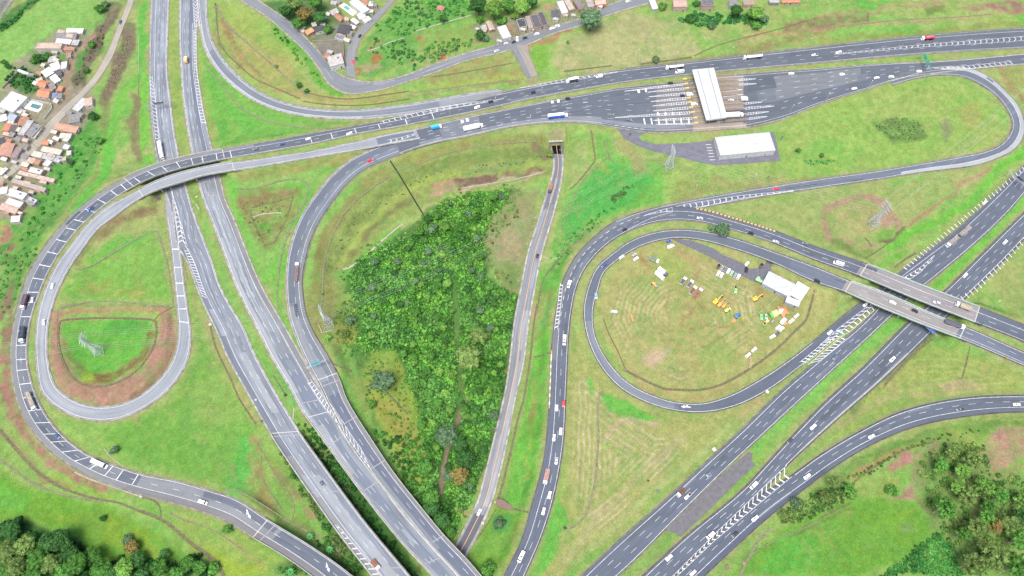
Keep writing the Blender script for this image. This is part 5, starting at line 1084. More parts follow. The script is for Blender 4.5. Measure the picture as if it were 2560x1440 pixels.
def roofm(c,k):
 nm = 'roof_%s_%d_%d_%d' % (k,*c)
 if nm in _mats: return _mats[nm]
 m = mat(nm,alb(c,.5),.8,noise=.05 if k == 'canopy' else .2,scale=.45)
 if k in ('sheet','tile'):
  nt = m.node_tree;b = nt.nodes['Principled BSDF'];w = nt.nodes.new('ShaderNodeTexWave');w.inputs['Scale'].default_value = 1.1 if k == 'sheet' else 1.8;w.inputs['Distortion'].default_value = .6
  tc = nt.nodes.new('ShaderNodeTexCoord');nt.links.new(tc.outputs['Object'],w.inputs['Vector'])
  src = b.inputs['Base Color'].links[0].from_socket;r = nt.nodes.new('ShaderNodeMapRange');r.inputs[3].default_value = .8;r.inputs[4].default_value = 1.08;nt.links.new(w.outputs[1],r.inputs[0])
  s = nt.nodes.new('ShaderNodeVectorMath');s.operation = 'SCALE';nt.links.new(src,s.inputs[0]);nt.links.new(r.outputs[0],s.inputs['Scale']);nt.links.new(s.outputs[0],b.inputs['Base Color'])
 return m
# canopy roof
zc = 10.5
tl,tr,br,bl = (up3(u,v,zc) for u,v in ((1731,175),(1784,170),(1817,293),(1766,300)))
cc = (tl + tr + br + bl) / 4
root = empty('toll_canopy',(cc[0],cc[1],4),0,'long white canopy roof over the toll booths','canopy')
WROOF = roofm((222,226,224),'canopy')
mb = MB();mb.hexa([bl - [0,0,1.5],br - [0,0,1.5],tr - [0,0,1.5],tl - [0,0,1.5],bl,br,tr,tl]);chl(mb.build('roof',WROOF),root)
mb = MB();zz = np.array([0,0,.16])
def band(P0,P1,w=.25):
 d = (P1 - P0);d = d / np.linalg.norm(d);n = np.array([-d[1],d[0],0]) * w;mb.hexa([P0 - n,P1 - n,P1 + n,P0 + n,P0 - n + zz,P1 - n + zz,P1 + n + zz,P0 + n + zz])
for p,q in ((bl,br),(br,tr),(tr,tl),(tl,bl)): band(p,q)
chl(mb.build('roof_edge',pier_m),root)
mb = MB();zz = np.array([0,0,.05])
for f in (.24,.74): band(bl + (br - bl) * f,tl + (tr - tl) * f,.16)
chl(mb.build('roof_gutter',mat('gutter_grey',alb((160,168,172)),.7)),root)
for i in range(5):
 for f in (.28,.72):
  g = .06 + .22 * i;p = (bl + (br - bl) * f) * (1 - g) + (tl + (tr - tl) * f) * g
  mb = MB();mb.tube((p[0],p[1],3.9),(p[0],p[1],zc - 1.4),.35,n=10);chl(mb.build('column',pier_m),root)
# ------------------------------------------------------------------ buildings
def quadbox(pts,z):
 P = [up3(u,v,z) for u,v in pts]
 a = sum(P[i][0] * P[(i + 1) % 4][1] - P[(i + 1) % 4][0] * P[i][1] for i in range(4))
 return P if a > 0 else P[::-1]
def rectify(P):
 """nearest rectangle: centre, half sizes, angle"""
 P = np.array(P);c = P.mean(0);e = (P[1] - P[0]) + (P[2] - P[3]);f = (P[3] - P[0]) + (P[2] - P[1])
 if np.hypot(*e[:2]) >= np.hypot(*f[:2]): ang = math.atan2(e[1],e[0])
 else: ang = math.atan2(f[1],f[0]) - math.pi / 2
 hx = np.hypot(*e[:2]) / 4;hy = np.hypot(*f[:2]) / 4
 return c,hx,hy,ang
def wallm(c): return mat('plaster_%d_%d_%d' % tuple(c),alb(c,.5),.9,noise=.14,scale=.5)
DOORM = mat('door_brown',alb((120,92,72)),.6);FRAMEM = mat('window_frame',(.6,.6,.58),.5)
def house(pts,h,rc,wc,kind,label,cat='house',base=None,grp=None,tank=False,name='house'):
 u = sum(p[0] for p in pts) / 4;v = sum(p[1] for p in pts) / 4
 g = gp(u,v);gz = float(g[2]) if base is None else base
 P = quadbox(pts,gz + h);c,hx,hy,ang = rectify(P)
 gz = float(ground_z(c[0],c[1])) if base is None else base
 r = empty(name,(c[0],c[1],gz),ang,label,cat,grp)
 W = wallm(wc);d = 3.0
 mb = MB();mb.box(-hx + .15,hx - .15,-hy + .15,hy - .15,-d,h - .12);mb.build('wall',W,r)
 mb = MB()
 if kind == 'flat':
  mb.box(-hx,hx,-hy,hy,h - .12,h + .12);rf = mb.build('roof',roofm(rc,'flat'),r)
  mb = MB();t = .2
  for x0,x1,y0,y1 in ((-hx,hx,-hy,-hy + t),(-hx,hx,hy - t,hy),(-hx,-hx + t,-hy + t,hy - t),(hx - t,hx,-hy + t,hy - t)): mb.box(x0 + .003,x1 - .003,y0 + .003,y1 - .003,h + .12,h + .62)
  mb.build('roof_parapet',W,rf)
 elif kind == 'sheet':
  k = .45;mb.hexa([(-hx,-hy,h - .1),(hx,-hy,h - .1),(hx,hy,h - .1 + k),(-hx,hy,h - .1 + k),(-hx,-hy,h + .05),(hx,-hy,h + .05),(hx,hy,h + .05 + k),(-hx,hy,h + .05 + k)]);rf = mb.build('roof',roofm(rc,'sheet'),r)
  mb = MB();mb.box(-hx + .15,hx - .15,hy - .35,hy - .16,h - .12,h + k - .12);mb.build('gable_wall',W,r)
 else:
  k = min(hx,hy) * .42;e = .35
  if hx >= hy: ring = lambda x: [(x,-hy - e,h - .12),(x,0,h + k),(x,hy + e,h - .12),(x,0,h + k - .22)]
  if hx >= hy: mb.loft([ring(-hx - e),ring(hx + e)]);gp2 = lambda x: [(x,-hy + .2,h - .13),(x,hy - .2,h - .13),(x,0,h + k - .25)]
  else:
   ring = lambda y: [(-hx - e,y,h - .12),(0,y,h + k),(hx + e,y,h - .12),(0,y,h + k - .22)]
   mb.loft([ring(-hy - e),ring(hy + e)]);gp2 = None
  rf = mb.build('roof',roofm(rc,'tile'),r)
  mb = MB()
  if gp2:
   for x in (-hx + .2,hx - .3): mb.loft([gp2(x),gp2(x + .1)])
  else:
   for y in (-hy + .2,hy - .3): mb.loft([[(-hx + .2,y,h - .13),(hx - .2,y,h - .13),(0,y,h + k - .25)],[(-hx + .2,y + .1,h - .13),(hx - .2,y + .1,h - .13),(0,y + .1,h + k - .25)]])
  mb.build('gable_wall',W,r)
 if tank:
  mb = MB();mb.tube((hx * .4,hy * .3,h + .1),(hx * .4,hy * .3,h + 1.0),.62,.7,12);mb.tube((hx * .4,hy * .3,h + 1.0),(hx * .4,hy * .3,h + 1.15),.72,.45,12);mb.build('water_tank',mat('tank_blue',alb((96,140,196),.5),.4),rf)
 # openings on the sides
 n = 0
 for side in (0,1):
  for sgn in (-1,1):
   L = hx if side == 0 else hy;off = (hy if side == 0 else hx) - .15
   cnt = max(1,min(3,int(L / 2.2)))
   for j in range(cnt):
    p = -L + 2 * L * (j + .5) / cnt
    isd = (n == 1)
    w2,z0,z1 = (.45,.05,2.1) if isd else (.6,1.0,2.1)
    if h < 2.3: z0,z1 = .05,h - .3
    mb = MB();fr = MB()
    def bx(m,a,b,c_,d_,o0,o1):
     if side == 0: m.box(p + a,p + b,*sorted((sgn * (off + o0),sgn * (off + o1))),c_,d_)
     else: m.box(*sorted((sgn * (off + o0),sgn * (off + o1))),p + a,p + b,c_,d_)
    bx(mb,-w2,w2,z0,z1,-.05,.02)
    if isd: mb.build('door',DOORM,r)
    else:
     wd = mb.build('window',GLASS,r)
     for a,b,c_,d_ in ((-w2 - .1,w2 + .1,z1,z1 + .1),(-w2 - .1,w2 + .1,z0 - .1,z0),(-w2 - .1,-w2,z0,z1),(w2,w2 + .1,z0,z1)): bx(fr,a,b,c_,d_,-.05,.06)
     fr.build('frame',FRAMEM,wd)
    n += 1
 return r
def Z(ox,oy,pts): return [(ox + x / 4,oy + y / 4) for x,y in pts]
WH,CR,TC,LG,MG,DG,OR,PKW,BR_ = (246,244,238),(232,222,204),(206,152,124),(206,204,202),(160,158,158),(96,94,100),(238,160,124),(222,196,178),(190,170,150)
def A(q,h,rc,wc,k,lab,**kw): house(Z(0,0,q),h,rc,wc,k,lab,**kw)
def B(q,h,rc,wc,k,lab,**kw): house(Z(0,360,q),h,rc,wc,k,lab,**kw)
A([(660,288),(835,290),(832,336),(668,332)],3,WH,CR,'sheet','white sheet roofed house at the top end of the left village')
A([(560,335),(765,332),(770,388),(565,398)],2.8,MG,LG,'sheet','dark grey corrugated house below the topmost white roof')
A([(568,388),(722,402),(704,446),(555,430)],2.6,WH,LG,'sheet','white slab of roof beside the bare pink block')
A([(725,400),(795,405),(790,455),(720,450)],2.6,LG,MG,'sheet','small grey house right of the white slab roof near the track')
A([(352,436),(612,440),(628,484),(372,486)],5.5,PKW,CR,'flat','bare pinkish two storey block at the edge of the field')
A([(632,470),(750,475),(745,505),(625,498)],2.8,TC,PKW,'sheet','low terracotta roof right of the bare pink block')
A([(480,570),(555,564),(576,608),(482,630)],2.6,LG,MG,'sheet','small grey roofed house under the dark trees')
A([(498,640),(590,624),(612,690),(520,712)],3,WH,LG,'sheet','white roof in the cluster by the track, upper left one')
A([(612,625),(682,618),(664,690),(606,694)],3.6,WH,CR,'flat','taller white flat house beside the blue wall and track')
A([(405,700),(498,694),(552,738),(452,764)],2.8,WH,LG,'sheet','white tilted roof behind the brown yard')
A([(480,768),(575,755),(605,800),(562,842)],2.8,WH,LG,'sheet','white roof just above the orange roofed house')
A([(556,720),(620,712),(616,756),(566,768)],2.6,(120,110,130),MG,'sheet','dark patched shack among the white roofs by the track')
A([(360,790),(420,780),(440,822),(372,842)],2.6,(236,206,196),PKW,'sheet','pale pink shed roof above the orange roofs')
A([(402,802),(486,822),(452,884),(384,850)],3,OR,WH,'tile','upper of the two orange tiled houses by the garden')
A([(470,845),(545,835),(560,880),(520,905)],2.6,MG,LG,'sheet','grey roof between the two orange tiled houses')
A([(408,888),(518,894),(494,982),(376,955)],3.2,OR,WH,'tile','larger orange tiled house with white walls')
A([(590,862),(626,870),(604,922),(568,900)],2.8,OR,PKW,'tile','small orange tiled house right against the track')
A([(520,940),(585,925),(570,980),(525,1000)],2.6,(150,160,190),LG,'sheet','blue grey shed below the larger orange house')
A([(100,915),(290,972),(125,1130),(-10,1060)],4,WH,WH,'flat','large white flat roofed villa beside the swimming pool',tank=True)
A([(0,1160),(62,1140),(72,1188),(0,1232)],3,WH,CR,'sheet','white roof at the left edge below the pool villa')
A([(100,1136),(186,1160),(130,1212),(58,1190)],3,(196,206,222),LG,'sheet','pale blue roofed house below the pool villa')
A([(60,1240),(112,1252),(72,1320),(18,1300)],3,OR,PKW,'tile','orange house nearest the left edge below the blue roof')
A([(122,1242),(202,1262),(150,1332),(88,1320)],2.8,(120,110,112),MG,'sheet','dark patched roof between two terracotta houses')
A([(212,1170),(290,1190),(250,1272),(172,1258)],2.8,TC,PKW,'tile','terracotta tiled house behind the grey blocks')
A([(272,1212),(350,1204),(250,1350),(172,1358)],3.4,LG,LG,'flat','long light grey flat block sloping to the dirt road')
A([(340,1232),(420,1262),(322,1370),(236,1340)],3.4,MG,LG,'flat','mid grey flat house with a roof tank facing the dirt road',tank=True)
A([(402,1262),(430,1274),(342,1390),(312,1372)],2.6,CR,CR,'sheet','narrow cream wall house along the dirt road')
A([(832,975),(935,990),(908,1052),(862,1060)],3,PKW,WH,'sheet','pinkish roof at the junction of track and dirt road')
A([(722,1092),(838,978),(882,1010),(786,1120)],3,(222,224,230),WH,'sheet','long pale roof beside the dirt road junction')
A([(652,1160),(785,1145),(812,1200),(722,1228)],2.8,MG,LG,'sheet','mottled grey roof east of the dirt road')
A([(560,1240),(790,1262),(762,1342),(546,1282)],3,(226,176,150),PKW,'sheet','long terracotta pink roof east of the dirt road')
A([(602,1336),(702,1340),(722,1388),(592,1380)],2.8,CR,LG,'sheet','pale roof below the long terracotta pink one')
A([(432,1395),(498,1410),(480,1446),(418,1440)],2.8,OR,PKW,'tile','small orange house in the middle of the east row')
A([(0,1370),(62,1382),(40,1436),(0,1430)],2.8,DG,MG,'sheet','dark roof on the left edge above the big terracotta one')
A([(200,1090),(262,1110),(240,1150),(180,1130)],2.4,LG,CR,'sheet','small garden shed beside the swimming pool')
B([(0,0),(162,2),(72,142),(0,110)],3,(222,170,150),PKW,'tile','big terracotta roof on the left edge')
B([(165,30),(232,42),(172,122),(92,150)],2.8,(170,150,150),LG,'sheet','brown and white patched roof beside the big terracotta one')
B([(432,25),(620,60),(606,112),(402,70)],2.8,CR,LG,'sheet','beige corrugated roof under the green slope')
B([(642,0),(712,20),(682,62),(622,45)],3.2,WH,LG,'flat','white cube house at the end of the beige roof')
B([(332,70),(442,92),(402,142),(320,120)],2.8,CR,CR,'sheet','pale roof left of the grey yard in the east row')
B([(442,92),(560,112),(530,166),(402,142)],2.6,LG,MG,'sheet','light grey roof beside the green pool yard')
B([(560,120),(632,130),(600,200),(540,170)],2.6,LG,LG,'flat','pale walled house with small blue tub at the slope',tank=True)
B([(462,155),(522,176),(490,232),(436,210)],3,WH,WH,'flat','small bright white cube in the east row')
B([(302,228),(440,266),(410,310),(282,282)],3.6,WH,PKW,'flat','white roofed house with blue tank and pink wall',tank=True)
B([(190,270),(560,352),(530,388),(182,300)],2.8,(220,200,186),PKW,'sheet','longest beige row house running to the slope')
B([(130,345),(470,442),(440,482),(112,382)],2.6,(196,184,176),PKW,'sheet','mottled grey pink row house below the longest beige one')
B([(85,442),(272,492),(232,562),(62,502)],4.2,WH,WH,'flat','large white flat building at the bottom of the village',tank=True)
B([(0,420),(84,440),(58,506),(0,496)],4.4,WH,CR,'flat','white building touching the left edge above the last houses')
B([(70,532),(232,582),(202,642),(52,592)],3.4,WH,PKW,'flat','white roofed house between the big white block and terracotta row')
B([(0,582),(190,642),(152,692),(0,652)],3,(222,196,184),TC,'sheet','pink walled row house at the bottom of the village')
B([(252,505),(372,562),(342,612),(232,566)],2.6,LG,LG,'flat','grey walled yard house with solar panels',tank=True)
B([(117,740),(222,702),(182,790),(105,770)],2.8,WH,CR,'sheet','white low roof at the village foot near the slope')
B([(0,292),(62,230),(76,252),(0,322)],2.6,WH,LG,'sheet','narrow white roof beside the dirt road on the left edge')
def C(q,h,rc,wc,k,lab,**kw): house(Z(512,0,q),h,rc,wc,k,lab,**kw)
C([(932,290),(990,266),(1032,292),(980,326)],3,CR,CR,'sheet','cream roofed cottage beside the descending street')
C([(992,300),(1062,266),(1080,310),(1022,350)],3,(236,180,140),OR,'tile','orange walled cottage beside the descending street')
C([(1080,275),(1180,258),(1196,290),(1110,330)],3.2,DG,WH,'sheet','dark roofed house with white walls beside the orange cottage')
C([(1060,230),(1112,224),(1122,256),(1078,272)],2.6,LG,MG,'sheet','small grey hut behind the dark roofed house')
C([(1420,8),(1532,0),(1642,100),(1592,142)],4.4,WH,WH,'flat','long white house behind the turquoise pool')
C([(1500,132),(1592,132),(1612,172),(1560,202)],3.6,WH,WH,'flat','white annex at the end of the turquoise pool terrace')
C([(1242,118),(1312,84),(1352,122),(1280,152)],2.8,LG,MG,'sheet','pale grey shed left of the pool terrace')
C([(1282,156),(1332,130),(1392,182),(1360,212)],2.8,TC,PKW,'tile','terracotta roof below the pool terrace')
C([(1452,200),(1492,185),(1552,222),(1510,248)],3,WH,LG,'sheet','white sheet roof beside the climbing street')
C([(1352,250),(1472,256),(1442,342),(1312,320)],3.4,DG,MG,'sheet','large dark grey roof on the street corner')
C([(1322,340),(1402,362),(1390,410),(1302,382)],3,(150,146,150),WH,'flat','white walled house below the large dark grey roof')
C([(1552,0),(1640,0),(1622,50),(1582,42)],3.4,TC,PKW,'sheet','terracotta house at the top by the climbing street')
C([(1642,10),(1692,22),(1682,60),(1632,72)],3,WH,PKW,'flat','small white house at the top beside the climbing street',tank=True)
C([(1572,195),(1642,160),(1660,190),(1600,235)],3,WH,WH,'sheet','white lean-to against the climbing street')
C([(1210,582),(1370,532),(1388,640),(1262,664)],4.5,(214,206,200),WH,'flat','pointed corner shop with blue sign at the street fork',tank=True,cat='shop',name='corner_shop')
def E(q,h,rc,wc,k,lab,**kw): house(Z(1024,0,q),h,rc,wc,k,lab,**kw)
E([(872,275),(960,254),(1018,372),(936,392)],3.6,WH,WH,'flat','bright white house with a small pool by the T junction')
E([(772,222),(812,210),(852,290),(802,310)],2.8,PKW,BR_,'tile','weathered pale tiled hut left of the bright white house')
E([(708,262),(760,250),(782,298),(722,302)],2.6,LG,MG,'sheet','grey shack behind the dark trees near the T junction')
E([(1062,198),(1150,188),(1172,266),(1102,282)],3.4,DG,WH,'flat','left dark roofed unit of the terrace facing the parked cars',tank=True)
E([(1154,170),(1200,164),(1242,278),(1192,290)],3.6,(190,176,164),CR,'sheet','beige roofed middle unit of the terrace')
E([(1206,160),(1272,144),(1322,268),(1252,286)],4,(112,110,120),PKW,'flat','dark flat unit with terracotta rim in the terrace')
E([(1278,130),(1330,118),(1384,250),(1332,266)],4,(104,102,112),PKW,'flat','right end unit of the terrace with pink front wall')
E([(1414,110),(1482,100),(1502,160),(1432,182)],3,(112,112,118),LG,'sheet','dark roofed shack left of the lone round tree')
E([(1472,20),(1532,10),(1592,128),(1522,142)],4,WH,WH,'flat','tall white house left of the lone round tree')
E([(1538,0),(1600,0),(1652,90),(1596,112)],3.4,(216,200,190),PKW,'flat','pinkish flat house behind the tall white house')
E([(1632,0),(1682,0),(1752,88),(1692,102)],3.4,(150,146,152),TC,'flat','grey roofed house with terracotta wall by the lone tree')
E([(1752,0),(1830,0),(1850,58),(1792,76)],3.2,(196,186,178),LG,'sheet','beige roof right of the lone round tree')
E([(1842,0),(1962,0),(1970,40),(1862,60)],3.6,(238,206,190),OR,'flat','orange fronted house at the top by the street')
def G(q,h,rc,wc,k,lab,**kw): house(Z(1536,0,q),h,rc,wc,k,lab,**kw)
G([(345,0),(400,0),(440,78),(380,100)],3.2,WH,LG,'sheet','white roofed house at the top above the hillside, leftmost one')
G([(582,10),(690,2),(760,76),(592,70)],5,(226,190,176),PKW,'flat','pink block with a white top floor above the hillside')
G([(862,0),(985,0),(1000,58),(872,66)],5.5,(130,126,134),PKW,'flat','grey topped pink house above the hillside')
G([(1112,0),(1230,8),(1242,58),(1182,66)],3.4,MG,LG,'sheet','grey sheet roof above the leafy hedge')
G([(1282,0),(1402,0),(1392,46),(1292,50)],3.4,BR_,PKW,'sheet','brownish roof above the light green tree')
G([(1542,0),(1640,0),(1652,26),(1552,32)],3.2,LG,MG,'sheet','light grey roof at the top right of the houses')
G([(1672,0),(1850,0),(1852,18),(1682,26)],3.2,OR,PKW,'tile','orange roof, last house at the top on the right')
# office by the toll plaza and the depot sheds
house([(1789,344),(1925,331),(1937,377),(1798,390)],5,(228,228,222),(236,240,240),'flat','wide white roofed office beside the grey car park','office',base=3.75,name='office_building')
house([(1922,681),(1997,714),(1968,742),(1905,706)],4,(226,234,246),(200,206,214),'sheet','long pale blue depot shed in the hay loop','shed',base=2.2,name='depot_shed')
house([(1994,704),(2024,720),(2003,752),(1972,736)],4.4,(248,250,252),(210,214,220),'sheet','white end bay of the depot sheds','shed',base=2.2,name='depot_shed')
house([(1968,743),(2004,753),(1994,767),(1963,753)],3.6,(250,250,250),(200,204,210),'sheet','low white porch shed in front of the depot','shed',base=2.0,name='depot_shed')
def sheds(ox,oy,L,grp,lab):
 for cx,cy,w,d in L:
  a = math.radians(R.uniform(8,24));ca,sa = math.cos(a) / 2,math.sin(a) / 2;q = [(cx - w * ca - d * sa * .4,cy - w * sa + d * ca),(cx + w * ca - d * sa * .4,cy + w * sa + d * ca),(cx + w * ca + d * sa * .4,cy + w * sa - d * ca),(cx - w * ca + d * sa * .4,cy - w * sa - d * ca)]
  house(Z(ox,oy,q),R.uniform(2.2,3.0),R.choice([WH,CR,LG,LG,MG,TC,PKW,PKW,MG,WH,CR]),R.choice([CR,LG,PKW]),R.choice(['sheet','sheet','flat']),lab,grp=grp,cat='shed',name='shed')
VL = 'small sheds packed between the left village houses';VT = 'small low shed squeezed between the houses of the left village'
sheds(0,0,[(612,322,70,34),(700,360,70,30),(640,462,60,24),(545,520,60,24),(560,600,50,30),(690,560,40,40),(430,650,40,30),(385,730,60,24),(540,800,50,30),(350,830,40,30),(230,720,110,20),(300,745,80,20),(560,1010,50,34),(600,960,34,50),(20,1110,70,36),(190,1120,60,26),(250,1150,60,30),(110,1222,60,30),(150,1260,40,40),(200,1300,60,40),(240,1220,50,36),(60,1340,60,30),(120,1350,50,36),(180,1392,60,34),(30,1395,60,40),(90,1410,50,34),(250,1400,60,30),(330,1310,40,50),(770,1070,40,40),(690,1130,60,34),(800,1150,50,40),(640,1265,70,24),(700,1310,60,26),(540,1320,60,30),(560,1385,60,30),(660,1400,60,30),(770,1290,40,40),(500,1420,50,30)],VL,VT)
sheds(0,360,[(250,30,50,40),(40,150,60,30),(250,120,70,40),(310,165,70,50),(250,205,70,40),(370,180,60,44),(500,110,60,40),(580,160,50,40),(470,250,60,24),(240,250,60,30),(330,320,80,24),(180,330,60,26),(430,380,70,24),(270,390,80,24),(380,460,60,30),(150,440,60,30),(310,480,60,30),(300,590,60,36),(130,620,70,30),(60,680,60,30),(200,690,50,26),(20,260,50,34),(60,330,50,30),(10,395,50,30),(140,180,60,24),(690,90,40,44),(640,150,44,40)],VL,VT)
VL = 'small sheds packed between the top village houses';VT = 'small low shed squeezed between the houses of the top village'
sheds(512,0,[(1290,30,60,30),(1330,20,50,30),(1180,240,50,26),(1230,140,40,30),(1420,190,50,30),(1480,270,60,30),(1450,330,50,40),(1420,400,60,30),(1350,350,40,30),(1600,60,40,30),(1700,50,40,30),(1660,110,50,26),(1220,560,60,40),(1300,600,60,40),(1250,520,60,30)],VL,VT)
sheds(1024,0,[(680,290,50,24),(750,310,40,24),(900,410,60,20),(1130,290,60,20),(1220,290,60,18),(1460,190,60,24),(1560,150,50,24),(1640,150,50,20),(1720,60,40,40),(1900,60,60,20),(1500,80,30,40),(310,80,70,40)],VL,VT)
def wall_line(pts,h,label,m=None):
 P = [gp(u,v) for u,v in pts];mb = MB()
 for a,b in zip(P,P[1:]):
  d = b - a;d[2] = 0;d /= np.linalg.norm(d);n = np.array([-d[1],d[0],0]) * .12;e = d * .11;z0,z1 = np.array([0,0,-1.5]),np.array([0,0,h]);mb.hexa([a - n + z0,b - n - e + z0,b + n - e + z0,a + n + z0,a - n + z1,b - n - e + z1,b + n - e + z1,a + n + z1])
 tag(mb.build('masonry_wall',m or wallm((190,182,174))),label,'wall')
wall_line([(783,106),(815,106),(846,104),(860,110)],2.2,'masonry wall across the triangular yard above the corner shop');wall_line([(783,106),(798,128),(812,150),(822,166)],2.0,'masonry wall along the street left of the corner shop yard');wall_line([(859,112),(860,140),(858,165)],2.0,'ochre yard wall along the side street',wallm((226,190,150)))
wall_line([(75,250),(130,262),(133,272),(112,300)],1.8,'white garden wall around the villa pool',wallm((236,234,228)));wall_line([(8,222),(40,190),(60,165)],1.6,'grey boundary wall between field and village gardens');wall_line([(186,127),(172,150),(165,180)],1.6,'bluish wall along the upper village track',wallm((170,186,206)));wall_line([(732,72),(752,88),(770,104)],1.6,'low wall below the cream cottage');wall_line([(1286,50),(1292,78),(1298,92)],2.0,'side wall of the terrace yard')
# pools
def pool(deck,water,label):
 u = sum(p[0] for p in water) / 4;v = sum(p[1] for p in water) / 4;z = float(gp(u,v)[2]) + .55
 D_ = quadbox(deck,z);W_ = quadbox(water,z);c = sum(W_) / 4
 r = empty('swimming_pool',(c[0],c[1],z),0,label,'pool'); 
 dm = MB();n = len(D_)
 # deck ring around the basin
 for i in range(4):
  j = (i + 1) % 4;dm.face([D_[i],D_[j],W_[j],W_[i]]);dm.face([D_[j],D_[i],D_[i] - [0,0,2],D_[j] - [0,0,2]]);dm.face([W_[i],W_[j],W_[j] - [0,0,1.2],W_[i] - [0,0,1.2]])
 chl(dm.build('pool_deck',mat('pool_deck',(.6,.59,.56),.8)),r)
 wm = MB();wm.face([p - [0,0,.18] for p in W_]);chl(wm.build('pool_water',mat('pool_water_%d' % int(u),alb((110,168,164) if u < 300 else (120,214,196),.42),.08,spec=.5)),r)
pool(Z(0,0,[(300,1000),(462,1050),(402,1130),(238,1080)]),Z(0,0,[(322,1032),(422,1056),(382,1096),(300,1070)]),'dark teal pool with white deck beside the large villa')
pool(Z(512,0,[(1338,56),(1392,28),(1522,122),(1478,160)]),Z(512,0,[(1378,66),(1418,54),(1464,94),(1422,102)]),'turquoise pool on a white terrace at the top')

# ------------------------------------------------------------------ vegetation
def leafmat(nm,c,var=.3,obj=True):
 m = bpy.data.materials.new(nm);m.use_nodes = True;nt = m.node_tree;N = nt.nodes;Lk = nt.links;b = N['Principled BSDF']
 b.inputs['Roughness'].default_value = .7;b.inputs['Specular IOR Level'].default_value = .12
 a = N.new('ShaderNodeAttribute');a.attribute_name = 'tint'
 sc = N.new('ShaderNodeVectorMath');sc.operation = 'MULTIPLY';sc.inputs[0].default_value = alb(c,KALB * 1.38);Lk.new(a.outputs['Color'],sc.inputs[1])
 g = N.new('ShaderNodeNewGeometry');n = N.new('ShaderNodeTexNoise');n.inputs['Scale'].default_value = .35;n.inputs['Detail'].default_value = 4;Lk.new(g.outputs['Position'],n.inputs['Vector'])
 r = N.new('ShaderNodeMapRange');r.inputs[1].default_value = .3;r.inputs[2].default_value = .7;r.inputs[3].default_value = 1 - var;r.inputs[4].default_value = 1 + var;Lk.new(n.outputs[0],r.inputs[0])
 s2 = N.new('ShaderNodeVectorMath');s2.operation = 'SCALE';Lk.new(sc.outputs[0],s2.inputs[0]);Lk.new(r.outputs[0],s2.inputs['Scale'])
 last = s2.outputs[0]
 if obj:
  oi = N.new('ShaderNodeObjectInfo');r2 = N.new('ShaderNodeMapRange');r2.inputs[3].default_value = .78;r2.inputs[4].default_value = 1.25;Lk.new(oi.outputs['Random'],r2.inputs[0])
  s3 = N.new('ShaderNodeVectorMath');s3.operation = 'SCALE';Lk.new(last,s3.inputs[0]);Lk.new(r2.outputs[0],s3.inputs['Scale']);last = s3.outputs[0]
 Lk.new(last,b.inputs['Base Color']);return m
_ico = {}
def ico(sub):
 if sub not in _ico:
  bm = bmesh.new();bmesh.ops.create_icosphere(bm,subdivisions=sub,radius=1);bm.verts.ensure_lookup_table()
  _ico[sub] = (np.array([v.co[:] for v in bm.verts]),np.array([[v.index for v in f.verts] for f in bm.faces]));bm.free()
 return _ico[sub]
def clump(r,rg,leaves=40,size=.42,flat=.8):
 """leafy clump of radius about r: a lumpy core and many leaf sprays standing out of it"""
 V,Fc = ico(2)
 d = 1 + .16 * np.sin(V[:,0] * 5 + rg.random() * 9) * np.cos(V[:,1] * 6 + rg.random() * 9) + .1 * rg.standard_normal(len(V))
 core = V * d[:,None] * r * .66 * np.array([1,1,flat])
 n = rg.standard_normal((leaves,3));n /= np.linalg.norm(n,axis=1)[:,None];n[:,2] = np.abs(n[:,2]) * 1.0 - .18
 c = n * r * (rg.random((leaves,1)) * .6 + .58) * np.array([1,1,flat])
 t = np.cross(n,rg.standard_normal((leaves,3)));t /= np.linalg.norm(t,axis=1)[:,None] + 1e-9;t += n * rg.uniform(-.5,.5,(leaves,1));w = np.cross(n + .6 * rg.standard_normal((leaves,3)),t);w /= np.linalg.norm(w,axis=1)[:,None] + 1e-9
 s = size * (.6 + .8 * rg.random((leaves,1)))
 q = np.stack([c - t * s - w * s * .35,c - w * s * .55 + t * s * .2,c + t * s * 1.1,c + w * s * .55 + t * s * .2],1)
 tint = np.concatenate([np.full(len(core),.8),np.repeat(rg.uniform(.6,1.45,leaves),4)])
 verts = np.concatenate([core,q.reshape(-1,3)]);quads = np.arange(leaves * 4).reshape(-1,4) + len(core)
 return verts,Fc,quads,tint
def pack(parts):
 V,T3,T4,C = [],[],[],[];o = 0
 for v,f3,f4,c in parts:
  V.append(v);T3.append(f3 + o);T4.append(f4 + o);C.append(c);o += len(v)
 return np.concatenate(V),np.concatenate(T3),np.concatenate(T4),np.concatenate(C)
def leafmesh(nm,packed,m):
 V,T3,T4,C = packed
 me = bpy.data.meshes.new(nm);me.vertices.add(len(V));me.vertices.foreach_set('co',V.astype(np.float32).ravel())
 me.loops.add(T3.size + T4.size);me.loops.foreach_set('vertex_index',np.concatenate([T3.ravel(),T4.ravel()]).astype(np.int32))
 st = np.concatenate([np.arange(len(T3)) * 3,T3.size + np.arange(len(T4)) * 4]);me.polygons.add(len(st));me.polygons.foreach_set('loop_start',st.astype(np.int32));me.update(calc_edges=True)
 a = me.color_attributes.new('tint','FLOAT_COLOR','POINT');c = np.ones((len(V),4),np.float32)
 if C.ndim == 1: C = np.stack([C,C,C],1)
 c[:,:3] = C;a.data.foreach_set('color',c.ravel());me.materials.append(m);return me
BARK = mat('bark',alb((140,122,104)),.95,noise=.25,scale=2);BARKP = mat('pale_bark',alb((206,190,172),.5),.95,noise=.2,scale=2)
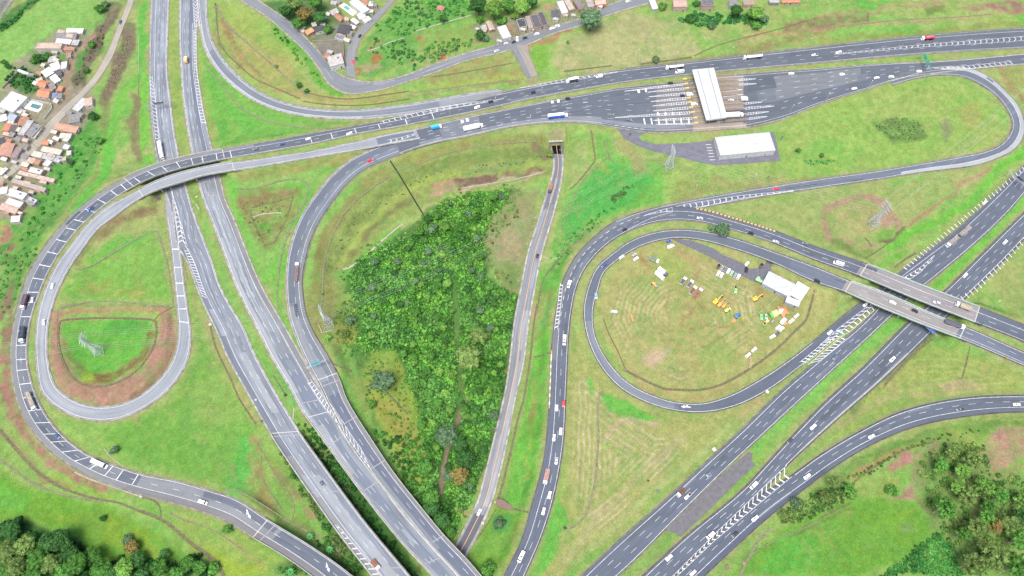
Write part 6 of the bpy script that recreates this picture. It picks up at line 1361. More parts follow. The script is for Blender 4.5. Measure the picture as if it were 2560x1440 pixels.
def tree_meshes(kind,seed):
 """unit-ish tree: trunk with limbs, crown of many leafy clumps; returns trunk mesh, crown geometry, height"""
 rg = np.random.default_rng(seed);mb = MB();parts = []
 if kind == 'round': Hh,Rr,n,cr,leaves = 9,4.2,30,1.3,85
 elif kind == 'dense': Hh,Rr,n,cr,leaves = 11,4.6,38,1.4,85
 elif kind == 'bush': Hh,Rr,n,cr,leaves = 3.4,2.2,13,.9,80
 else: Hh,Rr,n,cr,leaves = 14,4.4,30,1.1,75          # open, tall eucalyptus
 zc = Hh * (.62 if kind != 'bush' else .5);zr = Hh - zc - cr * .5
 th = Hh * (.42 if kind != 'open' else .55)
 mb.tube((0,0,-1.5),(.1,.05,th * .5),.03 * Hh,.024 * Hh,8);mb.tube((.1,.05,th * .5 - .02),(0,.15,th),.024 * Hh,.018 * Hh,8)
 for i in range(n):
  a = i * 2.4 + rg.uniform(-.3,.3);u = (i + .5) / n;rad = Rr * math.sqrt(u) * rg.uniform(.75,1.05) - cr * .3
  z = zc + zr * math.sqrt(max(0,1 - (rad / (Rr * 1.05)) ** 2)) * rg.uniform(.35,1.0) - (.4 if kind != 'open' else rg.uniform(0,3))
  p = np.array([max(rad,0) * math.cos(a),max(rad,0) * math.sin(a),z]);r = cr * rg.uniform(.7,1.25)
  v,f3,f4,c = clump(r,rg,leaves,.32 if kind != 'bush' else .24,.75);parts.append((v + p,f3,f4,c * rg.uniform(.88,1.12)))
  if i % 3 == 0 or kind == 'open': mb.tube((0,.1,th * rg.uniform(.7,.98)),tuple(p),.009 * Hh,.003 * Hh,5,cap=False)
 if kind in ('round','dense'):      # inner canopy so that no daylight cuts straight through
  V,Fc = ico(2);v = V * (1 + .12 * rg.standard_normal((len(V),1))) * np.array([Rr * .72,Rr * .72,zr * .9]) + np.array([0,0,zc]);parts.append((v,Fc,np.zeros((0,4),int),np.full(len(v),.7)))
 return mb,pack(parts),Hh,Rr
LEAF = {'deep': leafmat('deep_green_leaves',(84,138,70)),'mid': leafmat('mid_green_leaves',(106,168,74)),'lime': leafmat('lime_leaves',(138,192,88)),'olive': leafmat('olive_leaves',(136,168,90)),'grey': leafmat('grey_green_leaves',(120,156,112)),'rust': leafmat('rusty_leaves',(172,158,92))}
_tm = {}
def tree(u,v,kind,leaf,R_,label,grp=None,hs=1.0,cat='tree',nm='tree',seed=None,pale=False):
 """u, v: photo point of the crown's middle; R_: crown radius in metres"""
 seed = R.randrange(4) if seed is None else seed;key = (kind,seed,leaf,pale)
 if key not in _tm:
  mb,pk,Hh,Rr = tree_meshes(kind,100 + seed * 7 + len(kind));_tm[key] = (mb.mesh('trunk',BARKP if pale else BARK),leafmesh('crown',pk,LEAF[leaf]),Hh,Rr)
 tr,cm,Hh,Rr = _tm[key];s = R_ / Rr;sz = s * hs;p = gp(u,v,Hh * sz * .6)
 gz = float(ground_z(p[0],p[1]));r = empty(nm,(p[0],p[1],gz),R.uniform(0,6.28),label,cat,grp);r.scale = (s,s,sz)
 link('trunk',tr,r);link('crown',cm,r);return r
# big stuff: thickets of shrubs one cannot count
_cl = [clump(1.0,np.random.default_rng(900 + i),64,.3,.8) for i in range(10)]
_seed = [50]
def inpoly_samples(poly,gap,avoid=(),jit=.45):
 """jittered grid of photo points inside a polygon; gap in metres on the ground"""
 xs = [p[0] for p in poly];ys = [p[1] for p in poly];c = gp(sum(xs) / len(xs),sum(ys) / len(ys));z = c[2]
 W_ = up3([p[0] for p in poly],[p[1] for p in poly],z);x0,y0 = W_[:,:2].min(0);x1,y1 = W_[:,:2].max(0)
 gx,gy = np.meshgrid(np.arange(x0,x1,gap),np.arange(y0,y1,gap));gx = gx.ravel();gy = gy.ravel();_seed[0] += 1;rg = np.random.default_rng(_seed[0])
 gx = gx + rg.uniform(-jit,jit,len(gx)) * gap;gy = gy + rg.uniform(-jit,jit,len(gx)) * gap;gz = ground_z(gx,gy)
 u,v = proj(np.stack([gx,gy,gz],-1));k = inside(u + (vnoise(gx / 6,gy / 6,3) - .5) * 16,v + (vnoise(gx / 6,gy / 6,8) - .5) * 16,poly)
 i = np.clip(np.searchsorted(GX,gx),0,len(GX) - 1);j = np.clip(np.searchsorted(GY,gy),0,len(GY) - 1);k &= EDGE[i,j] > 2.2
 for a in avoid: k &= ~inside(u,v,a)
 return gx[k],gy[k],gz[k],u[k],v[k]
def thicket(poly,gap,r0,r1,cols,label,nm='shrub_thicket',dens=1.0,avoid=(),tall=.0,cat='shrubs',low=.35):
 x,y,z,u,v = inpoly_samples(poly,gap,avoid);rg = np.random.default_rng(_seed[0] * 3);parts = []
 big = vnoise(x / 11,y / 11,21);C = [np.array(lin(c)) / lin((100,170,84)) for c in cols]
 for i in range(len(x)):
  if rg.random() > dens: continue
  r = rg.uniform(r0,r1);vv,f3,f4,c = _cl[rg.integers(10)];a = rg.uniform(0,6.28);ca,sa = math.cos(a),math.sin(a);M = np.array([[ca,sa,0],[-sa,ca,0],[0,0,1]])
  t = big[i] * len(C) * 1.3 + rg.uniform(-.7,.7) - .3;k = C[int(np.clip(t,0,len(C) - 1))] * rg.uniform(.7,1.3)
  parts.append(((vv @ M) * r * np.array([1,1,rg.uniform(.7,1.1)]) + np.array([x[i],y[i],z[i] + r * low + tall * rg.random()]),f3,f4,c[:,None] * k[None]))
 if parts: tag(link(nm,leafmesh(nm,pack(parts),THK)),label,cat,kind='stuff')
THK = leafmat('thicket_leaves',(100,170,84),.25,False)
FOR = [(1030,590),(1065,545),(1105,505),(1150,500),(1200,478),(1262,475),(1268,495),(1225,545),(1205,610),(1205,660),(1218,700),(1290,745),(1292,800),(1280,900),(1250,1030),(1230,1100),(1190,1220),(1170,1270),(1135,1330),(1110,1350),(1080,1310),(1050,1270),(1010,1200),(1060,1220),(1075,1150),(1060,1060),(1020,960),(1000,885),(960,865),(900,880),(880,860),(905,830),(905,790),(880,740),(870,690),(900,650),(960,615)]
FRING = [(1000,590),(1060,530),(1110,490),(1200,462),(1290,462),(1300,500),(1250,560),(1235,650),(1250,690),(1310,740),(1300,900),(1260,1060),(1150,1340),(1080,1340),(980,1180),(1070,1100),(1000,900),(870,900),(845,800),(850,690),(900,620)]
STREAM = [(1126,700),(1140,700),(1150,790),(1148,860),(1160,880),(1160,990),(1150,1060),(1130,1110),(1115,1190),(1112,1250),(1090,1250),(1095,1190),(1108,1110),(1130,1050),(1145,990)]
thicket(FOR,1.75,.8,1.6,[(78,138,58),(104,174,70),(138,204,86),(112,184,80),(88,150,70),(124,190,92)],'tangled green shrub thicket filling the hollow between the roads',avoid=[STREAM],tall=1.0)
thicket(FRING,3.0,.5,1.2,[(96,168,72),(124,190,84),(140,200,90)],'loose shrubs fringing the thicket in the hollow','fringe_shrubs',.5,avoid=[STREAM])
thicket([(868,690),(900,655),(960,625),(1010,700),(1040,800),(1050,880),(1000,880),(900,880),(905,800)],2.0,.5,1.1,[(120,200,84),(136,208,92),(108,186,80)],'bright low scrub on the left of the hollow','low_scrub',.7)
thicket([(1015,900),(1060,950),(1090,1060),(1090,1160),(1065,1235),(1040,1160),(1046,1060),(1022,985)],1.9,.6,1.3,[(96,164,72),(120,184,80),(140,190,84)],'mid green shrubs between the yellow undergrowth and the thicket','shrubs',.75)
thicket([(905,905),(985,890),(1010,930),(1050,1010),(1065,1090),(1070,1180),(1040,1210),(1000,1150),(950,1050),(915,1000)],2.4,.4,1.0,[(150,180,72),(168,190,76),(130,170,70),(100,160,70)],'yellow green undergrowth along the ramp side of the hollow','undergrowth',.6)
thicket([(860,740),(905,745),(905,830),(880,880),(850,880),(840,800)],2.2,.5,1.2,[(128,176,74),(150,170,84),(110,160,76)],'scrub around the foot of the hollow pylon','scrub',.6)
thicket([(1208,560),(1262,505),(1300,500),(1300,540),(1250,580),(1215,640)],2.8,.6,1.3,[(96,140,80),(126,160,88),(140,146,104)],'grey green scrub on the dry side of the hollow','scrub',.5)
thicket([(1225,690),(1250,720),(1300,735),(1300,690),(1260,670)],3,.5,1.1,[(120,170,84),(140,160,90)],'low scrub beside the low road fence','scrub',.5)
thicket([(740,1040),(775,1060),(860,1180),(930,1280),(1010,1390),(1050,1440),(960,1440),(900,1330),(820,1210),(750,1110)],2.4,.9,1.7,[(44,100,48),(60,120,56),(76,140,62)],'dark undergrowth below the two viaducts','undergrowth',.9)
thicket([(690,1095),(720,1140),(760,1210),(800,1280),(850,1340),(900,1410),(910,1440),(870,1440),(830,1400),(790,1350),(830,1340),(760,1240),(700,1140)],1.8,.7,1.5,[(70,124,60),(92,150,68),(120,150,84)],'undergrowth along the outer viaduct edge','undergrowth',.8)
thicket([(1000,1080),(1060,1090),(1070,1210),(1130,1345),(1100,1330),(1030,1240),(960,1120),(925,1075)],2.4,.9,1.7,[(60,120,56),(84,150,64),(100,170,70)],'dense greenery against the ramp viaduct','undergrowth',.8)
thicket([(0,1305),(50,1290),(80,1330),(180,1345),(250,1390),(330,1400),(420,1395),(500,1390),(540,1420),(540,1440),(0,1440)],2.6,1.0,2.0,[(46,96,50),(60,116,56),(80,140,66)],'dark undergrowth between the bottom left trees','undergrowth',.9)
thicket([(690,1425),(740,1395),(800,1440),(700,1440)],2.4,.8,1.5,[(70,130,66),(90,150,80)],'ferny growth at the foot of the short viaduct','undergrowth',.8)
thicket([(2195,1440),(2240,1405),(2300,1360),(2345,1335),(2380,1365),(2400,1420),(2420,1440)],1.25,.6,1.1,[(62,138,64),(84,164,76),(104,186,88)],'dense dark green banana like patch at the bottom right','leafy_patch',.95)
thicket([(2300,1150),(2380,1100),(2460,1120),(2480,1170),(2560,1185),(2560,1440),(2420,1440),(2360,1340),(2310,1240)],2.4,.7,1.7,[(96,150,70),(120,164,76),(144,172,92),(110,150,80)],'scrubby ground cover under the open trees at the bottom right','scrub',.6)
thicket([(2048,1250),(2130,1185),(2230,1130),(2330,1092),(2450,1070),(2450,1080),(2330,1104),(2230,1146),(2140,1205),(2060,1262)],2.2,.5,1.0,[(104,150,66),(124,168,74),(90,136,60)],'bushy hedge strip below the slip road','hedge',.8)
thicket([(1940,1310),(1960,1275),(2048,1225),(2120,1215),(2150,1230),(2090,1265),(2000,1305)],2.0,.8,1.5,[(86,130,66),(104,148,74),(120,160,84)],'bushes at the bend below the slip road','bushes',.9)
thicket([(0,62),(30,45),(60,15),(90,0),(96,4),(60,32),(35,62),(0,82)],2.6,.9,1.7,[(64,130,66),(80,150,74),(100,170,90)],'dense hedgerow across the top left corner','hedgerow',.95)
thicket([(900,10),(960,110),(1040,80),(1180,30),(1180,0),(1010,0),(985,20),(945,85),(920,120),(960,140),(1000,160),(1045,150),(1010,100)],2.8,.8,1.7,[(76,160,72),(96,184,84),(118,196,84),(84,150,80)],'bright shrubs on the plot between the two village streets','shrubs',.6)
thicket([(1050,130),(1110,100),(1180,95),(1190,115),(1130,135),(1060,160),(1020,175)],2.6,.8,1.5,[(72,150,84),(92,170,90),(110,180,80)],'bushes above the village street bend','shrubs',.7)
thicket([(1690,48),(1740,30),(1800,40),(1880,30),(1920,50),(1900,70),(1850,60),(1790,66),(1730,62)],2.3,.9,1.8,[(66,140,76),(84,160,84),(104,176,96)],'leafy hedge below the hillside houses','hedge',.9)
thicket([(690,60),(720,85),(760,145),(780,175),(815,200),(835,226),(800,215),(765,165),(720,120),(680,80)],2.6,.7,1.5,[(76,140,66),(100,176,66),(124,196,70)],'shrubs along the lower side of the descending street','shrubs',.6)
thicket([(25,160),(70,180),(105,200),(95,235),(55,225),(20,205)],2.6,.9,1.8,[(60,120,60),(76,140,70)],'dark garden shrubs behind the orange tiled houses','shrubs',.8)
thicket([(245,330),(262,380),(215,430),(180,470),(120,560),(80,600),(50,600),(110,500),(165,420),(200,340),(225,290)],3.6,.7,1.5,[(70,160,64),(92,186,70),(110,196,80)],'shrubs on the bank under the village','shrubs',.4)
thicket([(215,110),(240,90),(265,60),(255,110),(225,150),(195,220),(180,215),(200,160)],2.0,.4,1.0,[(120,116,90),(124,140,90),(110,112,92)],'dry brown scrub along the upper village track','scrub',.6)
thicket([(310,95),(332,80),(325,130),(300,180),(275,230),(255,250),(270,200),(290,150)],1.5,.25,.55,[(136,122,100),(146,134,106),(124,120,90)],'dry brown scrub between dirt road and highway','scrub',.6)
thicket([(0,610),(60,620),(110,610),(60,700),(30,760),(0,800)],3.4,.6,1.3,[(84,170,72),(104,180,84),(120,160,90)],'rough green slope at the left edge','rough_grass',.5)
thicket([(1370,640),(1400,600),(1450,560),(1490,540),(1560,500),(1600,460),(1580,480),(1500,560),(1440,610),(1380,690)],2.6,.6,1.2,[(84,190,90),(100,200,96),(76,170,84)],'lush weeds in the dip right of the low road','weeds',.5)
thicket([(1530,495),(1545,480),(1590,448),(1582,465),(1550,492),(1538,505)],2.0,.7,1.4,[(84,120,76),(104,140,84)],'row of dark bushes in the green dip','bushes',.9)
thicket([(2185,310),(2230,292),(2290,302),(2315,330),(2290,350),(2225,352)],2.0,.35,.7,[(96,136,76),(110,150,86),(128,160,90)],'dark tufty weeds in the teardrop field','weeds',.7)
thicket([(2010,404),(2048,398),(2085,396),(2088,410),(2040,414),(2014,414)],2.0,.6,1.0,[(84,180,90),(96,190,96)],'bright bushes round a puddle by the teardrop ramp','bushes',.9)
thicket([(600,505),(690,490),(735,490),(690,600),(650,610),(610,550)],3.0,.35,.8,[(120,150,70),(140,150,80),(104,160,70)],'tufty scrub in the triangle field','scrub',.35)
thicket([(870,545),(960,480),(1060,440),(1240,400),(1365,385),(1365,405),(1240,420),(1060,462),(960,520),(880,600),(830,690),(815,760),(800,750),(820,660)],3.0,.35,.8,[(120,146,72),(140,160,80),(104,140,70)],'coarse tufts along the terraced slope','scrub',.4)
# single trees
def T(u,v,kind,leaf,r,lab,**k): tree(u,v,kind,leaf,r,lab,**k)
T(1476,50,'dense','grey',9.5,'big lone round tree beside the village street at the top',hs=.8)
T(763,38,'round','rust',6.8,'rust tinged round tree at the top left of the pool terrace');T(735,12,'round','olive',6.0,'olive tree at the top edge behind the rust tinged one')
T(715,30,'dense','deep',5.5,'dark tree above the descending street, leftmost of its grove');T(790,8,'dense','mid',6.0,'mid green tree at the top edge left of the pool terrace');T(745,62,'round','mid',5.0,'green tree just above the cream cottage');T(800,45,'dense','deep',5.0,'dark tree right of the rust tinged one');T(818,72,'bush','mid',4.0,'bushy green tree over the dark roofed house');T(770,70,'bush','deep',3.2,'dark bush between the rust tinged tree and the cottages')
T(1235,25,'dense','lime',7.5,'large light green tree in the top middle grove, front left');T(1195,15,'dense','deep',7.0,'dark blue green tree at the left of the top middle grove');T(1270,15,'round','mid',6.5,'green tree at the back of the top middle grove');T(1306,20,'round','lime',6.0,'light green tree at the right of the top middle grove');T(1255,50,'bush','mid',4.2,'small round tree in front of the top middle grove');T(1285,38,'bush','lime',3.6,'lime bush below the top middle grove');T(1330,5,'dense','deep',5.0,'dark tree at the top edge right of the grove');T(1200,48,'bush','mid',3.4,'small green tree below the dark blue green one')
T(1108,45,'bush','deep',3.6,'dark bush beside the pinkish hut on the green plot');T(1200,85,'bush','deep',4.5,'dark bushy tree in front of the bright white house');T(1215,95,'bush','grey',3.0,'grey green bush left of the bright white house')
T(1890,35,'round','lime',6.5,'light green tree among the hillside houses');T(1888,60,'bush','mid',4.2,'round bush below the light green hillside tree');T(1730,45,'bush','deep',4.5,'dark bush at the left of the hillside hedge');T(1840,28,'dense','deep',5.0,'dark tree behind the hillside hedge');T(1656,15,'bush','lime',3.6,'yellowish bush between the first two hillside houses');T(1780,65,'bush','grey',3.0,'lone bush under the hillside hedge');T(1910,45,'bush','grey',4.0,'pale bush right of the light green hillside tree');T(1742,8,'bush','deep',3.0,'dark bush between the pink hillside houses')
T(1640,148,'bush','grey',3.2,'bush by the ditch above the toll road');T(95,145,'bush','deep',4.5,'dark tree below the bare pinkish block');T(115,140,'bush','deep',3.8,'second dark tree below the bare pinkish block');T(82,152,'bush','mid',3.0,'small dark bush left of the white cluster');T(250,20,'bush','mid',4.5,'bush in the top left meadow');T(262,8,'bush','grey',3.4,'paler bush at the upper edge of the meadow');T(18,165,'bush','deep',2.6,'lone dark bush at the left edge of the meadow');T(8,155,'bush','mid',2.4,'lone green bush touching the left edge')
T(228,112,'bush','mid',3.0,'green bush beside the dirt track above the orange roofs');T(248,350,'bush','mid',3.4,'green bush at the top of the bank under the village');T(215,175,'bush','mid',2.8,'bush beside the white cluster track');T(230,290,'bush','deep',4.0,'dark bush by the terracotta pink roof');T(175,405,'bush','grey',2.6,'greyish bush at the end of the pool yard')
T(1806,572,'bush','grey',5.2,'two lobed grey green bush between the dark curve and the hay loop');T(1782,570,'bush','grey',3.0,'smaller grey bush beside the two lobed one')
T(957,955,'dense','grey',7.2,'round blue green tree standing alone in the yellow undergrowth');T(1172,895,'round','olive',8.6,'large pale olive tree in the middle of the hollow');T(1196,842,'round','olive',6.0,'pale olive tree behind the large one');T(1182,822,'dense','mid',4.6,'rounded green tree behind the pale olive pair');T(1215,838,'bush','olive',3.6,'small olive tree at the right of the pale pair')
T(1240,970,'round','mid',4.2,'green tree near the low road, upper of two');T(1238,985,'bush','mid',3.4,'green tree near the low road, lower of two');T(1080,1058,'bush','lime',3.0,'bright round shrub beside the stream');T(1115,1090,'dense','grey',6.6,'grey leafed tree over the stream');T(1165,1150,'dense','deep',6.0,'dark tree between stream and low road');T(1145,1110,'dense','deep',5.4,'dark tree right of the grey leafed one');T(1150,1190,'round','rust',5.4,'brownish tree south of the dark pair');T(1060,1170,'round','mid',5.6,'green tree at the ramp edge of the hollow');T(1078,1272,'dense','deep',4.6,'dark tree against the ramp viaduct');T(1105,1300,'dense','deep',5.0,'dark tree where viaduct and low road meet');T(1080,1240,'dense','mid',5.0,'green tree by the end of the stream');T(1376,385,'bush','olive',3.0,'shrub leaning over the underpass mouth')
T(930,1010,'bush','mid',3.0,'lone green shrub in the yellow undergrowth');T(875,800,'bush','grey',3.6,'grey scrub tree beside the hollow pylon');T(862,835,'bush','olive',3.2,'olive bush below the hollow pylon');T(818,842,'bush','lime',2.6,'bright small bush at the corner of the pylon wall')
FGRP = 'leafy trees crowding the hollow'
k = 0;xs,ys,zs,us,vs = inpoly_samples(FOR,9.2,[STREAM],.5)
for u_,v_ in zip(us,vs):
 if (v_ > 1040 and R.random() < .3): continue
 if u_ < 1010 and R.random() < .6: continue
 lf = R.choice(['mid','mid','deep','lime','grey']);kd = R.choice(['bush','bush','round','dense'])
 T(u_,v_,kd,lf,R.uniform(1.9,3.4),'leafy green tree merging into the crowded hollow canopy',grp=FGRP)
# woods bottom left
BG = 'dark trees of the bottom left wood'
for u_,v_,r_,lf,kd in ((30,1325,5.5,'deep','dense'),(65,1365,6,'olive','dense'),(20,1380,6,'olive','dense'),(120,1360,5.5,'deep','dense'),(155,1350,6.5,'deep','dense'),(175,1385,5.5,'deep','dense'),(95,1400,6,'mid','dense'),(130,1410,5.5,'olive','dense'),(40,1420,6,'olive','dense'),(195,1410,6.5,'mid','dense'),(165,1432,6,'mid','dense'),(230,1390,5,'mid','dense'),(255,1425,6,'mid','dense'),(310,1425,5.5,'lime','dense'),(280,1440,5.5,'deep','dense'),(345,1400,4.5,'deep','round'),(400,1420,5,'mid','dense'),(440,1440,5,'mid','round'),(470,1410,4.5,'mid','round'),(85,1440,5.5,'mid','dense'),(360,1440,5,'deep','dense'),(10,1440,5.5,'mid','dense')):
 T(u_,v_,kd,lf,r_,'dark leafy tree in the crowded wood at the bottom left corner',grp=BG)
T(330,1368,'round','rust',4.0,'brown flecked tree at the edge of the bottom left wood');T(320,1350,'bush','grey',3.4,'pale grey bush beside the bottom left wood');T(412,1385,'bush','deep',3.0,'dark bush right of the bottom left wood');T(257,1296,'bush','deep',2.0,'tiny dark bush in the bottom left meadow');T(284,1124,'bush','grey',2.8,'dark bush in the field beside the outer loop');T(500,1420,'round','mid',4.0,'green tree at the bottom beside the stone path');T(535,1420,'bush','mid',3.6,'bush at the bottom left of the short viaduct');T(568,1322,'bush','mid',2.6,'round bush on the slope by the short viaduct')
# open trees bottom right
OG = 'tall open trees at the bottom right'
for u_,v_,r_,lf in ((2085,1205,3.6,'olive'),(2060,1240,3.8,'olive'),(2120,1222,3.2,'mid'),(2360,1270,6.5,'mid'),(2420,1240,5.5,'olive'),(2405,1180,5,'lime'),(2430,1150,5,'olive'),(2350,1165,4.5,'mid'),(2460,1215,5.5,'lime'),(2440,1320,6,'olive'),(2465,1295,5,'mid'),(2485,1315,4.5,'rust'),(2520,1310,5,'olive'),(2545,1350,5.5,'mid'),(2410,1335,4.5,'mid'),(2480,1390,7.5,'olive'),(2430,1410,6.5,'olive'),(2540,1420,6,'mid'),(2555,1250,4.5,'lime'),(2500,1240,4.5,'mid'),(2390,1220,4,'lime'),(2380,1130,4,'olive'),(2550,1290,4,'deep'),(2470,1265,4,'mid')):
 T(u_,v_,'open',lf,r_,'tall open crowned tree with pale trunk in the bottom right wood',grp=OG,pale=True)
T(2231,1225,'bush','mid',3.6,'single round bush on the bare pink bank');T(1990,1255,'bush','grey',3.4,'bush nearest the dark shoulder below the slip road');T(1960,1290,'bush','olive',3.2,'olive bush at the lower end of the roadside clump');T(2130,1235,'bush','lime',3.0,'bright bush at the tip of the green meadow')
T(1220,1425,'bush','mid',4.5,'green bush at the bottom between low road and middle road');T(1247,1308,'bush','grey',3.4,'blue green bush below the muddy pond');T(1575,335,'bush','lime',0.9,'small shrub by the car park entrance');T(1995,375,'bush','mid',2.0,'low bright bush right of the white roofed office');T(690,165,'bush','mid',1.6,'little shrub on the lobe below the village');T(748,212,'bush','deep',2.4,'dark shrub on the long drain of the lobe');T(766,226,'bush','deep',2.2,'second dark shrub at the end of the long drain');T(1420,105,'bush','mid',1.5,'small bush on the hillside below the lone round tree');T(2055,388,'bush','mid',1.8,'bush at the right end of the puddle thicket')
# banana like plants by the short viaduct
def palm(u,v,lab):
 p = gp(u,v);r = empty('banana_plant',p,R.uniform(0,6),lab,'plant');mb = MB();mb.tube((0,0,-.5),(.1,0,2.2),.22,.15,8);mb.build('stem',BARK,r);lf = MB()
 for i in range(9):
  a = i * .7;d = np.array([math.cos(a),math.sin(a),0]);n = np.array([-d[1],d[0],0]);pts = [d * x + np.array([0,0,2.2 + 1.5 * x - .55 * x * x]) for x in (0,.8,1.6,2.4,3.0)];ws = (.08,.4,.45,.3,.02)
  for j in range(4): lf.face([pts[j] - n * ws[j],pts[j] + n * ws[j],pts[j + 1] + n * ws[j + 1],pts[j + 1] - n * ws[j + 1]])
 lf.build('leaf_crown',mat('banana_leaf',alb((96,190,96),.4),.5),r)
palm(778,1343,'banana plant beside the short viaduct, upper one');palm(827,1375,'banana plant on the bare soil near the short viaduct');palm(730,1430,'banana plant below the short viaduct')

# ------------------------------------------------------------------ vehicles
TYRE = mat('tyre',(.012,.012,.013),.85);HUB = mat('wheel_hub',(.4,.4,.42),.4,.5);LAMP = mat('headlight',(.75,.76,.75),.15,spec=.6);TAIL = mat('tail_light',(.45,.02,.02),.3);CHAS = mat('chassis_dark',(.03,.03,.033),.8)
SILV,WHT,BLK,GRY,DBL,RED = (186,190,196),(246,246,246),(40,42,48),(104,110,120),(62,84,128),(226,44,70)
_vm = {}
def cached(key,fn):
 if key not in _vm: _vm[key] = fn()
 return _vm[key]
def wheel_mesh(r,w):
 def f():
  mb = MB();mb.tube((0,-w / 2,0),(0,w / 2,0),r,n=12);return mb.mesh('wheel',TYRE)
 def h():
  mb = MB();mb.tube((0,-w / 2 - .01,0),(0,w / 2 + .01,0),r * .55,n=10);return mb.mesh('hub',HUB)
 return cached(('w',r,w),f),cached(('h',r,w),h)
def wheels(root,xs,hw,r=.32,w=.22,hub=False):
 wm,hm = wheel_mesh(r,w)
 for x in xs:
  for s in (-1,1):
   o = link('wheel',wm,root);o.location = (x,s * hw,r)
   if hub: link('hub',hm,o)
def rect_ring(x,hw,z0,z1,c=.12):
 return [(x,-hw,z0 + c),(x,-hw + c,z0),(x,hw - c,z0),(x,hw,z0 + c),(x,hw,z1 - c),(x,hw - c,z1),(x,-hw + c,z1),(x,-hw,z1 - c)]
def car(root,col,style='hatch'):
 P = paint(col);k = (style,tuple(col))
 L = 4.3 if style != 'suv' else 4.6;hw = .88 if style != 'suv' else .95;zr = 1.46 if style != 'suv' else 1.72;e = L / 2
 # cabin stations (x of windscreen base, roof front, roof rear, rear base)
 a,b,c,d = {'hatch': (.75,.1,-1.5,-2.02),'sedan': (.75,.15,-.95,-1.6),'suv': (.85,.3,-1.9,-2.25),'pickup': (.95,.45,-.45,-.75)}[style]
 if style == 'pickup': L = 5.1;e = L / 2;a += .3;b += .3;c += .3;d += .3;zr = 1.7
 def body():
  mb = MB()
  mb.loft([rect_ring(-e,hw - .12,.42,.82),rect_ring(-e + .15,hw,.3,.95),rect_ring(-e + .7,hw,.26,.98),rect_ring(a,hw,.26,.95),rect_ring(e - .55,hw,.28,.86),rect_ring(e - .12,hw - .06,.34,.74),rect_ring(e,hw - .22,.42,.64)])
  f = lambda x,w,z: [(x,-w,z),(x,w,z)]
  base,top = hw - .05,hw - .2
  mb.loft([[(a,-base,.9),(a,base,.9),(a,base,.92),(a,-base,.92)],[(b,-base,.9),(b,base,.9),(b,top,zr),(b,-top,zr)],[(c,-base,.9),(c,base,.9),(c,top,zr - .02),(c,-top,zr - .02)],[(d,-base,.9),(d,base,.9),(d,base,.97),(d,-base,.97)]])
  return mb.mesh('body',P)
 link('body',cached(('body',) + k,body),root)
 def glass(q):
  mb = MB();n = np.cross(np.array(q[1]) - q[0],np.array(q[2]) - q[0]);n = n / np.linalg.norm(n) * .015;mb.face([np.array(p) + n for p in q]);mb.face([np.array(p) - n for p in q][::-1]);return mb.mesh('glass',GLASS)
 base,top = hw - .05,hw - .2;m = .9; 
 def lerp(p,q,t): return tuple(np.array(p) + (np.array(q) - p) * t)
 A0,A1,B0,B1 = (a,-base,.92),(a,base,.92),(b,top,zr),(b,-top,zr);C0,C1,D0,D1 = (c,-top,zr - .02),(c,top,zr - .02),(d,base,.97),(d,-base,.97)
 sh = lambda q,t=.28: [lerp(p,np.mean(q,0),t) for p in q]
 link('windscreen',cached(('ws',style),lambda: glass(sh([A0,A1,B0,B1]))),root)
 link('rear_window',cached(('rw',style),lambda: glass(sh([C0,C1,D0,D1]))),root)
 for s in (-1,1): link('side_window',cached(('sw',style,s),lambda: glass(sh([(a - .15,s * (base - .0),.95),(b,s * top,zr),(c,s * top,zr - .02),(d + .12,s * base,.98)][::s],.1))),root)
 if style == 'pickup':
  def bed():
   mb = MB();mb.box(-e + .2,d - .1,-hw + .15,hw - .15,.97,.985);return mb.mesh('cargo_bed',CHAS)
  link('cargo_bed',cached(('bed',),bed),root)
 def lamp(m,x0,x1):
  def f(): mb = MB();mb.box(x0,x1,-.2,.2,.6,.78);return mb.mesh('lamp',m)
  return f
 for s in (-1,1):
  o = link('headlight',cached(('hl',e),lamp(LAMP,e - .22,e - .05)),root);o.location = (0,s * (hw - .32),0)
  o = link('tail_light',cached(('tl',e),lamp(TAIL,-e - .01,-e + .12)),root);o.location = (0,s * (hw - .36),.12)
 wheels(root,(e - .85,-e + .8),hw - .1)
def van(root,col,L=5.2,H_=2.25,hw=.98):
 P = paint(col);e = L / 2
 def f(): mb = MB();mb.loft([rect_ring(-e,hw,.35,H_),rect_ring(e - 1.5,hw,.3,H_),rect_ring(e - .75,hw,.3,1.35,.15),rect_ring(e - .1,hw - .06,.32,1.05,.12),rect_ring(e,hw - .2,.4,.85)]);return mb.mesh('body',P)
 link('body',cached(('van',L,H_,tuple(col)),f),root)
 def g(): mb = MB();mb.hexa([(e - 1.43,-hw + .14,H_ - .12),(e - .83,-hw + .12,1.44),(e - .83,hw - .12,1.44),(e - 1.43,hw - .14,H_ - .12),(e - 1.40,-hw + .14,H_ - .1),(e - .8,-hw + .12,1.46),(e - .8,hw - .12,1.46),(e - 1.40,hw - .14,H_ - .1)]);return mb.mesh('windscreen',GLASS)
 link('windscreen',cached(('vws',L,H_),g),root)
 for s in (-1,1):
  def w(): mb = MB();mb.box(-e + .4 if L > 6 else e - 2.3,e - 1.5,*sorted((s * hw - .03,s * (hw + .012))),H_ - .85,H_ - .25);return mb.mesh('side_window',GLASS)
  link('side_window',cached(('vsw',L,H_,s),w),root)
 def v(): mb = MB();mb.box(-.5,.5,-.45,.45,H_,H_ + .14,.08,.08);return mb.mesh('roof_vent',CHAS if L > 6 else P)
 link('roof_vent',cached(('rv',L,H_,tuple(col)),v),root);wheels(root,(e - 1.0,-e + 1.1),hw - .12,.36)
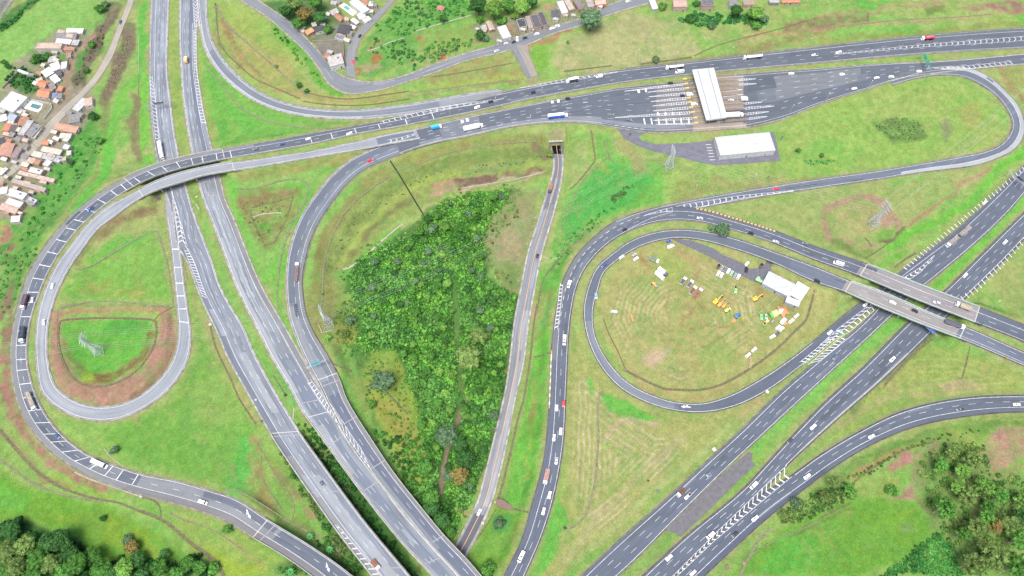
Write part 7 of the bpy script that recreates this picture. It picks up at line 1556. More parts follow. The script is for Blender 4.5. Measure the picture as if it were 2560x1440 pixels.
def cab_parts(root,col,x0,hw=1.22,H_=2.9,L=2.1):
 P = paint(col)
 def f(): mb = MB();mb.loft([rect_ring(x0,hw,.55,H_ - .1),rect_ring(x0 + .5,hw,.5,H_),rect_ring(x0 + L - .35,hw,.5,H_ - .12),rect_ring(x0 + L,hw - .04,.5,1.9),rect_ring(x0 + L + .12,hw - .1,.55,1.3)]);return mb.mesh('cab',P)
 cb = link('cab',cached(('cab',x0,H_,L,tuple(col)),f),root)
 def g(): mb = MB();mb.hexa([(x0 + L - .33,-hw + .15,H_ - .3),(x0 + L + .0,-hw + .12,1.95),(x0 + L + .0,hw - .12,1.95),(x0 + L - .33,hw - .15,H_ - .3),(x0 + L - .27,-hw + .15,H_ - .26),(x0 + L + .05,-hw + .12,2.0),(x0 + L + .05,hw - .12,2.0),(x0 + L - .27,hw - .15,H_ - .26)]);return mb.mesh('windscreen',GLASS)
 link('windscreen',cached(('cws',x0,H_,L),g),cb)
 for s in (-1,1):
  def m(): mb = MB();mb.box(x0 + L - .5,x0 + L - .3,*sorted((s * hw,s * (hw + .22))),1.8,2.3);return mb.mesh('mirror',CHAS)
  link('mirror',cached(('mir',x0,L,s),m),cb)
 return cb
def cargo(root,x0,x1,kind,col,hw=1.28,z0=1.05,top=3.9,load=None):
 P = paint(col)
 if kind == 'box':
  def f(): mb = MB();mb.loft([rect_ring(x0,hw,z0,top,.06),rect_ring(x1,hw,z0,top,.06)]);return mb.mesh('cargo_box',P)
  o = link('cargo_box',cached(('box',x0,x1,top,tuple(col)),f),root)
  if load:
   def g(): mb = MB();mb.box(x0 + .15,x1 - .15,-hw - .012,-hw + .02,z0 + .1,top - .25);mb.box(x0 + .15,x1 - .15,hw - .02,hw + .012,z0 + .1,top - .25);return mb.mesh('side_panel',paint(load))
   link('side_panel',cached(('pan',x0,x1,tuple(load)),g),o)
 elif kind == 'tank':
  def f():
   mb = MB();R_ = 1.15;zc = z0 + R_ + .1
   ring = lambda x,r: [(x,r * math.cos(t),zc + r * math.sin(t)) for t in np.linspace(0,2 * math.pi,17)[:-1]]
   mb.loft([ring(x0,.5),ring(x0 + .25,R_),ring(x1 - .25,R_),ring(x1,.5)]);return mb.mesh('tank',P,True)
  o = link('tank',cached(('tank',x0,x1,tuple(col)),f),root)
  def h(): mb = MB();mb.box(x0 + 1,x1 - 1,-.3,.3,z0 + 2.35,z0 + 2.5);return mb.mesh('catwalk',STEEL)
  link('catwalk',cached(('cat',x0,x1),h),o)
 else:                                                        # open body
  tp = top
  def f():
   mb = MB();mb.box(x0,x1,-hw,hw,z0,z0 + .15)
   for y in (-hw,hw - .08): mb.box(x0,x1,y,y + .08,z0 + .15,tp)
   for x in (x0,x1 - .08): mb.box(x,x + .08,-hw + .08,hw - .08,z0 + .15,tp)
   return mb.mesh('cargo_body',P)
  o = link('cargo_body',cached(('open',x0,x1,tp,tuple(col)),f),root)
  lc = load or (120,104,98)
  def g():
   mb = MB();n = max(3,int((x1 - x0) / 1.2));rr = np.random.default_rng(int(abs(x1) * 10))
   mb.loft([[(x0 + .1 + (x1 - x0 - .2) * i / n,-hw + .1,z0 + .2),(x0 + .1 + (x1 - x0 - .2) * i / n,hw - .1,z0 + .2),(x0 + .1 + (x1 - x0 - .2) * i / n,hw - .12,tp - .35),(x0 + .1 + (x1 - x0 - .2) * i / n,0,tp - .12 + rr.uniform(-.1,.2)),(x0 + .1 + (x1 - x0 - .2) * i / n,-hw + .12,tp - .35)] for i in range(n + 1)]);return mb.mesh('load',mat('load_%d_%d_%d' % tuple(lc),alb(lc,.5),.95,noise=.3,scale=1.2))
  link('load',cached(('load',x0,x1,tp,tuple(lc)),g),o)
 return o
def frame(root,x0,x1,nm='chassis'):
 def f(): mb = MB();mb.box(x0,x1,-.45,.45,.7,1.03);return mb.mesh(nm,CHAS)
 link(nm,cached(('fr',x0,x1),f),root)
def semi(root,kind,ccol,bcol,load=None,L=12.0,top=3.9):
 e = (L + 3.2) / 2
 frame(root,-e + .3,e - .2);cab_parts(root,ccol,e - 2.3);cargo(root,-e,e - 3.1,kind,bcol,top=top,load=load);wheels(root,(e - 1.2,e - 4.0,-e + 1.2,-e + 2.4,-e + 3.6),1.05,.5,.34)
def rigid(root,kind,ccol,bcol,load=None,L=7.0,top=3.4):
 e = L / 2;frame(root,-e + .2,e - .2);cab_parts(root,ccol,e - 1.95,L=1.75,H_=2.6);cargo(root,-e,e - 2.15,kind,bcol,hw=1.2,top=top,load=load);wheels(root,(e - 1.2,-e + 1.5),1.0,.45,.32)
def double(root,ccol,bcol,load):
 frame(root,-12.5,12.0);cab_parts(root,ccol,9.8);cargo(root,.6,9.0,'open',bcol,top=2.9,load=load);cargo(root,-12.6,-2.6,'open',bcol,top=2.9,load=load);wheels(root,(11,8.2,2,-4,-10.5,-11.7),1.05,.5,.34)
BUILD = dict(hatch=lambda r,c,*a: car(r,c,'hatch'),sedan=lambda r,c,*a: car(r,c,'sedan'),suv=lambda r,c,*a: car(r,c,'suv'),pickup=lambda r,c,*a: car(r,c,'pickup'),van=lambda r,c,*a: van(r,c),minibus=lambda r,c,*a: van(r,c,6.6,2.6,1.05),bus=lambda r,c,*a: van(r,c,10.5,3.1,1.25))
CATN = dict(hatch='car',sedan='car',suv='car',pickup='pickup',van='van',minibus='minibus',bus='bus')
NMN = dict(hatch='hatchback_car',sedan='sedan_car',suv='suv_car',pickup='pickup_truck',van='van',minibus='minibus',bus='bus')
def place(u,v,where,sgn,label,build,nm,cat,grp):
 if isinstance(where,str):
  rd = ROADS[where];s = s_at(rd,u,v);z = float(np.interp(s,rd['s'],rd['C'][:,2]));t = [np.interp(s,rd['s'],rd['tan'][:,i]) * sgn for i in range(3)];p = up3(u,v,z + .8);p[2] = z + .045;rz = math.atan2(t[1],t[0])
  pitch = -math.atan2(t[2],math.hypot(t[0],t[1]))
 else:
  p = gp(u,v,.5);p[2] -= .5;q = up3(u + where[0] * .5,v + where[1] * .5,p[2]);o_ = up3(u - where[0] * .5,v - where[1] * .5,p[2]);rz = math.atan2(q[1] - o_[1],q[0] - o_[0]);pitch = 0
  for (pts,zz) in PADS.values():
   if inside(np.array([float(u)]),np.array([float(v)]),pts)[0]: p = up3(u,v,zz + .6);p[2] = zz + .02
 r = empty(nm,p,rz,label,cat,grp);r.rotation_euler = (0,pitch,rz);build(r);return r
TRAF = 'vehicles driving on the roads';PARK = 'vehicles parked in the hay loop';STR = 'cars on the village streets'
def V(u,v,kind,col,where,sgn,label,grp=TRAF): place(u,v,where,sgn,label,lambda r: BUILD[kind](r,col),NMN[kind],CATN[kind],grp)
def TR(u,v,where,sgn,label,f,grp=TRAF,nm='truck',cat='truck'): place(u,v,where,sgn,label,f,nm,cat,grp)
N9 = -1   # against the list direction of a road
V(300,55,'hatch',DBL,'R17',1,'dark blue car on the dirt road at the top left')
TR(466,151,'R2',-1,'small truck with orange cargo body on the left highway',lambda r: rigid(r,'box',WHT,(246,176,120),L=6.6))
V(874,334,'suv',WHT,'R5',1,'white car ahead of the last cross stripe left of the gore');V(771,347,'hatch',WHT,'R5',1,'white car between cross stripes before the flyover');V(704,360,'sedan',DBL,'R5',1,'dark blue car just about to reach the flyover');V(639,372,'hatch',GRY,'R5',1,'grey car entering the striped flyover')
V(882,156,'hatch',RED,(1,5),1,'small red car parked by the climbing side street',STR);V(891,148,'hatch',BLK,(1,5),1,'black car parked just above the small red one',STR);V(900,90,'hatch',BLK,(3,-5),1,'black car at the bend of the climbing side street',STR)
V(1242,127,'sedan',SILV,'R15',-1,'silver car on the village street just left of the T junction',STR);V(1380,71,'sedan',WHT,(6,-2),1,'white car parked left of another white one by the terrace',STR);V(1393,66,'suv',WHT,(6,-2),1,'white car parked farther right by the terrace, near the lone tree',STR);V(1342,85,'hatch',WHT,(6,-2),1,'white car parked under the pink front wall',STR);V(1313,95,'sedan',BLK,(6,-2),1,'black car parked below the terrace at the T junction',STR);V(1293,98,'suv',WHT,(0,6),1,'white car nosing out beside the bright white house',STR);V(1285,105,'sedan',BLK,(6,-3),1,'black car parked by the red soil patch',STR);V(1264,109,'hatch',SILV,(6,-2),1,'silver car parked in front of the bright white house',STR);V(1571,2,'suv',WHT,'R15',-1,'white car at the top edge on the village street',STR)
TR(1430,203,'R5',1,'white box truck with dark sides below the tall mast',lambda r: rigid(r,'box',WHT,(240,240,240),(70,74,84),L=10.0,top=3.9));V(1498,191,'van',WHT,'R5',1,'white van behind the dark sided box truck');V(1332,231,'sedan',BLK,'R5',1,'black car on the road above the grass strip, right one');V(1226,254,'hatch',BLK,'R5',1,'black car on the road above the grass strip, left one');V(1193,268,'suv',WHT,'R5',1,'white car near the painted chevrons above the grass strip')
BLU = (36,96,200)
TR(1395,292,'R4',1,'blue and white semi trailer truck approaching the toll plaza',lambda r: semi(r,'box',WHT,(246,246,248),BLU,L=12.5));TR(1184,320,'R4',1,'all white semi trailer truck behind the blue sided one',lambda r: semi(r,'box',WHT,WHT,L=12.5));TR(1092,319,'R4',1,'light blue box truck at the ramp split',lambda r: rigid(r,'box',WHT,(70,160,220),L=8.4));V(1420,246,'hatch',BLK,'R4',1,'black car next to the white square road marks')
TR(1686,169,'R5',1,'white tanker truck left of the canopy',lambda r: semi(r,'tank',WHT,WHT,L=11.5));V(1699,180,'minibus',WHT,'R5',1,'white minibus beside the tanker');TR(1881,144,'R5',1,'white tanker truck right of the canopy',lambda r: semi(r,'tank',WHT,WHT,L=12.5));V(2037,137,'pickup',(222,222,224),'R5',1,'pale pickup truck behind the right tanker');V(2097,131,'suv',WHT,'R5',1,'white car where the right chevron strip begins');TR(2318,97,'R5',1,'red tanker truck with white cab at the top right',lambda r: semi(r,'tank',WHT,(224,60,76),L=7.5))
V(1677,207,'hatch',BLK,'R4',1,'black car on the uppermost toll approach lane');V(1707,239,'hatch',BLK,'R4',1,'black car right at a toll booth lane');V(1725,237,'van',WHT,'R4',1,'white van entering the canopy, upper one');V(1736,261,'van',WHT,'R4',1,'white van entering the canopy, lower one');V(1572,299,'sedan',GRY,'R4',1,'grey car in the lane under the long hatched wedge');TR(1836,290,'R4',1,'white semi trailer truck leaving the canopy',lambda r: semi(r,'box',WHT,WHT,L=10.5));TR(1861,249,'R4',1,'white box truck past the toll booths',lambda r: rigid(r,'box',WHT,WHT,L=5.6));V(1828,250,'sedan',SILV,'R4',1,'silver car just out of the canopy')
V(1978,184,'suv',WHT,'R4',1,'white car at the upper edge of the grey repaved lanes');V(2105,186,'suv',WHT,'R4',1,'white car in the middle of the narrowing toll road');V(2136,221,'sedan',WHT,'R4',1,'white car close to the lower guardrail of the toll road');V(2192,194,'sedan',WHT,'R4',1,'white car, first of two before the teardrop ramp');V(2228,192,'suv',WHT,'R4',1,'white car, second of two before the teardrop ramp');V(2298,178,'hatch',WHT,'R4',1,'white car below the green overhead sign')
TR(404,378,'R1',1,'long white semi trailer truck about to pass under the flyover',lambda r: semi(r,'box',WHT,WHT,L=13));V(226,522,'pickup',(70,112,172),'R5',1,'blue pickup truck on the striped outer loop');V(131,714,'hatch',WHT,'R6',-1,'white car on the pale loop ramp, upper one');V(109,805,'sedan',WHT,'R6',-1,'white car on the pale loop ramp, lower one')
V(925,401,'hatch',RED,'R2b',-1,'red car on the curved ramp above the terraces');TR(742,681,'R2b',-1,'white cab truck with brown open trailer on the curved ramp',lambda r: semi(r,'open',WHT,(150,130,136),(150,132,130),L=11.5,top=2.6))
TR(1376,472,'R14',1,'small truck carrying brown bricks on the low road',lambda r: rigid(r,'open',(70,74,84),(170,140,116),(186,142,110),L=7.6,top=2.4));V(1343,641,'hatch',BLK,'R14',1,'black car halfway down the low road');V(1198,1281,'hatch',WHT,'R14',-1,'white car near the lower end of the low road')
V(1423,711,'van',WHT,'R9',1,'white van at the top of the comb shaped road hatching');V(1510,663,'hatch',DBL,'R10',1,'dark blue car on the inner loop ramp, upper left bend');V(1560,575,'hatch',BLK,'R9',1,'black car on the outer curve before the chevron gore');V(1750,545,'sedan',SILV,'R9',1,'silver car below the yellow barrier row start');V(1877,582,'sedan',BLK,'R9',1,'black car beside the yellow barrier row');V(1940,604,'sedan',SILV,'R9',1,'silver car past the end of the yellow barriers');V(2013,609,'hatch',GRY,'R9',1,'grey car on the shoulder past the yellow barriers');V(1940,472,'hatch',RED,'R8',1,'red car on the ramp below the pylon wires');V(2044,702,'hatch',BLK,'R10',-1,'black car on the ramp approaching the lower bridge');V(2096,659,'minibus',WHT,'R9',1,'white minibus approaching the upper bridge')
V(1411,851,'minibus',WHT,'R9',1,'white minibus on the middle road beside the hay loop');V(1409,1009,'hatch',(226,60,70),'R9',1,'red car on the middle road');V(1392,1019,'hatch',WHT,'R9',1,'white car next to the red one on the middle road');V(1402,1078,'suv',WHT,'R9',1,'white car behind the red one on the middle road');V(1385,1094,'sedan',WHT,'R9',1,'white car with dark windows in the left lane of the middle road');V(1391,1152,'sedan',SILV,'R9',1,'silver car ahead of the pink loaded truck');TR(1366,1192,'R9',1,'white cab truck with pinkish open load on the middle road',lambda r: rigid(r,'open',WHT,(220,184,176),(204,160,150),L=9.2,top=2.3));V(1374,1237,'suv',WHT,'R9',1,'white car right behind the pink loaded truck');V(1359,1278,'sedan',(226,228,230),'R9',1,'pale car with dark roof glass on the lower middle road');V(1303,1392,'minibus',WHT,'R9',1,'white minibus at the bottom of the middle road')
TR(2394,594,'R11',-1,'long double trailer truck with brown loads on the right highway',lambda r: double(r,(226,232,232),(168,160,156),(176,168,160)));V(2513,605,'suv',WHT,'R12',1,'white car near the comb hatched right edge');V(2413,688,'suv',WHT,'R12',1,'white car approaching the bridges from below right');V(2461,507,'hatch',(236,206,200),(5,-5),1,'pale pinkish car stopped on the comb hatched shoulder')
TR(63,756,'R5',1,'truck with dark red sided trailer on the outer loop',lambda r: semi(r,'open',WHT,(120,60,72),(110,112,124),L=7.4,top=3.0));V(81,749,'hatch',SILV,'R5',1,'silver car overtaking the dark red truck');TR(58,838,'R5',1,'truck with dark grey covered trailer on the outer loop',lambda r: semi(r,'open',WHT,(60,70,84),(84,92,104),L=8.0,top=3.2));TR(80,1004,'R5',1,'truck with tan load at the lower bend of the outer loop',lambda r: semi(r,'open',WHT,(170,162,156),(196,184,166),L=10.5,top=3.0));V(143,1090,'sedan',DBL,'R5',1,'dark blue car at the last but few cross stripes');V(250,1160,'bus',WHT,'R5',1,'white bus on the bottom of the outer loop');V(508,1256,'van',WHT,'R5',1,'white van before the white turn arrows');V(806,1210,'sedan',(84,100,116),'R1',1,'grey blue car on the pale viaduct');TR(940,1412,'R1',1,'small truck with brown cargo at the bottom of the pale viaduct',lambda r: rigid(r,'open',WHT,(150,110,90),(170,116,92),L=6.6,top=2.2))
V(2232,756,'sedan',WHT,'R10',-1,'white car on the lower bridge');V(2288,777,'sedan',BLK,'R10',-1,'black car on the lower bridge');V(2342,757,'suv',SILV,'R9',1,'silver car on the upper bridge');TR(2407,767,'R9',1,'truck with sand load on the upper bridge',lambda r: semi(r,'open',WHT,(180,172,160),(206,192,160),L=7,top=2.8));TR(2386,812,'R10',-1,'truck with dark covered trailer leaving the lower bridge',lambda r: semi(r,'open',WHT,(110,112,122),(110,112,124),L=9,top=3.1))
V(2164,761,'hatch',WHT,'R10',-1,'white car half under the lower bridge');V(2075,831,'sedan',WHT,'R10',-1,'white car beside the wide chevron gore');V(2097,830,'suv',(150,184,216),(9,1),1,'pale blue patrol car standing on the chevron gore');V(2089,894,'sedan',(92,110,124),'R11',-1,'slate grey car on the right highway below the chevron gore');V(2231,898,'suv',WHT,'R12',-1,'white car on the lower half below the bridges');V(2401,1024,'pickup',GRY,'R13',-1,'dark grey pickup on the slip road');V(2542,1011,'sedan',WHT,'R13',-1,'white car at the right edge of the slip road');V(2179,1091,'sedan',(226,228,228),'R13',-1,'pale car on the upper slip road bend');V(2033,1067,'suv',WHT,'R12',-1,'white car beside the narrow end of the lower fields')
V(1975,1102,'hatch',(56,60,84),'R12',-1,'dark car passing the green tip of the median');V(1773,1185,'sedan',(104,112,128),'R11',-1,'slate car above the gravel median');TR(1702,1232,'R11',-1,'little truck with brown flatbed by the white shoulder line',lambda r: rigid(r,'open',(230,226,216),(120,84,70),(134,96,80),L=6.4,top=1.6));V(1720,1240,'pickup',WHT,'R11',-1,'white pickup beside the little brown flatbed');V(1884,1214,'van',WHT,'R12',-1,'white van at the wide end of the long chevrons');V(1776,1339,'van',WHT,'R12',-1,'white van with roof rack at the narrow chevrons');V(1673,1394,'suv',WHT,'R12',-1,'white car next to the grass tip at the bottom');V(1733,1432,'hatch',WHT,'R13',-1,'white car at the bottom edge of the slip road');V(1888,1296,'suv',WHT,'R13',-1,'white car in the slip lane below the chevrons');V(1837,1336,'hatch',BLK,'R13',-1,'black car in the slip lane below the chevrons');V(2018,1191,'suv',WHT,'R13',-1,'white car where slip road and highway meet')
# hay loop depot yard
V(1672,603,'hatch',(64,92,170),(6,-3),1,'blue car parked at the gravel track mouth',PARK);V(1677,617,'van',WHT,(7,-3),1,'white van parked below the blue car',PARK);V(1554,643,'hatch',WHT,(5,-4),1,'white car half on the verge of the inner loop ramp',PARK);V(1585,638,'hatch',(150,160,172),(5,-5),1,'silver grey car on the grass at the top left of the loop',PARK);V(1590,647,'hatch',WHT,(7,-5),1,'white car just below the silver grey one on the grass',PARK)
TR(1635,651,(12,5),1,'flatbed truck with grey body on the upper hay field',lambda r: rigid(r,'open',(232,236,236),(150,164,160),(140,152,150),L=7.6,top=1.7),PARK)
TR(1656,682,(9,7),1,'white box truck parked side by side with another, upper one',lambda r: rigid(r,'box',(90,96,110),WHT,L=7.6),PARK);TR(1649,692,(9,7),1,'white box truck parked side by side with another, lower one',lambda r: rigid(r,'box',WHT,WHT,L=7.6),PARK)
for i,(u,v) in enumerate(((1708,704),(1725,711))): TR(u,v,(8,-10),1,'white dump truck with grey bin, %s of the pair' % ('left' if i == 0 else 'right'),lambda r: rigid(r,'open',(240,240,240),(196,196,200),(120,116,118),L=6.6,top=2.2),PARK)
TR(1732,727,(8,-10),1,'white truck with rusty contents beside the long brown one',lambda r: rigid(r,'open',WHT,(206,200,200),(150,100,92),L=7.4,top=2.2),PARK);TR(1744,735,(9,-10),1,'long low loader truck with brown deck',lambda r: rigid(r,'open',(230,230,232),(170,136,122),(166,120,104),L=9.5,top=1.5),PARK)
ROWC = [(1796,666,BLK,'black car first in the parked row by the gravel track'),(1805,671,(126,140,156),'blue grey car second in the parked row'),(1813,674,GRY,'dark grey car third in the parked row'),(1821,678,WHT,'white car fourth in the parked row'),(1829,683,(150,176,168),'greenish silver car fifth in the parked row'),(1838,689,(126,146,150),'grey green car sixth in the parked row'),(1846,692,WHT,'white car last in the parked row')]
for u,v,c,l in ROWC: V(u,v,'suv' if c == WHT else 'sedan',c,(5,-9),1,l,PARK)
V(1796,684,'suv',WHT,(5,-9),1,'white car in front of the parked row, left one',PARK);V(1804,688,'suv',WHT,(5,-9),1,'white car in front of the parked row, right one',PARK);V(1866,674,'suv',BLK,(1,-7),1,'black car on the gravel track alone',PARK);V(1903,664,'sedan',BLK,(5,-8),1,'black car at the upper bend of the gravel track',PARK);V(1868,659,'hatch',(240,236,230),(4,-5),1,'white car on the grass above the gravel track',PARK);V(1535,779,'hatch',(214,226,230),(6,0),1,'pale car alone in the left of the hay loop',PARK);V(1490,740,'sedan',(140,176,206),(1,8),1,'light blue car stopped beside the inner loop ramp',PARK)
V(1839,724,'pickup',(150,224,140),(0,9),1,'light green pickup at the yard edge',PARK)
V(1903,792,'hatch',(120,190,130),(2,9),1,'green and white car left of the tents, left of two',PARK);V(1915,791,'hatch',(140,180,150),(2,9),1,'green and white car left of the tents, right of two',PARK);V(1915,806,'pickup',(222,214,130),(7,-7),1,'yellowish pickup below the green and white cars',PARK)
TR(1957,804,(7,-8),1,'white truck with awning near the star tent',lambda r: rigid(r,'box',WHT,(236,240,246),L=5.2,top=2.8),PARK);V(1978,803,'suv',(236,244,238),(7,-6),1,'greenish white car near the star tent',PARK);V(1991,790,'hatch',WHT,(6,-5),1,'white car at the far right of the tents',PARK);V(1945,819,'suv',WHT,(8,-7),1,'white car in the lower row by the tents, left',PARK);V(1953,823,'suv',WHT,(8,-7),1,'white car in the lower row by the tents, right',PARK);V(1944,834,'sedan',(74,90,96),(7,-7),1,'dark car in the lower row by the tents',PARK);V(1931,842,'suv',WHT,(8,-5),1,'white car at the end of the lower row by the tents',PARK);V(1885,874,'hatch',WHT,(8,-7),1,'white car nearer to the tents of the pair by the planks',PARK);V(1870,888,'hatch',WHT,(8,-7),1,'white car farther from the tents of the pair by the planks',PARK)
# machines
MY = (236,178,76);MO = (232,160,84)
def excavator(u,v,d,col,label,k=1.0,turn=0):
 def f(r):
  P = paint(col);r.scale = (k,k,k)
  for s in (-1,1):
   mb = MB();mb.loft([[(-1.9,s * 1.15 - .3,.25),(-1.9,s * 1.15 + .3,.25),(-1.9,s * 1.15 + .3,.6),(-1.9,s * 1.15 - .3,.6)],[(-1.6,s * 1.15 - .3,0),(-1.6,s * 1.15 + .3,0),(-1.6,s * 1.15 + .3,.85),(-1.6,s * 1.15 - .3,.85)],[(1.6,s * 1.15 - .3,0),(1.6,s * 1.15 + .3,0),(1.6,s * 1.15 + .3,.85),(1.6,s * 1.15 - .3,.85)],[(1.9,s * 1.15 - .3,.25),(1.9,s * 1.15 + .3,.25),(1.9,s * 1.15 + .3,.6),(1.9,s * 1.15 - .3,.6)]]);mb.build('crawler_track',CHAS,r)
  mb = MB();mb.box(-2.1,1.2,-1.3,1.3,1.0,1.7,.1,.1);mb.box(-2.2,-.7,-1.25,1.25,1.7,2.3,.15,.1);mb.build('upper_body',P,r)
  mb = MB();mb.box(-.4,1.2,.25,1.25,1.7,2.9,.12,.08);cb = mb.build('cab',P,r);mb = MB();mb.box(.98,1.22,.36,1.14,1.95,2.75);mb.build('windscreen',GLASS,cb)
  mb = MB()
  for a,b,w in (((.9,-.2,1.6),(3.1,-.2,3.9),.28),((3.1,-.2,3.9),(5.2,-.2,3.4),.24)):
   A,B = Vector(a),Vector(b);n = (B - A).normalized().cross(Vector((0,1,0))) * w;y = Vector((0,w,0));mb.hexa([A - n - y,B - n - y,B - n + y,A - n + y,A + n - y,B + n - y,B + n + y,A + n + y])
  mb.build('boom',P,r)
  mb = MB();A,B = Vector((5.2,-.2,3.5)),Vector((5.9,-.2,1.3));n = Vector((.2,0,.06));y = Vector((0,.2,0));mb.hexa([B - n - y,B + n - y,B + n + y,B - n + y,A - n - y,A + n - y,A + n + y,A - n + y]);mb.build('stick',P,r)
  mb = MB();mb.loft([[(5.5,-.75,1.3),(5.5,.35,1.3),(6.3,.35,1.3),(6.3,-.75,1.3)],[(5.3,-.75,.3),(5.3,.35,.3),(5.8,.35,.1),(5.8,-.75,.1)]]);mb.build('bucket',CHAS,r)
 place(u,v,d,1,label,f,'excavator','excavator','excavators in the hay loop')
excavator(1789,755,(12,-11),MY,'largest orange excavator, upper left of the digger cluster',1.05);excavator(1799,762,(9,-10),MO,'middle orange excavator of the digger cluster',.85);excavator(1809,766,(8,-7),MO,'smallest orange excavator of the digger cluster',.65);excavator(1888,748,(14,-7),MY,'orange excavator inside the roped square',.95)
def loader(u,v,d,col,label,roll=False):
 def f(r):
  P = paint(col)
  mb = MB();mb.loft([rect_ring(-1.9,.8,.6,1.5),rect_ring(-.6,.85,.55,1.7),rect_ring(1.2,.6,.6,1.2)]);mb.build('body',P,r)
  mb = MB();mb.box(-.7,.5,-.7,.7,1.5,2.6,.1,.1);c = mb.build('cab',P,r);mb = MB();mb.box(.3,.52,-.55,.55,1.8,2.45);mb.build('windscreen',GLASS,c)
  if roll:
   mb = MB();mb.tube((1.7,-1,.65),(1.7,1,.65),.65,n=16);mb.build('drum',STEEL,r);wheels(r,(-1.3,),.85,.65,.45)
  else:
   mb = MB();mb.loft([[(2.0,-1.1,.9),(2.0,1.1,.9),(2.0,1.1,1.0),(2.0,-1.1,1.0)],[(2.3,-1.1,.1),(2.3,1.1,.1),(2.4,1.1,.9),(2.4,-1.1,.9)],[(3.0,-1.1,.05),(3.0,1.1,.05),(3.0,1.1,.12),(3.0,-1.1,.12)]]);mb.build('bucket',P,r)
   mb = MB();mb.box(.8,2.2,-.7,-.5,.8,1.1);mb.box(.8,2.2,.5,.7,.8,1.1);mb.build('lift_arm',P,r);wheels(r,(1.1,-1.3),.85,.6,.4)
 place(u,v,d,1,label,f,'road_roller' if roll else 'wheel_loader','roller' if roll else 'loader',None)
loader(1636,712,(7,6),MO,'orange roller below the white box trucks',True);loader(1818,776,(8,-4),(246,226,120),'yellow loader below the digger cluster');loader(1843,790,(7,-6),(64,120,206),'blue tractor with front bucket')
def simple(nm,u,v,d,label,cat,f,grp=None): return place(u,v,d,1,label,f,nm,cat,grp)
def implement(r):
 mb = MB();mb.box(-1.4,1.4,-1.0,1.0,.25,.5);mb.box(-1.4,-1.2,-1.0,1.0,.5,.9);mb.build('deck',paint((250,130,90)),r);mb = MB();mb.box(1.4,2.6,-.08,.08,.3,.45);mb.build('tow_bar',CHAS,r);wheels(r,(-.4,),.95,.3,.2)
simple('mowing_implement',1834,802,(6,-7),'orange mowing implement behind the blue tractor','implement',implement);simple('mowing_implement',1963,809,(5,-5),'red orange trailer beside the awning truck','trailer',implement)
def plank(r): mb = MB();mb.box(-2.6,2.6,-.4,.4,.12,.5);mb.build('steel_beam',paint((250,130,90)),r);[MB_box(r,x) for x in (-1.6,1.6)]
def MB_box(r,x): mb = MB();mb.box(x - .12,x + .12,-.5,.5,0,.118);mb.build('sleeper',CHAS,r)
simple('orange_beam',1580,794,(3,10),'orange beam lying alone on the mown field','beam',plank)
def lattice(r):
 for y in (-.5,.5): mb = MB();mb.box(-4,4,y - .12,y + .12,.1,.35);mb.build('rail',mat('worn_beam',alb((232,196,176),.5),.8),r)
 mb = MB()
 for i in range(8): mb.box(-3.8 + i * 1.05,-3.6 + i * 1.05,-.38,.38,.15,.3)
 mb.build('cross_bars',mat('worn_beam',alb((232,196,176),.5),.8),r)
simple('foot_bridge',1877,906,(1,-12),'pale wooden foot planks across the drain in the hay loop','planks',lattice)
def genset(r):
 mb = MB();mb.box(-1.2,1.2,-.7,.7,.35,1.2,.1,.1);mb.build('housing',STEEL,r);mb = MB();mb.tube((.6,.3,1.2),(.6,.3,2.4),.1,n=8);mb.build('mast',STEEL,r);wheels(r,(0,),.75,.3,.2)
simple('generator_trailer',1931,804,(6,-6),'small silver generator trailer between pickup and truck','generator',genset)
# tents
def tent_star(r):
 O1 = mat('orange_canvas',alb((255,170,120),.55),.7)
 for a in range(5):
  t = a * 2 * math.pi / 5 + .3;c,s = math.cos(t),math.sin(t);mb = MB();q = lambda x,y,z: (c * x - s * y,s * x + c * y,z)
  mb.face([q(0,0,4.6),q(2.2,-1.7,2.2),q(5.0,0,.6)]);mb.face([q(0,0,4.6),q(5.0,0,.6),q(2.2,1.7,2.2)]);mb.face([q(0,0,4.5),q(5.0,0,.5),q(2.2,-1.7,2.1)]);mb.face([q(0,0,4.5),q(2.2,1.7,2.1),q(5.0,0,.5)]);mb.build('canvas_panel',O1 if a != 2 else mat('white_canvas',(.7,.7,.7),.7),r)
  mb = MB();mb.tube(q(5.0,0,0),q(5.0,0,.6),.06,n=6);mb.build('peg_pole',STEEL,r)
 mb = MB();mb.tube((0,0,0),(0,0,4.5),.08,n=8);mb.build('centre_pole',STEEL,r)
simple('star_tent',1955,779,(8,-6),'orange star shaped tent with white tip','tent',tent_star)
def tent_arch(r):
 G_ = mat('green_canvas',alb((130,216,110),.55),.7);Yc = mat('pale_yellow_canvas',alb((250,246,170),.5),.7)
 for i,m in enumerate((G_,Yc,Yc,G_)):
  mb = MB();x0 = -4 + i * 2.0;ar = [(math.cos(t) * 2.4,math.sin(t) * 2.6) for t in np.linspace(0,math.pi,11)]
  mb.loft([[(x0 + .02,y,z) for y,z in ar] + [(x0 + .02,y * .96,z * .96) for y,z in ar[::-1]],[(x0 + 1.98,y,z) for y,z in ar] + [(x0 + 1.98,y * .96,z * .96) for y,z in ar[::-1]]]);mb.build('arch_segment',m,r)
simple('tunnel_tent',1936,784,(10,-5),'green and pale yellow tunnel tent','tent',tent_arch)
def umb(r):
 mb = MB();mb.tube((0,0,0),(0,0,2.3),.04,n=6);mb.build('pole',STEEL,r);mb = MB();n = 8;p = [(1.3 * math.cos(t),1.3 * math.sin(t),2.0) for t in np.linspace(0,2 * math.pi,n + 1)]
 for i in range(n): mb.face([p[i],p[i + 1],(0,0,2.6)]);mb.face([p[i + 1],p[i],(0,0,2.52)])
 mb.build('canopy',mat('pale_green_canvas',alb((190,240,190),.5),.7),r)
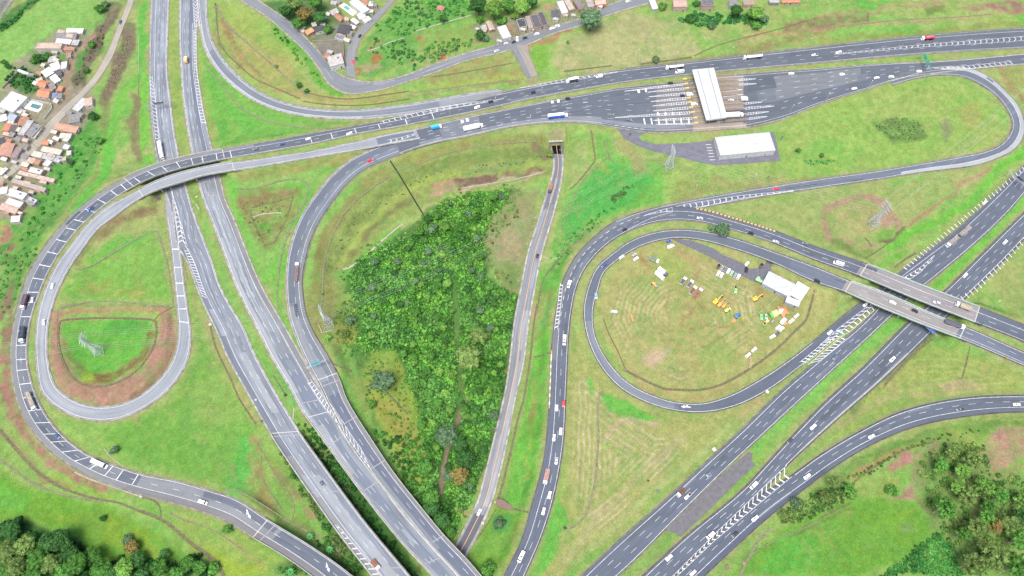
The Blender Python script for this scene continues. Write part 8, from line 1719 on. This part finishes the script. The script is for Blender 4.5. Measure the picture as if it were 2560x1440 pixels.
for i,(u,v) in enumerate(((1892,701),(1897,703),(1901,705),(1895,697))): simple('sunshade',u,v,(1,0),'small pale green sunshade by the depot shed, %s of the four' % ('leftmost','second','third','uppermost')[i],'sunshade',umb,'sunshades by the depot shed')
def rope(pts,label):
 P = [gp(u,v) for u,v in pts];mb = MB();r = empty('rope_fence',P[0],0,label,'fence')
 for a,b in zip(P,P[1:]):
  mb.tube(a + [0,0,.95],b + [0,0,.95],.05,n=4)
 chl(mb.build('rope',mat('rope',(.6,.58,.5),.8),None),r)
 for p in P: mb = MB();mb.tube(p - [0,0,.3],p + [0,0,1.0],.06,n=6);chl(mb.build('post',STEEL,None),r)
rope([(1870,717),(1860,733),(1846,750),(1871,767),(1898,783),(1920,765),(1945,740)],'rope fence around the demonstration square with one excavator')
# people: standing figures in the yard
def person(u,v,shirt,label,a=0):
 p = gp(u,v,.9);p[2] -= .9;r = empty('person',p,a,label,'person','people standing in the hay loop');key = ('per',shirt)
 if key not in _vm:
  bm = bmesh.new();J = [(0,0,.95,.17),(0,0,1.2,.16),(0,0,1.42,.19),(0,0,1.52,.07),(0,.02,1.66,.1),(0,.02,1.76,.075),(0,.1,.88,.1),(.03,.1,.48,.065),(0,.11,.08,.05),(.14,.12,.04,.045),(0,-.1,.88,.1),(-.03,-.1,.48,.065),(-.02,-.11,.08,.05),(.12,-.12,.04,.045),(0,.22,1.4,.07),(-.02,.28,1.12,.05),(.06,.28,.86,.038),(.08,.28,.76,.04),(0,-.22,1.4,.07),(-.02,-.28,1.12,.05),(.06,-.28,.86,.038),(.08,-.28,.76,.04)]
  ed = [(0,1),(1,2),(2,3),(3,4),(4,5),(0,6),(6,7),(7,8),(8,9),(0,10),(10,11),(11,12),(12,13),(2,14),(14,15),(15,16),(16,17),(2,18),(18,19),(19,20),(20,21)]
  me = bpy.data.meshes.new('body');me.from_pydata([j[:3] for j in J],ed,[]);ob = bpy.data.objects.new('tmp',me);COL.objects.link(ob);ob.modifiers.new('s','SKIN')
  for i,j in enumerate(J): me.skin_vertices[0].data[i].radius = (j[3],j[3]);me.skin_vertices[0].data[i].use_root = (i == 0)
  ob.modifiers.new('d','SUBSURF').levels = 1;bpy.context.view_layer.update();ev = ob.evaluated_get(bpy.context.evaluated_depsgraph_get());m2 = bpy.data.meshes.new_from_object(ev);bpy.data.objects.remove(ob);bm.free()
  m2.materials.clear();SK = mat('skin',(.36,.2,.13),.6);m2.materials.append(SK);m2.materials.append(mat('cloth_%d_%d_%d' % shirt,alb(shirt,.5),.85));m2.materials.append(mat('dark_trousers',(.03,.035,.06),.9));m2.materials.append(mat('dark_hair',(.01,.008,.006),.8))
  for f in m2.polygons:
   c = f.center;f.material_index = 3 if c.z > 1.7 else (1 if (.9 < c.z < 1.5 and abs(c.y) < .34 and not (c.z < 1.0 and abs(c.y) > .22)) else (2 if c.z <= .9 and abs(c.y) < .2 else 0))
  _vm[key] = m2
 link('body',_vm[key],r)
for i,(u,v,c,l) in enumerate(((1735,682,(240,240,200),'person in pale yellow on the open field'),(1743,680,(246,246,246),'person in white on the open field'),(1738,685,(240,232,150),'person in yellow on the open field'),(1847,724,(240,232,150),'person in yellow beside the light green pickup'),(1849,721,(246,246,246),'person in white beside the light green pickup'),(1822,756,(240,232,150),'person in yellow above the yellow loader, left'),(1826,758,(240,232,150),'person in yellow above the yellow loader, right'),(1819,753,(246,246,246),'person in white by the smallest excavator'),(1828,767,(246,246,246),'person in white at the yellow loader'),(1853,779,(240,232,150),'person in yellow by the blue tractor'),(1986,777,(246,246,246),'person in white by the depot porch'),(1981,787,(246,246,246),'person in white near the star tent'),(1811,641,(240,232,150),'person in yellow on the gravel track'))): person(u,v,c,l,i)
# ------------------------------------------------------------------ pylons, wires, masts, poles, signs
LAT = mat('lattice_steel',alb((222,226,228),.62),.45,.2)
def pylon(u,v,h,rz,label):
 p = gp(u,v);r = empty('transmission_pylon',p,rz,label,'pylon','power line pylons');b,t = 3.0,.55
 W = lambda z: b + (t * 1.3 - b) * min(1,z / (h * .68)) if z < h * .68 else t
 legs = [[(sx * W(z),sy * W(z),z) for z in np.linspace(0,h,9)] for sx,sy in ((1,1),(1,-1),(-1,-1),(-1,1))]
 for lg in legs:
  mb = MB();a = (lg[0][0],lg[0][1],-1.5);mb.tube(a,lg[0],.16,n=5)
  for q,w in zip(lg,lg[1:]): mb.tube(q,w,.14,n=5)
  mb.build('leg',LAT,r)
 mb = MB()
 for k in range(8):
  for i in range(4):
   j = (i + 1) % 4;mb.tube(legs[i][k],legs[j][k + 1],.09,n=4,cap=False);mb.tube(legs[j][k],legs[i][k + 1],.09,n=4,cap=False);mb.tube(legs[i][k + 1],legs[j][k + 1],.07,n=4,cap=False)
 mb.build('bracing',LAT,r);pts = []
 for z in (h * .72,h * .84,h * .96):
  mb = MB()
  for s in (-1,1):
   for y in (-t,t): mb.tube((s * t,y,z),(s * 4.4,0,z + .1),.08,n=4);mb.tube((s * t,y,z + 1.1),(s * 4.4,0,z + .1),.07,n=4)
   pts.append((s * 4.4,0,z - .9))
  ar = mb.build('cross_arm',LAT,r)
  for s in (-1,1): mb = MB();mb.tube((s * 4.4,0,z + .1),(s * 4.4,0,z - .9),.12,n=6);mb.build('insulator',mat('insulator_glass',(.3,.34,.33),.2),ar)
 M_ = Matrix.Translation(Vector(p)) @ Matrix.Rotation(rz,4,'Z');return [M_ @ Vector(q) for q in pts]
WIRE = mat('aluminium_wire',(.34,.37,.33),.6)
def span(A,B,sag,label):
 for a,b in zip(A,B):
  mb = MB();n = 24;P = [a.lerp(b,i / n) - Vector((0,0,sag * 4 * (i / n) * (1 - i / n))) for i in range(n + 1)]
  for q,w in zip(P,P[1:]): mb.tube(q,w,.03,n=4,cap=False)
  tag(mb.build('power_line',WIRE),label,'power line','power lines between the pylons')
def az(u0,v0,u1,v1): a,b = gp(u0,v0),gp(u1,v1);return math.atan2(b[1] - a[1],b[0] - a[0]) + math.pi / 2
P1 = pylon(250,880,24,az(250,880,820,812),'steel pylon inside the pink ringed loop at the left');P2 = pylon(822,812,24,az(250,880,1673,420),'steel pylon at the edge of the hollow');P3 = pylon(1672,418,22,az(820,812,2182,562),'steel pylon beside the grey car park');P4 = pylon(2180,563,27,az(1673,420,2560,200),'steel pylon on the bare pad at the right')
def off(A,du,dv): return [Vector(gp(du,dv)) + Vector((0,0,20 + (q.z - A[0].z))) + (q - A[0]) * .0 + Vector(((q - A[0]).x,(q - A[0]).y,0)) for q in A]
span(P1,P2,5,'thin power wire from the loop pylon to the hollow pylon');span(P2,P3,9,'thin power wire from the hollow pylon to the car park pylon');span(P3,P4,5,'thin power wire from the car park pylon to the pad pylon');span(P4,off(P4,2600,240),5,'thin power wire from the pad pylon to the upper right edge');span(off(P1,-420,960),P1,6,'thin power wire from the loop pylon to the left edge')
# concrete wall corner at the hollow pylon
mb = MB()
for a,b in (((797,812),(806,833)),((806,833),(836,826))): A_,B_ = gp(*a),gp(*b);d = (B_ - A_) / np.linalg.norm(B_ - A_);n = np.array([-d[1],d[0],0]) * .2;z1 = np.array([0,0,1.0]);mb.hexa([A_ - n - z1,B_ - n - z1,B_ + n - z1,A_ + n - z1,A_ - n + z1,B_ - n + z1,B_ + n + z1,A_ + n + z1])
tag(mb.build('corner_wall',CONC),'low pale concrete wall corner by the hollow pylon','wall')
POLE = mat('pale_concrete_pole',alb((220,220,212),.5),.8)
def lamp_post(u,v,h,d,label,grp='street lamps along the roads',double_=False):
 p = gp(u,v);q = up3(u + d[0],v + d[1],p[2]);rz = math.atan2(q[1] - p[1],q[0] - p[0]);r = empty('street_lamp',p,rz,label,'street lamp',grp);mb = MB();mb.tube((0,0,-.8),(0,0,h),.16,.09,8);mb.build('pole',POLE,r)
 for s in ((1,-1) if double_ else (1,)):
  mb = MB();mb.tube((0,0,h - .1),(s * 1.9,0,h + .5),.06,n=6);a = mb.build('arm',POLE,r);mb = MB();mb.box(min(s * 1.7,s * 2.5),max(s * 1.7,s * 2.5),-.18,.18,h + .42,h + .6);mb.build('lamp_head',mat('lamp_head_grey',(.5,.5,.5),.4),a)
for u,v,d,l in ((1594,144,(0,10),'street lamp on the hillside, leftmost above the toll road'),(1601,164,(0,10),'street lamp at the verge left of the tanker'),(1688,153,(0,10),'street lamp right above the left tanker'),(1728,128,(0,8),'lone street lamp up on the slope above the canopy'),(1825,138,(0,10),'street lamp between the two tankers'),(1922,127,(0,10),'street lamp right of the right tanker'),(2018,117,(0,10),'street lamp above the pale pickup'),(1970,290,(8,-8),'street lamp at the narrow end of the toll lanes'),(1945,325,(8,-8),'street lamp beside the white roofed office'),(2165,230,(6,-10),'street lamp at the curved kerb near two white cars'),(2060,260,(6,-10),'street lamp below the dark repaved lanes'),(2303,196,(4,-10),'street lamp at the foot of the green overhead sign'),(1530,314,(2,-9),'street lamp at the car park turn off'),(1640,327,(2,-9),'street lamp by the toll entrance kerb'),(1881,312,(2,-9),'street lamp at the exit corner of the plaza'),(1460,222,(0,-9),'street lamp on the grass strip below the black car'),(1355,248,(0,-9),'street lamp on the grass strip, second from the mast'),(1240,272,(0,-9),'street lamp on the grass strip by the chevrons'),(1127,298,(0,-9),'street lamp on the grass strip above the blue truck'),(1683,198,(0,-9),'street lamp on the strip left of the canopy'),(1255,336,(3,-9),'street lamp on the terraces behind the white semi'),(1325,316,(3,-9),'street lamp on the terraces behind the blue semi'),(1878,462,(6,-10),'street lamp below the red car ramp'),(2008,438,(6,-10),'street lamp at the right of the teardrop field edge'),(1733,490,(4,-10),'street lamp at the tip of the chevron gore'),(2472,775,(10,-10),'street lamp at the right end of the upper bridge'),(892,312,(0,8),'street lamp beside the merge of ramp and toll road'),(1898,60,(0,8),'street lamp at the top among hillside houses')): lamp_post(u,v,10,d,l)
def mast(u,v,h,label):
 p = gp(u,v);r = empty('light_mast',p,0,label,'mast');mb = MB();mb.tube((0,0,-1),(0,0,h),.38,.2,10);mb.build('pole',STEEL,r);mb = MB()
 for i in range(6): t = i * math.pi / 3;mb.tube((0,0,h),(1.5 * math.cos(t),1.5 * math.sin(t),h + .2),.06,n=5);mb.box(1.5 * math.cos(t) - .3,1.5 * math.cos(t) + .3,1.5 * math.sin(t) - .3,1.5 * math.sin(t) + .3,h + .1,h + .35)
 mb.build('floodlight_ring',STEEL,r)
mast(1423,224,17,'tall grey floodlight mast in front of the dark sided box truck')
def upole(u,v,h,label,arm=True,grp='village utility poles',d=(4,2)):
 p = gp(u,v);q = up3(u + d[0],v + d[1],p[2]);rz = math.atan2(q[1] - p[1],q[0] - p[0]);r = empty('utility_pole',p,rz,label,'utility pole',grp);mb = MB();mb.tube((0,0,-1),(0,0,h),.17,.11,8);mb.build('pole',POLE,r)
 if arm: mb = MB();mb.box(-1.0,1.0,-.07,.07,h - .6,h - .45);mb.build('cross_arm',POLE,r);mb = MB();[mb.tube((x,0,h - .45),(x,0,h - .2),.06,n=6) for x in (-.9,0,.9)];mb.build('insulators',mat('porcelain',(.5,.45,.4),.4),r)
 M_ = Matrix.Translation(Vector(p)) @ Matrix.Rotation(rz,4,'Z');return [M_ @ Vector((x,0,h - .2)) for x in (-.9,.9)]
VP = [(221,111,'top'),(199,159,'beside the white cluster'),(180,204,'opposite the orange roofs'),(190,236,'at the dirt road junction'),(158,257,'left of the junction'),(111,313,'by the grey flat house'),(93,371,'beside the big terracotta roof'),(44,428,'at the lower dirt road')]
ends = [upole(u,v,10,'pale concrete utility pole %s in the left village' % l,d=(-4,4)) for u,v,l in VP]
for (a,b) in ((0,1),(1,2),(2,3),(3,4),(4,5),(5,6),(6,7)):
 for q,w in zip(ends[a],ends[b]): mb = MB();n = 8;P = [q.lerp(w,i / n) - Vector((0,0,2 * (i / n) * (1 - i / n))) for i in range(n + 1)];[mb.tube(x,y_,.04,n=4,cap=False) for x,y_ in zip(P,P[1:])];tag(mb.build('service_wire',mat('black_cable',(.03,.03,.03),.7)),'thin service wire strung along the left village poles','wire','service wires in the left village')
e2 = [upole(u,v,10,'utility pole along the top village street, %s' % l,d=(1,4),grp='poles of the top village street') for u,v,l in ((926,202,'just right of the street fork'),(996,186,'above the long bend'),(1075,160,'left of the red soil heap'),(1138,138,'right of the red soil heap'),(1188,124,'below the dark bushy tree'),(1361,93,'below the pink front wall'),(1441,64,'left of the lone round tree'),(1527,33,'right of the lone round tree'),(1560,20,'near the top edge'),(1289,150,'on the street stub'))]
for a in range(7):
 for q,w in zip(e2[a],e2[a + 1]): mb = MB();n = 8;P = [q.lerp(w,i / n) - Vector((0,0,3 * (i / n) * (1 - i / n))) for i in range(n + 1)];[mb.tube(x,y_,.04,n=4,cap=False) for x,y_ in zip(P,P[1:])];tag(mb.build('service_wire',mat('black_cable',(.03,.03,.03),.7)),'thin service wire strung along the top village street poles','wire','service wires at the top village')
for u,v,l in ((1373,432,'near the underpass'),(1355,493,'beside the brick truck'),(1338,560,'upper middle one'),(1318,625,'lower middle one'),(1295,715,'by the hollow bend'),(1278,850,'beside the dense thicket'),(1238,1080,'opposite the stream'),(1150,1335,'near the ramp viaduct')): upole(u,v,9,'utility pole at the hollow side of the low road, %s' % l,grp='poles along the low road',d=(4,1))
# signs
def sign_board(u,v,h,w,hh,col,d,label,nm='road_sign',cat='road sign',stripes=0,face=None,txt=None):
 p = gp(u,v);q = up3(u + d[0],v + d[1],p[2]);rz = math.atan2(q[1] - p[1],q[0] - p[0]);r = empty(nm,p,rz,label,cat)
 for y in ((-w * .35,w * .35) if w > 1.2 else (0,)): mb = MB();mb.tube((0,y,-.5),(0,y,h),.06,n=6);mb.build('post',STEEL,r)
 mb = MB();mb.box(.06,.12,-w / 2,w / 2,h - hh,h);b = mb.build('panel',mat('sign_%d_%d_%d' % col,alb(col,.5),.5),r)
 if stripes:
  mb = MB()
  for i in range(stripes): z = h - hh * (i + .7) / (stripes + .4);mb.box(.12,.135,-w * .38,w * (.38 - .18 * (i % 2)),z - hh * .06,z + hh * .06)
  mb.build('lettering',WHITE,b)
BLS = (70,150,224);GRS = (40,200,160)
sign_board(936,404,4.2,2.6,1.8,BLS,(-6,8),'blue sign on the ramp verge, nearest the red car',stripes=3);sign_board(814,530,4.2,2.6,1.8,BLS,(-2,8),'blue sign on the ramp verge, middle of three',stripes=3);sign_board(765,646,4.2,2.6,1.8,BLS,(0,8),'blue sign on the ramp verge, lowest of three',stripes=3);sign_board(2448,815,5,2.8,2.6,GRS,(6,4),'green sign between the two bridge roads',stripes=3);sign_board(2513,897,2.6,1.4,1.4,(250,230,90),(-4,8),'yellow sign below the bridge road at the right');sign_board(2178,985,2.6,1.6,1.2,(250,214,110),(-4,6),'small yellow sign at the verge below the white car',stripes=1);sign_board(1918,448,4,2.0,1.8,(60,80,84),(5,3),'dark backed sign above the red car ramp');sign_board(2394,388,2.4,1.2,1.2,(60,80,84),(5,3),'dark backed sign inside the teardrop, lower right');sign_board(2410,420,2.4,1.2,1.2,(60,80,84),(5,3),'dark backed sign outside the teardrop ramp');sign_board(541,16,3,1.6,1.5,(60,66,60),(3,-6),'dark backed sign at the top of the lobe');sign_board(1885,1340,2.4,.9,.9,(250,226,70),(-5,5),'yellow sign at the foot of the slip road');sign_board(1400,380,3.4,.7,1.8,(60,200,180),(-2,6),'teal sign beside the underpass mouth');sign_board(2515,176,2.6,1.2,1.2,(60,60,50),(4,2),'dark backed sign at the top right verge');sign_board(1951,352,5.5,1.4,3.0,(40,110,210),(4,6),'blue totem sign beside the white roofed office',stripes=2)
def yboard(u,v,l): sign_board(u,v,1.8,.9,1.6,(255,196,110),(-6,-3),l,'marker_board','marker')
yboard(2089,246,'yellow marker board on the toll exit kerb, lowest of three');yboard(2199,212,'yellow marker board on the toll exit kerb, middle of three');yboard(2253,194,'yellow marker board on the toll exit kerb, upper of three');yboard(2160,659,'yellow end board at the start of the upper bridge');yboard(2455,772,'yellow end board at the far end of the upper bridge')
def gantry(a,b,h,panels,label,zc=None):
 A_,B_ = up3(*a),up3(*b)
 r = empty('sign_gantry',(A_ + B_) / 2,0,label,'gantry');d = (B_ - A_);L = np.linalg.norm(d);d = d / L;n = np.array([-d[1],d[0],0])
 for p in (A_,B_) if panels != 'one' else (A_,B_):
  mb = MB();mb.tube(p - [0,0,1],p + [0,0,h],.2,.16,8);chl(mb.build('post',STEEL,None),r)
 mb = MB()
 for z in (h - .9,h):
  for s in (-.35,.35): mb.tube(A_ + n * s + [0,0,z],B_ + n * s + [0,0,z],.08,n=5)
 k = int(L / 1.5)
 for i in range(k): q0 = A_ + d * L * i / k;q1 = A_ + d * L * (i + 1) / k;mb.tube(q0 + n * .35 + [0,0,h - .9],q1 + n * .35 + [0,0,h],.05,n=4,cap=False);mb.tube(q0 - n * .35 + [0,0,h],q1 - n * .35 + [0,0,h - .9],.05,n=4,cap=False)
 chl(mb.build('truss',STEEL,None),r)
 for f0,f1,col,z0,z1,tilt in panels:
  P0,P1 = A_ + d * L * f0,A_ + d * L * f1;mb = MB();o0,o1 = n * .45,n * .55
  mb.hexa([P0 + o0 + [0,0,z0],P1 + o0 + [0,0,z0],P1 + o1 + [0,0,z0],P0 + o1 + [0,0,z0],P0 + o0 + n * tilt + [0,0,z1],P1 + o0 + n * tilt + [0,0,z1],P1 + o1 + n * tilt + [0,0,z1],P0 + o1 + n * tilt + [0,0,z1]])
  pn = chl(mb.build('panel',mat('sign_%d_%d_%d' % col,alb(col,.5),.5),None),r)
  mb = MB();q = n * (.56 + tilt * .5)
  for zz in (.72,.4): a_,b_ = P0 + (P1 - P0) * .15,P0 + (P1 - P0) * .8;z = z0 + (z1 - z0) * zz;mb.hexa([a_ + q + [0,0,z],b_ + q + [0,0,z],b_ + q + n * .02 + [0,0,z],a_ + q + n * .02 + [0,0,z],a_ + q + [0,0,z + .25],b_ + q + [0,0,z + .25],b_ + q + n * .02 + [0,0,z + .25],a_ + q + n * .02 + [0,0,z + .25]])
  o = mb.build('lettering',WHITE,None);o.parent = pn;o.matrix_parent_inverse = (Matrix.Translation(r.location)).inverted()
gantry((2317,195,4),(2296,147,4),7.5,[(.28,.52,GRS,6.2,8.6,-.9),(.58,.86,GRS,6.2,8.6,-.9)],'overhead gantry with two green panels across the toll road')
gantry((372,280,0),(437,271,0),7.5,[(.35,.72,(50,56,60),6.0,8.0,.3)],'overhead gantry with one dark panel across the left highway')
gantry((822,910,0),(772,930,0),7.5,[(.3,.72,(60,196,206),6.0,8.4,-.9)],'overhead gantry with one turquoise panel across the curved ramp')
gantry((2335,850,0),(2285,808,0),6.2,[(.2,.75,(40,110,220),5.0,6.6,-1.2)],'overhead gantry with blue panels half hidden under the lower bridge')
gantry((2508,442,0),(2548,476,0),7.0,[(.45,.8,(70,76,90),6.0,8.0,.3)],'overhead gantry with dark panels at the right edge')
# roadside bits: delineator posts and small boxes
DEL = 'white delineator posts by the ramps'
_dm = MB();_dm.tube((0,0,-.2),(0,0,1.0),.14,.1,6);DM = _dm.mesh('delineator',WPL)
for key,f,ua,ub,n in (('R10',.05,(2040,700),(1500,690),16),('R9',.33,(2550,835),(1780,548),14),('R10',.95,(1500,760),(1950,930),12)):
 rd = ROADS[key];s0,s1 = s_at(rd,*ua),s_at(rd,*ub)
 for i in range(n):
  o = link('delineator_post',DM);o.location = rpos(rd,s0 + (s1 - s0) * i / (n - 1),f);tag(o,{('R10',.05): 'white delineator post on the outer line of the inner loop ramp',('R9',.33): 'white delineator post along the shoulder line of the bridge road',('R10',.95): 'white delineator post on the inner side of the loop ramp'}[(key,f)],'delineator',DEL)
def boxy(u,v,s,col,label,nm='inspection_box',cat='inspection box'):
 p = gp(u,v);r = empty(nm,p,R.uniform(0,3),label,cat);mb = MB();mb.box(-s,s,-s,s,-.5,.5);mb.build('base',mat('box_%d_%d_%d' % col,alb(col,.5),.9),r);mb = MB();mb.box(-s - .1,s + .1,-s - .1,s + .1,.5,.62);mb.build('lid',mat('box_%d_%d_%d' % col,(0,0,0)),r)
for u,v,s,c,l in ((1110,506,1.0,(140,110,90),'square culvert head at the top of the thicket'),(492,493,.8,(216,196,150),'square drain box on the median below the flyover'),(1644,1228,.7,(120,140,140),'dark manhole box in the hay meadow'),(1620,1202,.5,(70,80,70),'small dark manhole in the hay meadow'),(1860,1409,.9,(176,150,124),'square culvert head below the slip road'),(1818,1418,1.1,(150,130,110),'round brown manhole in the green meadow'),(526,812,.8,(230,226,220),'pale box on the verge left of the highway'),(714,988,.8,(70,80,76),'dark drain box on the highway median'),(1785,1124,1.0,(240,232,218),'white cabinet on the verge of the right highway'),(1918,980,.8,(246,244,236),'white cabinet beside the loop ramp join'),(1240,1256,.6,(246,246,240),'white block at the edge of the muddy pond'),(1207,1308,.7,(224,220,206),'pale culvert slab beside the low road'),(1505,983,1.0,(150,136,110),'brown culvert mouth at the top of the meadow drain'),(1562,925,1.0,(150,136,116),'brown culvert mouth inside the hay loop'),(1470,586,.8,(160,150,130),'culvert head at the outer bend of the dark curve'),(1412,1320,.8,(90,90,80),'culvert mouth at the foot of the meadow drain'),(2037,728,.8,(170,140,120),'brown culvert head near the lower bridge'),(640,1000,.5,(230,228,220),'small white marker stone left of the highway'),(655,1053,.7,(120,110,100),'dark culvert head by the pale viaduct start'),(353,1242,.7,(206,204,190),'pale culvert head below the outer loop')): boxy(u,v,s,c,l)
# parapet-side slope slab under the flyover
mb = MB();Q = [gp(u,v,.15) for u,v in ((362,497),(388,484),(402,492),(402,500),(380,505))];c0 = sum(Q) / 5
for i in range(5): j = (i + 1) % 5;mb.face([c0,Q[j],Q[i]]); 
tag(mb.build('abutment_slab',CONC_D),'grey slope slab under the slimmer flyover','paving',kind='structure')
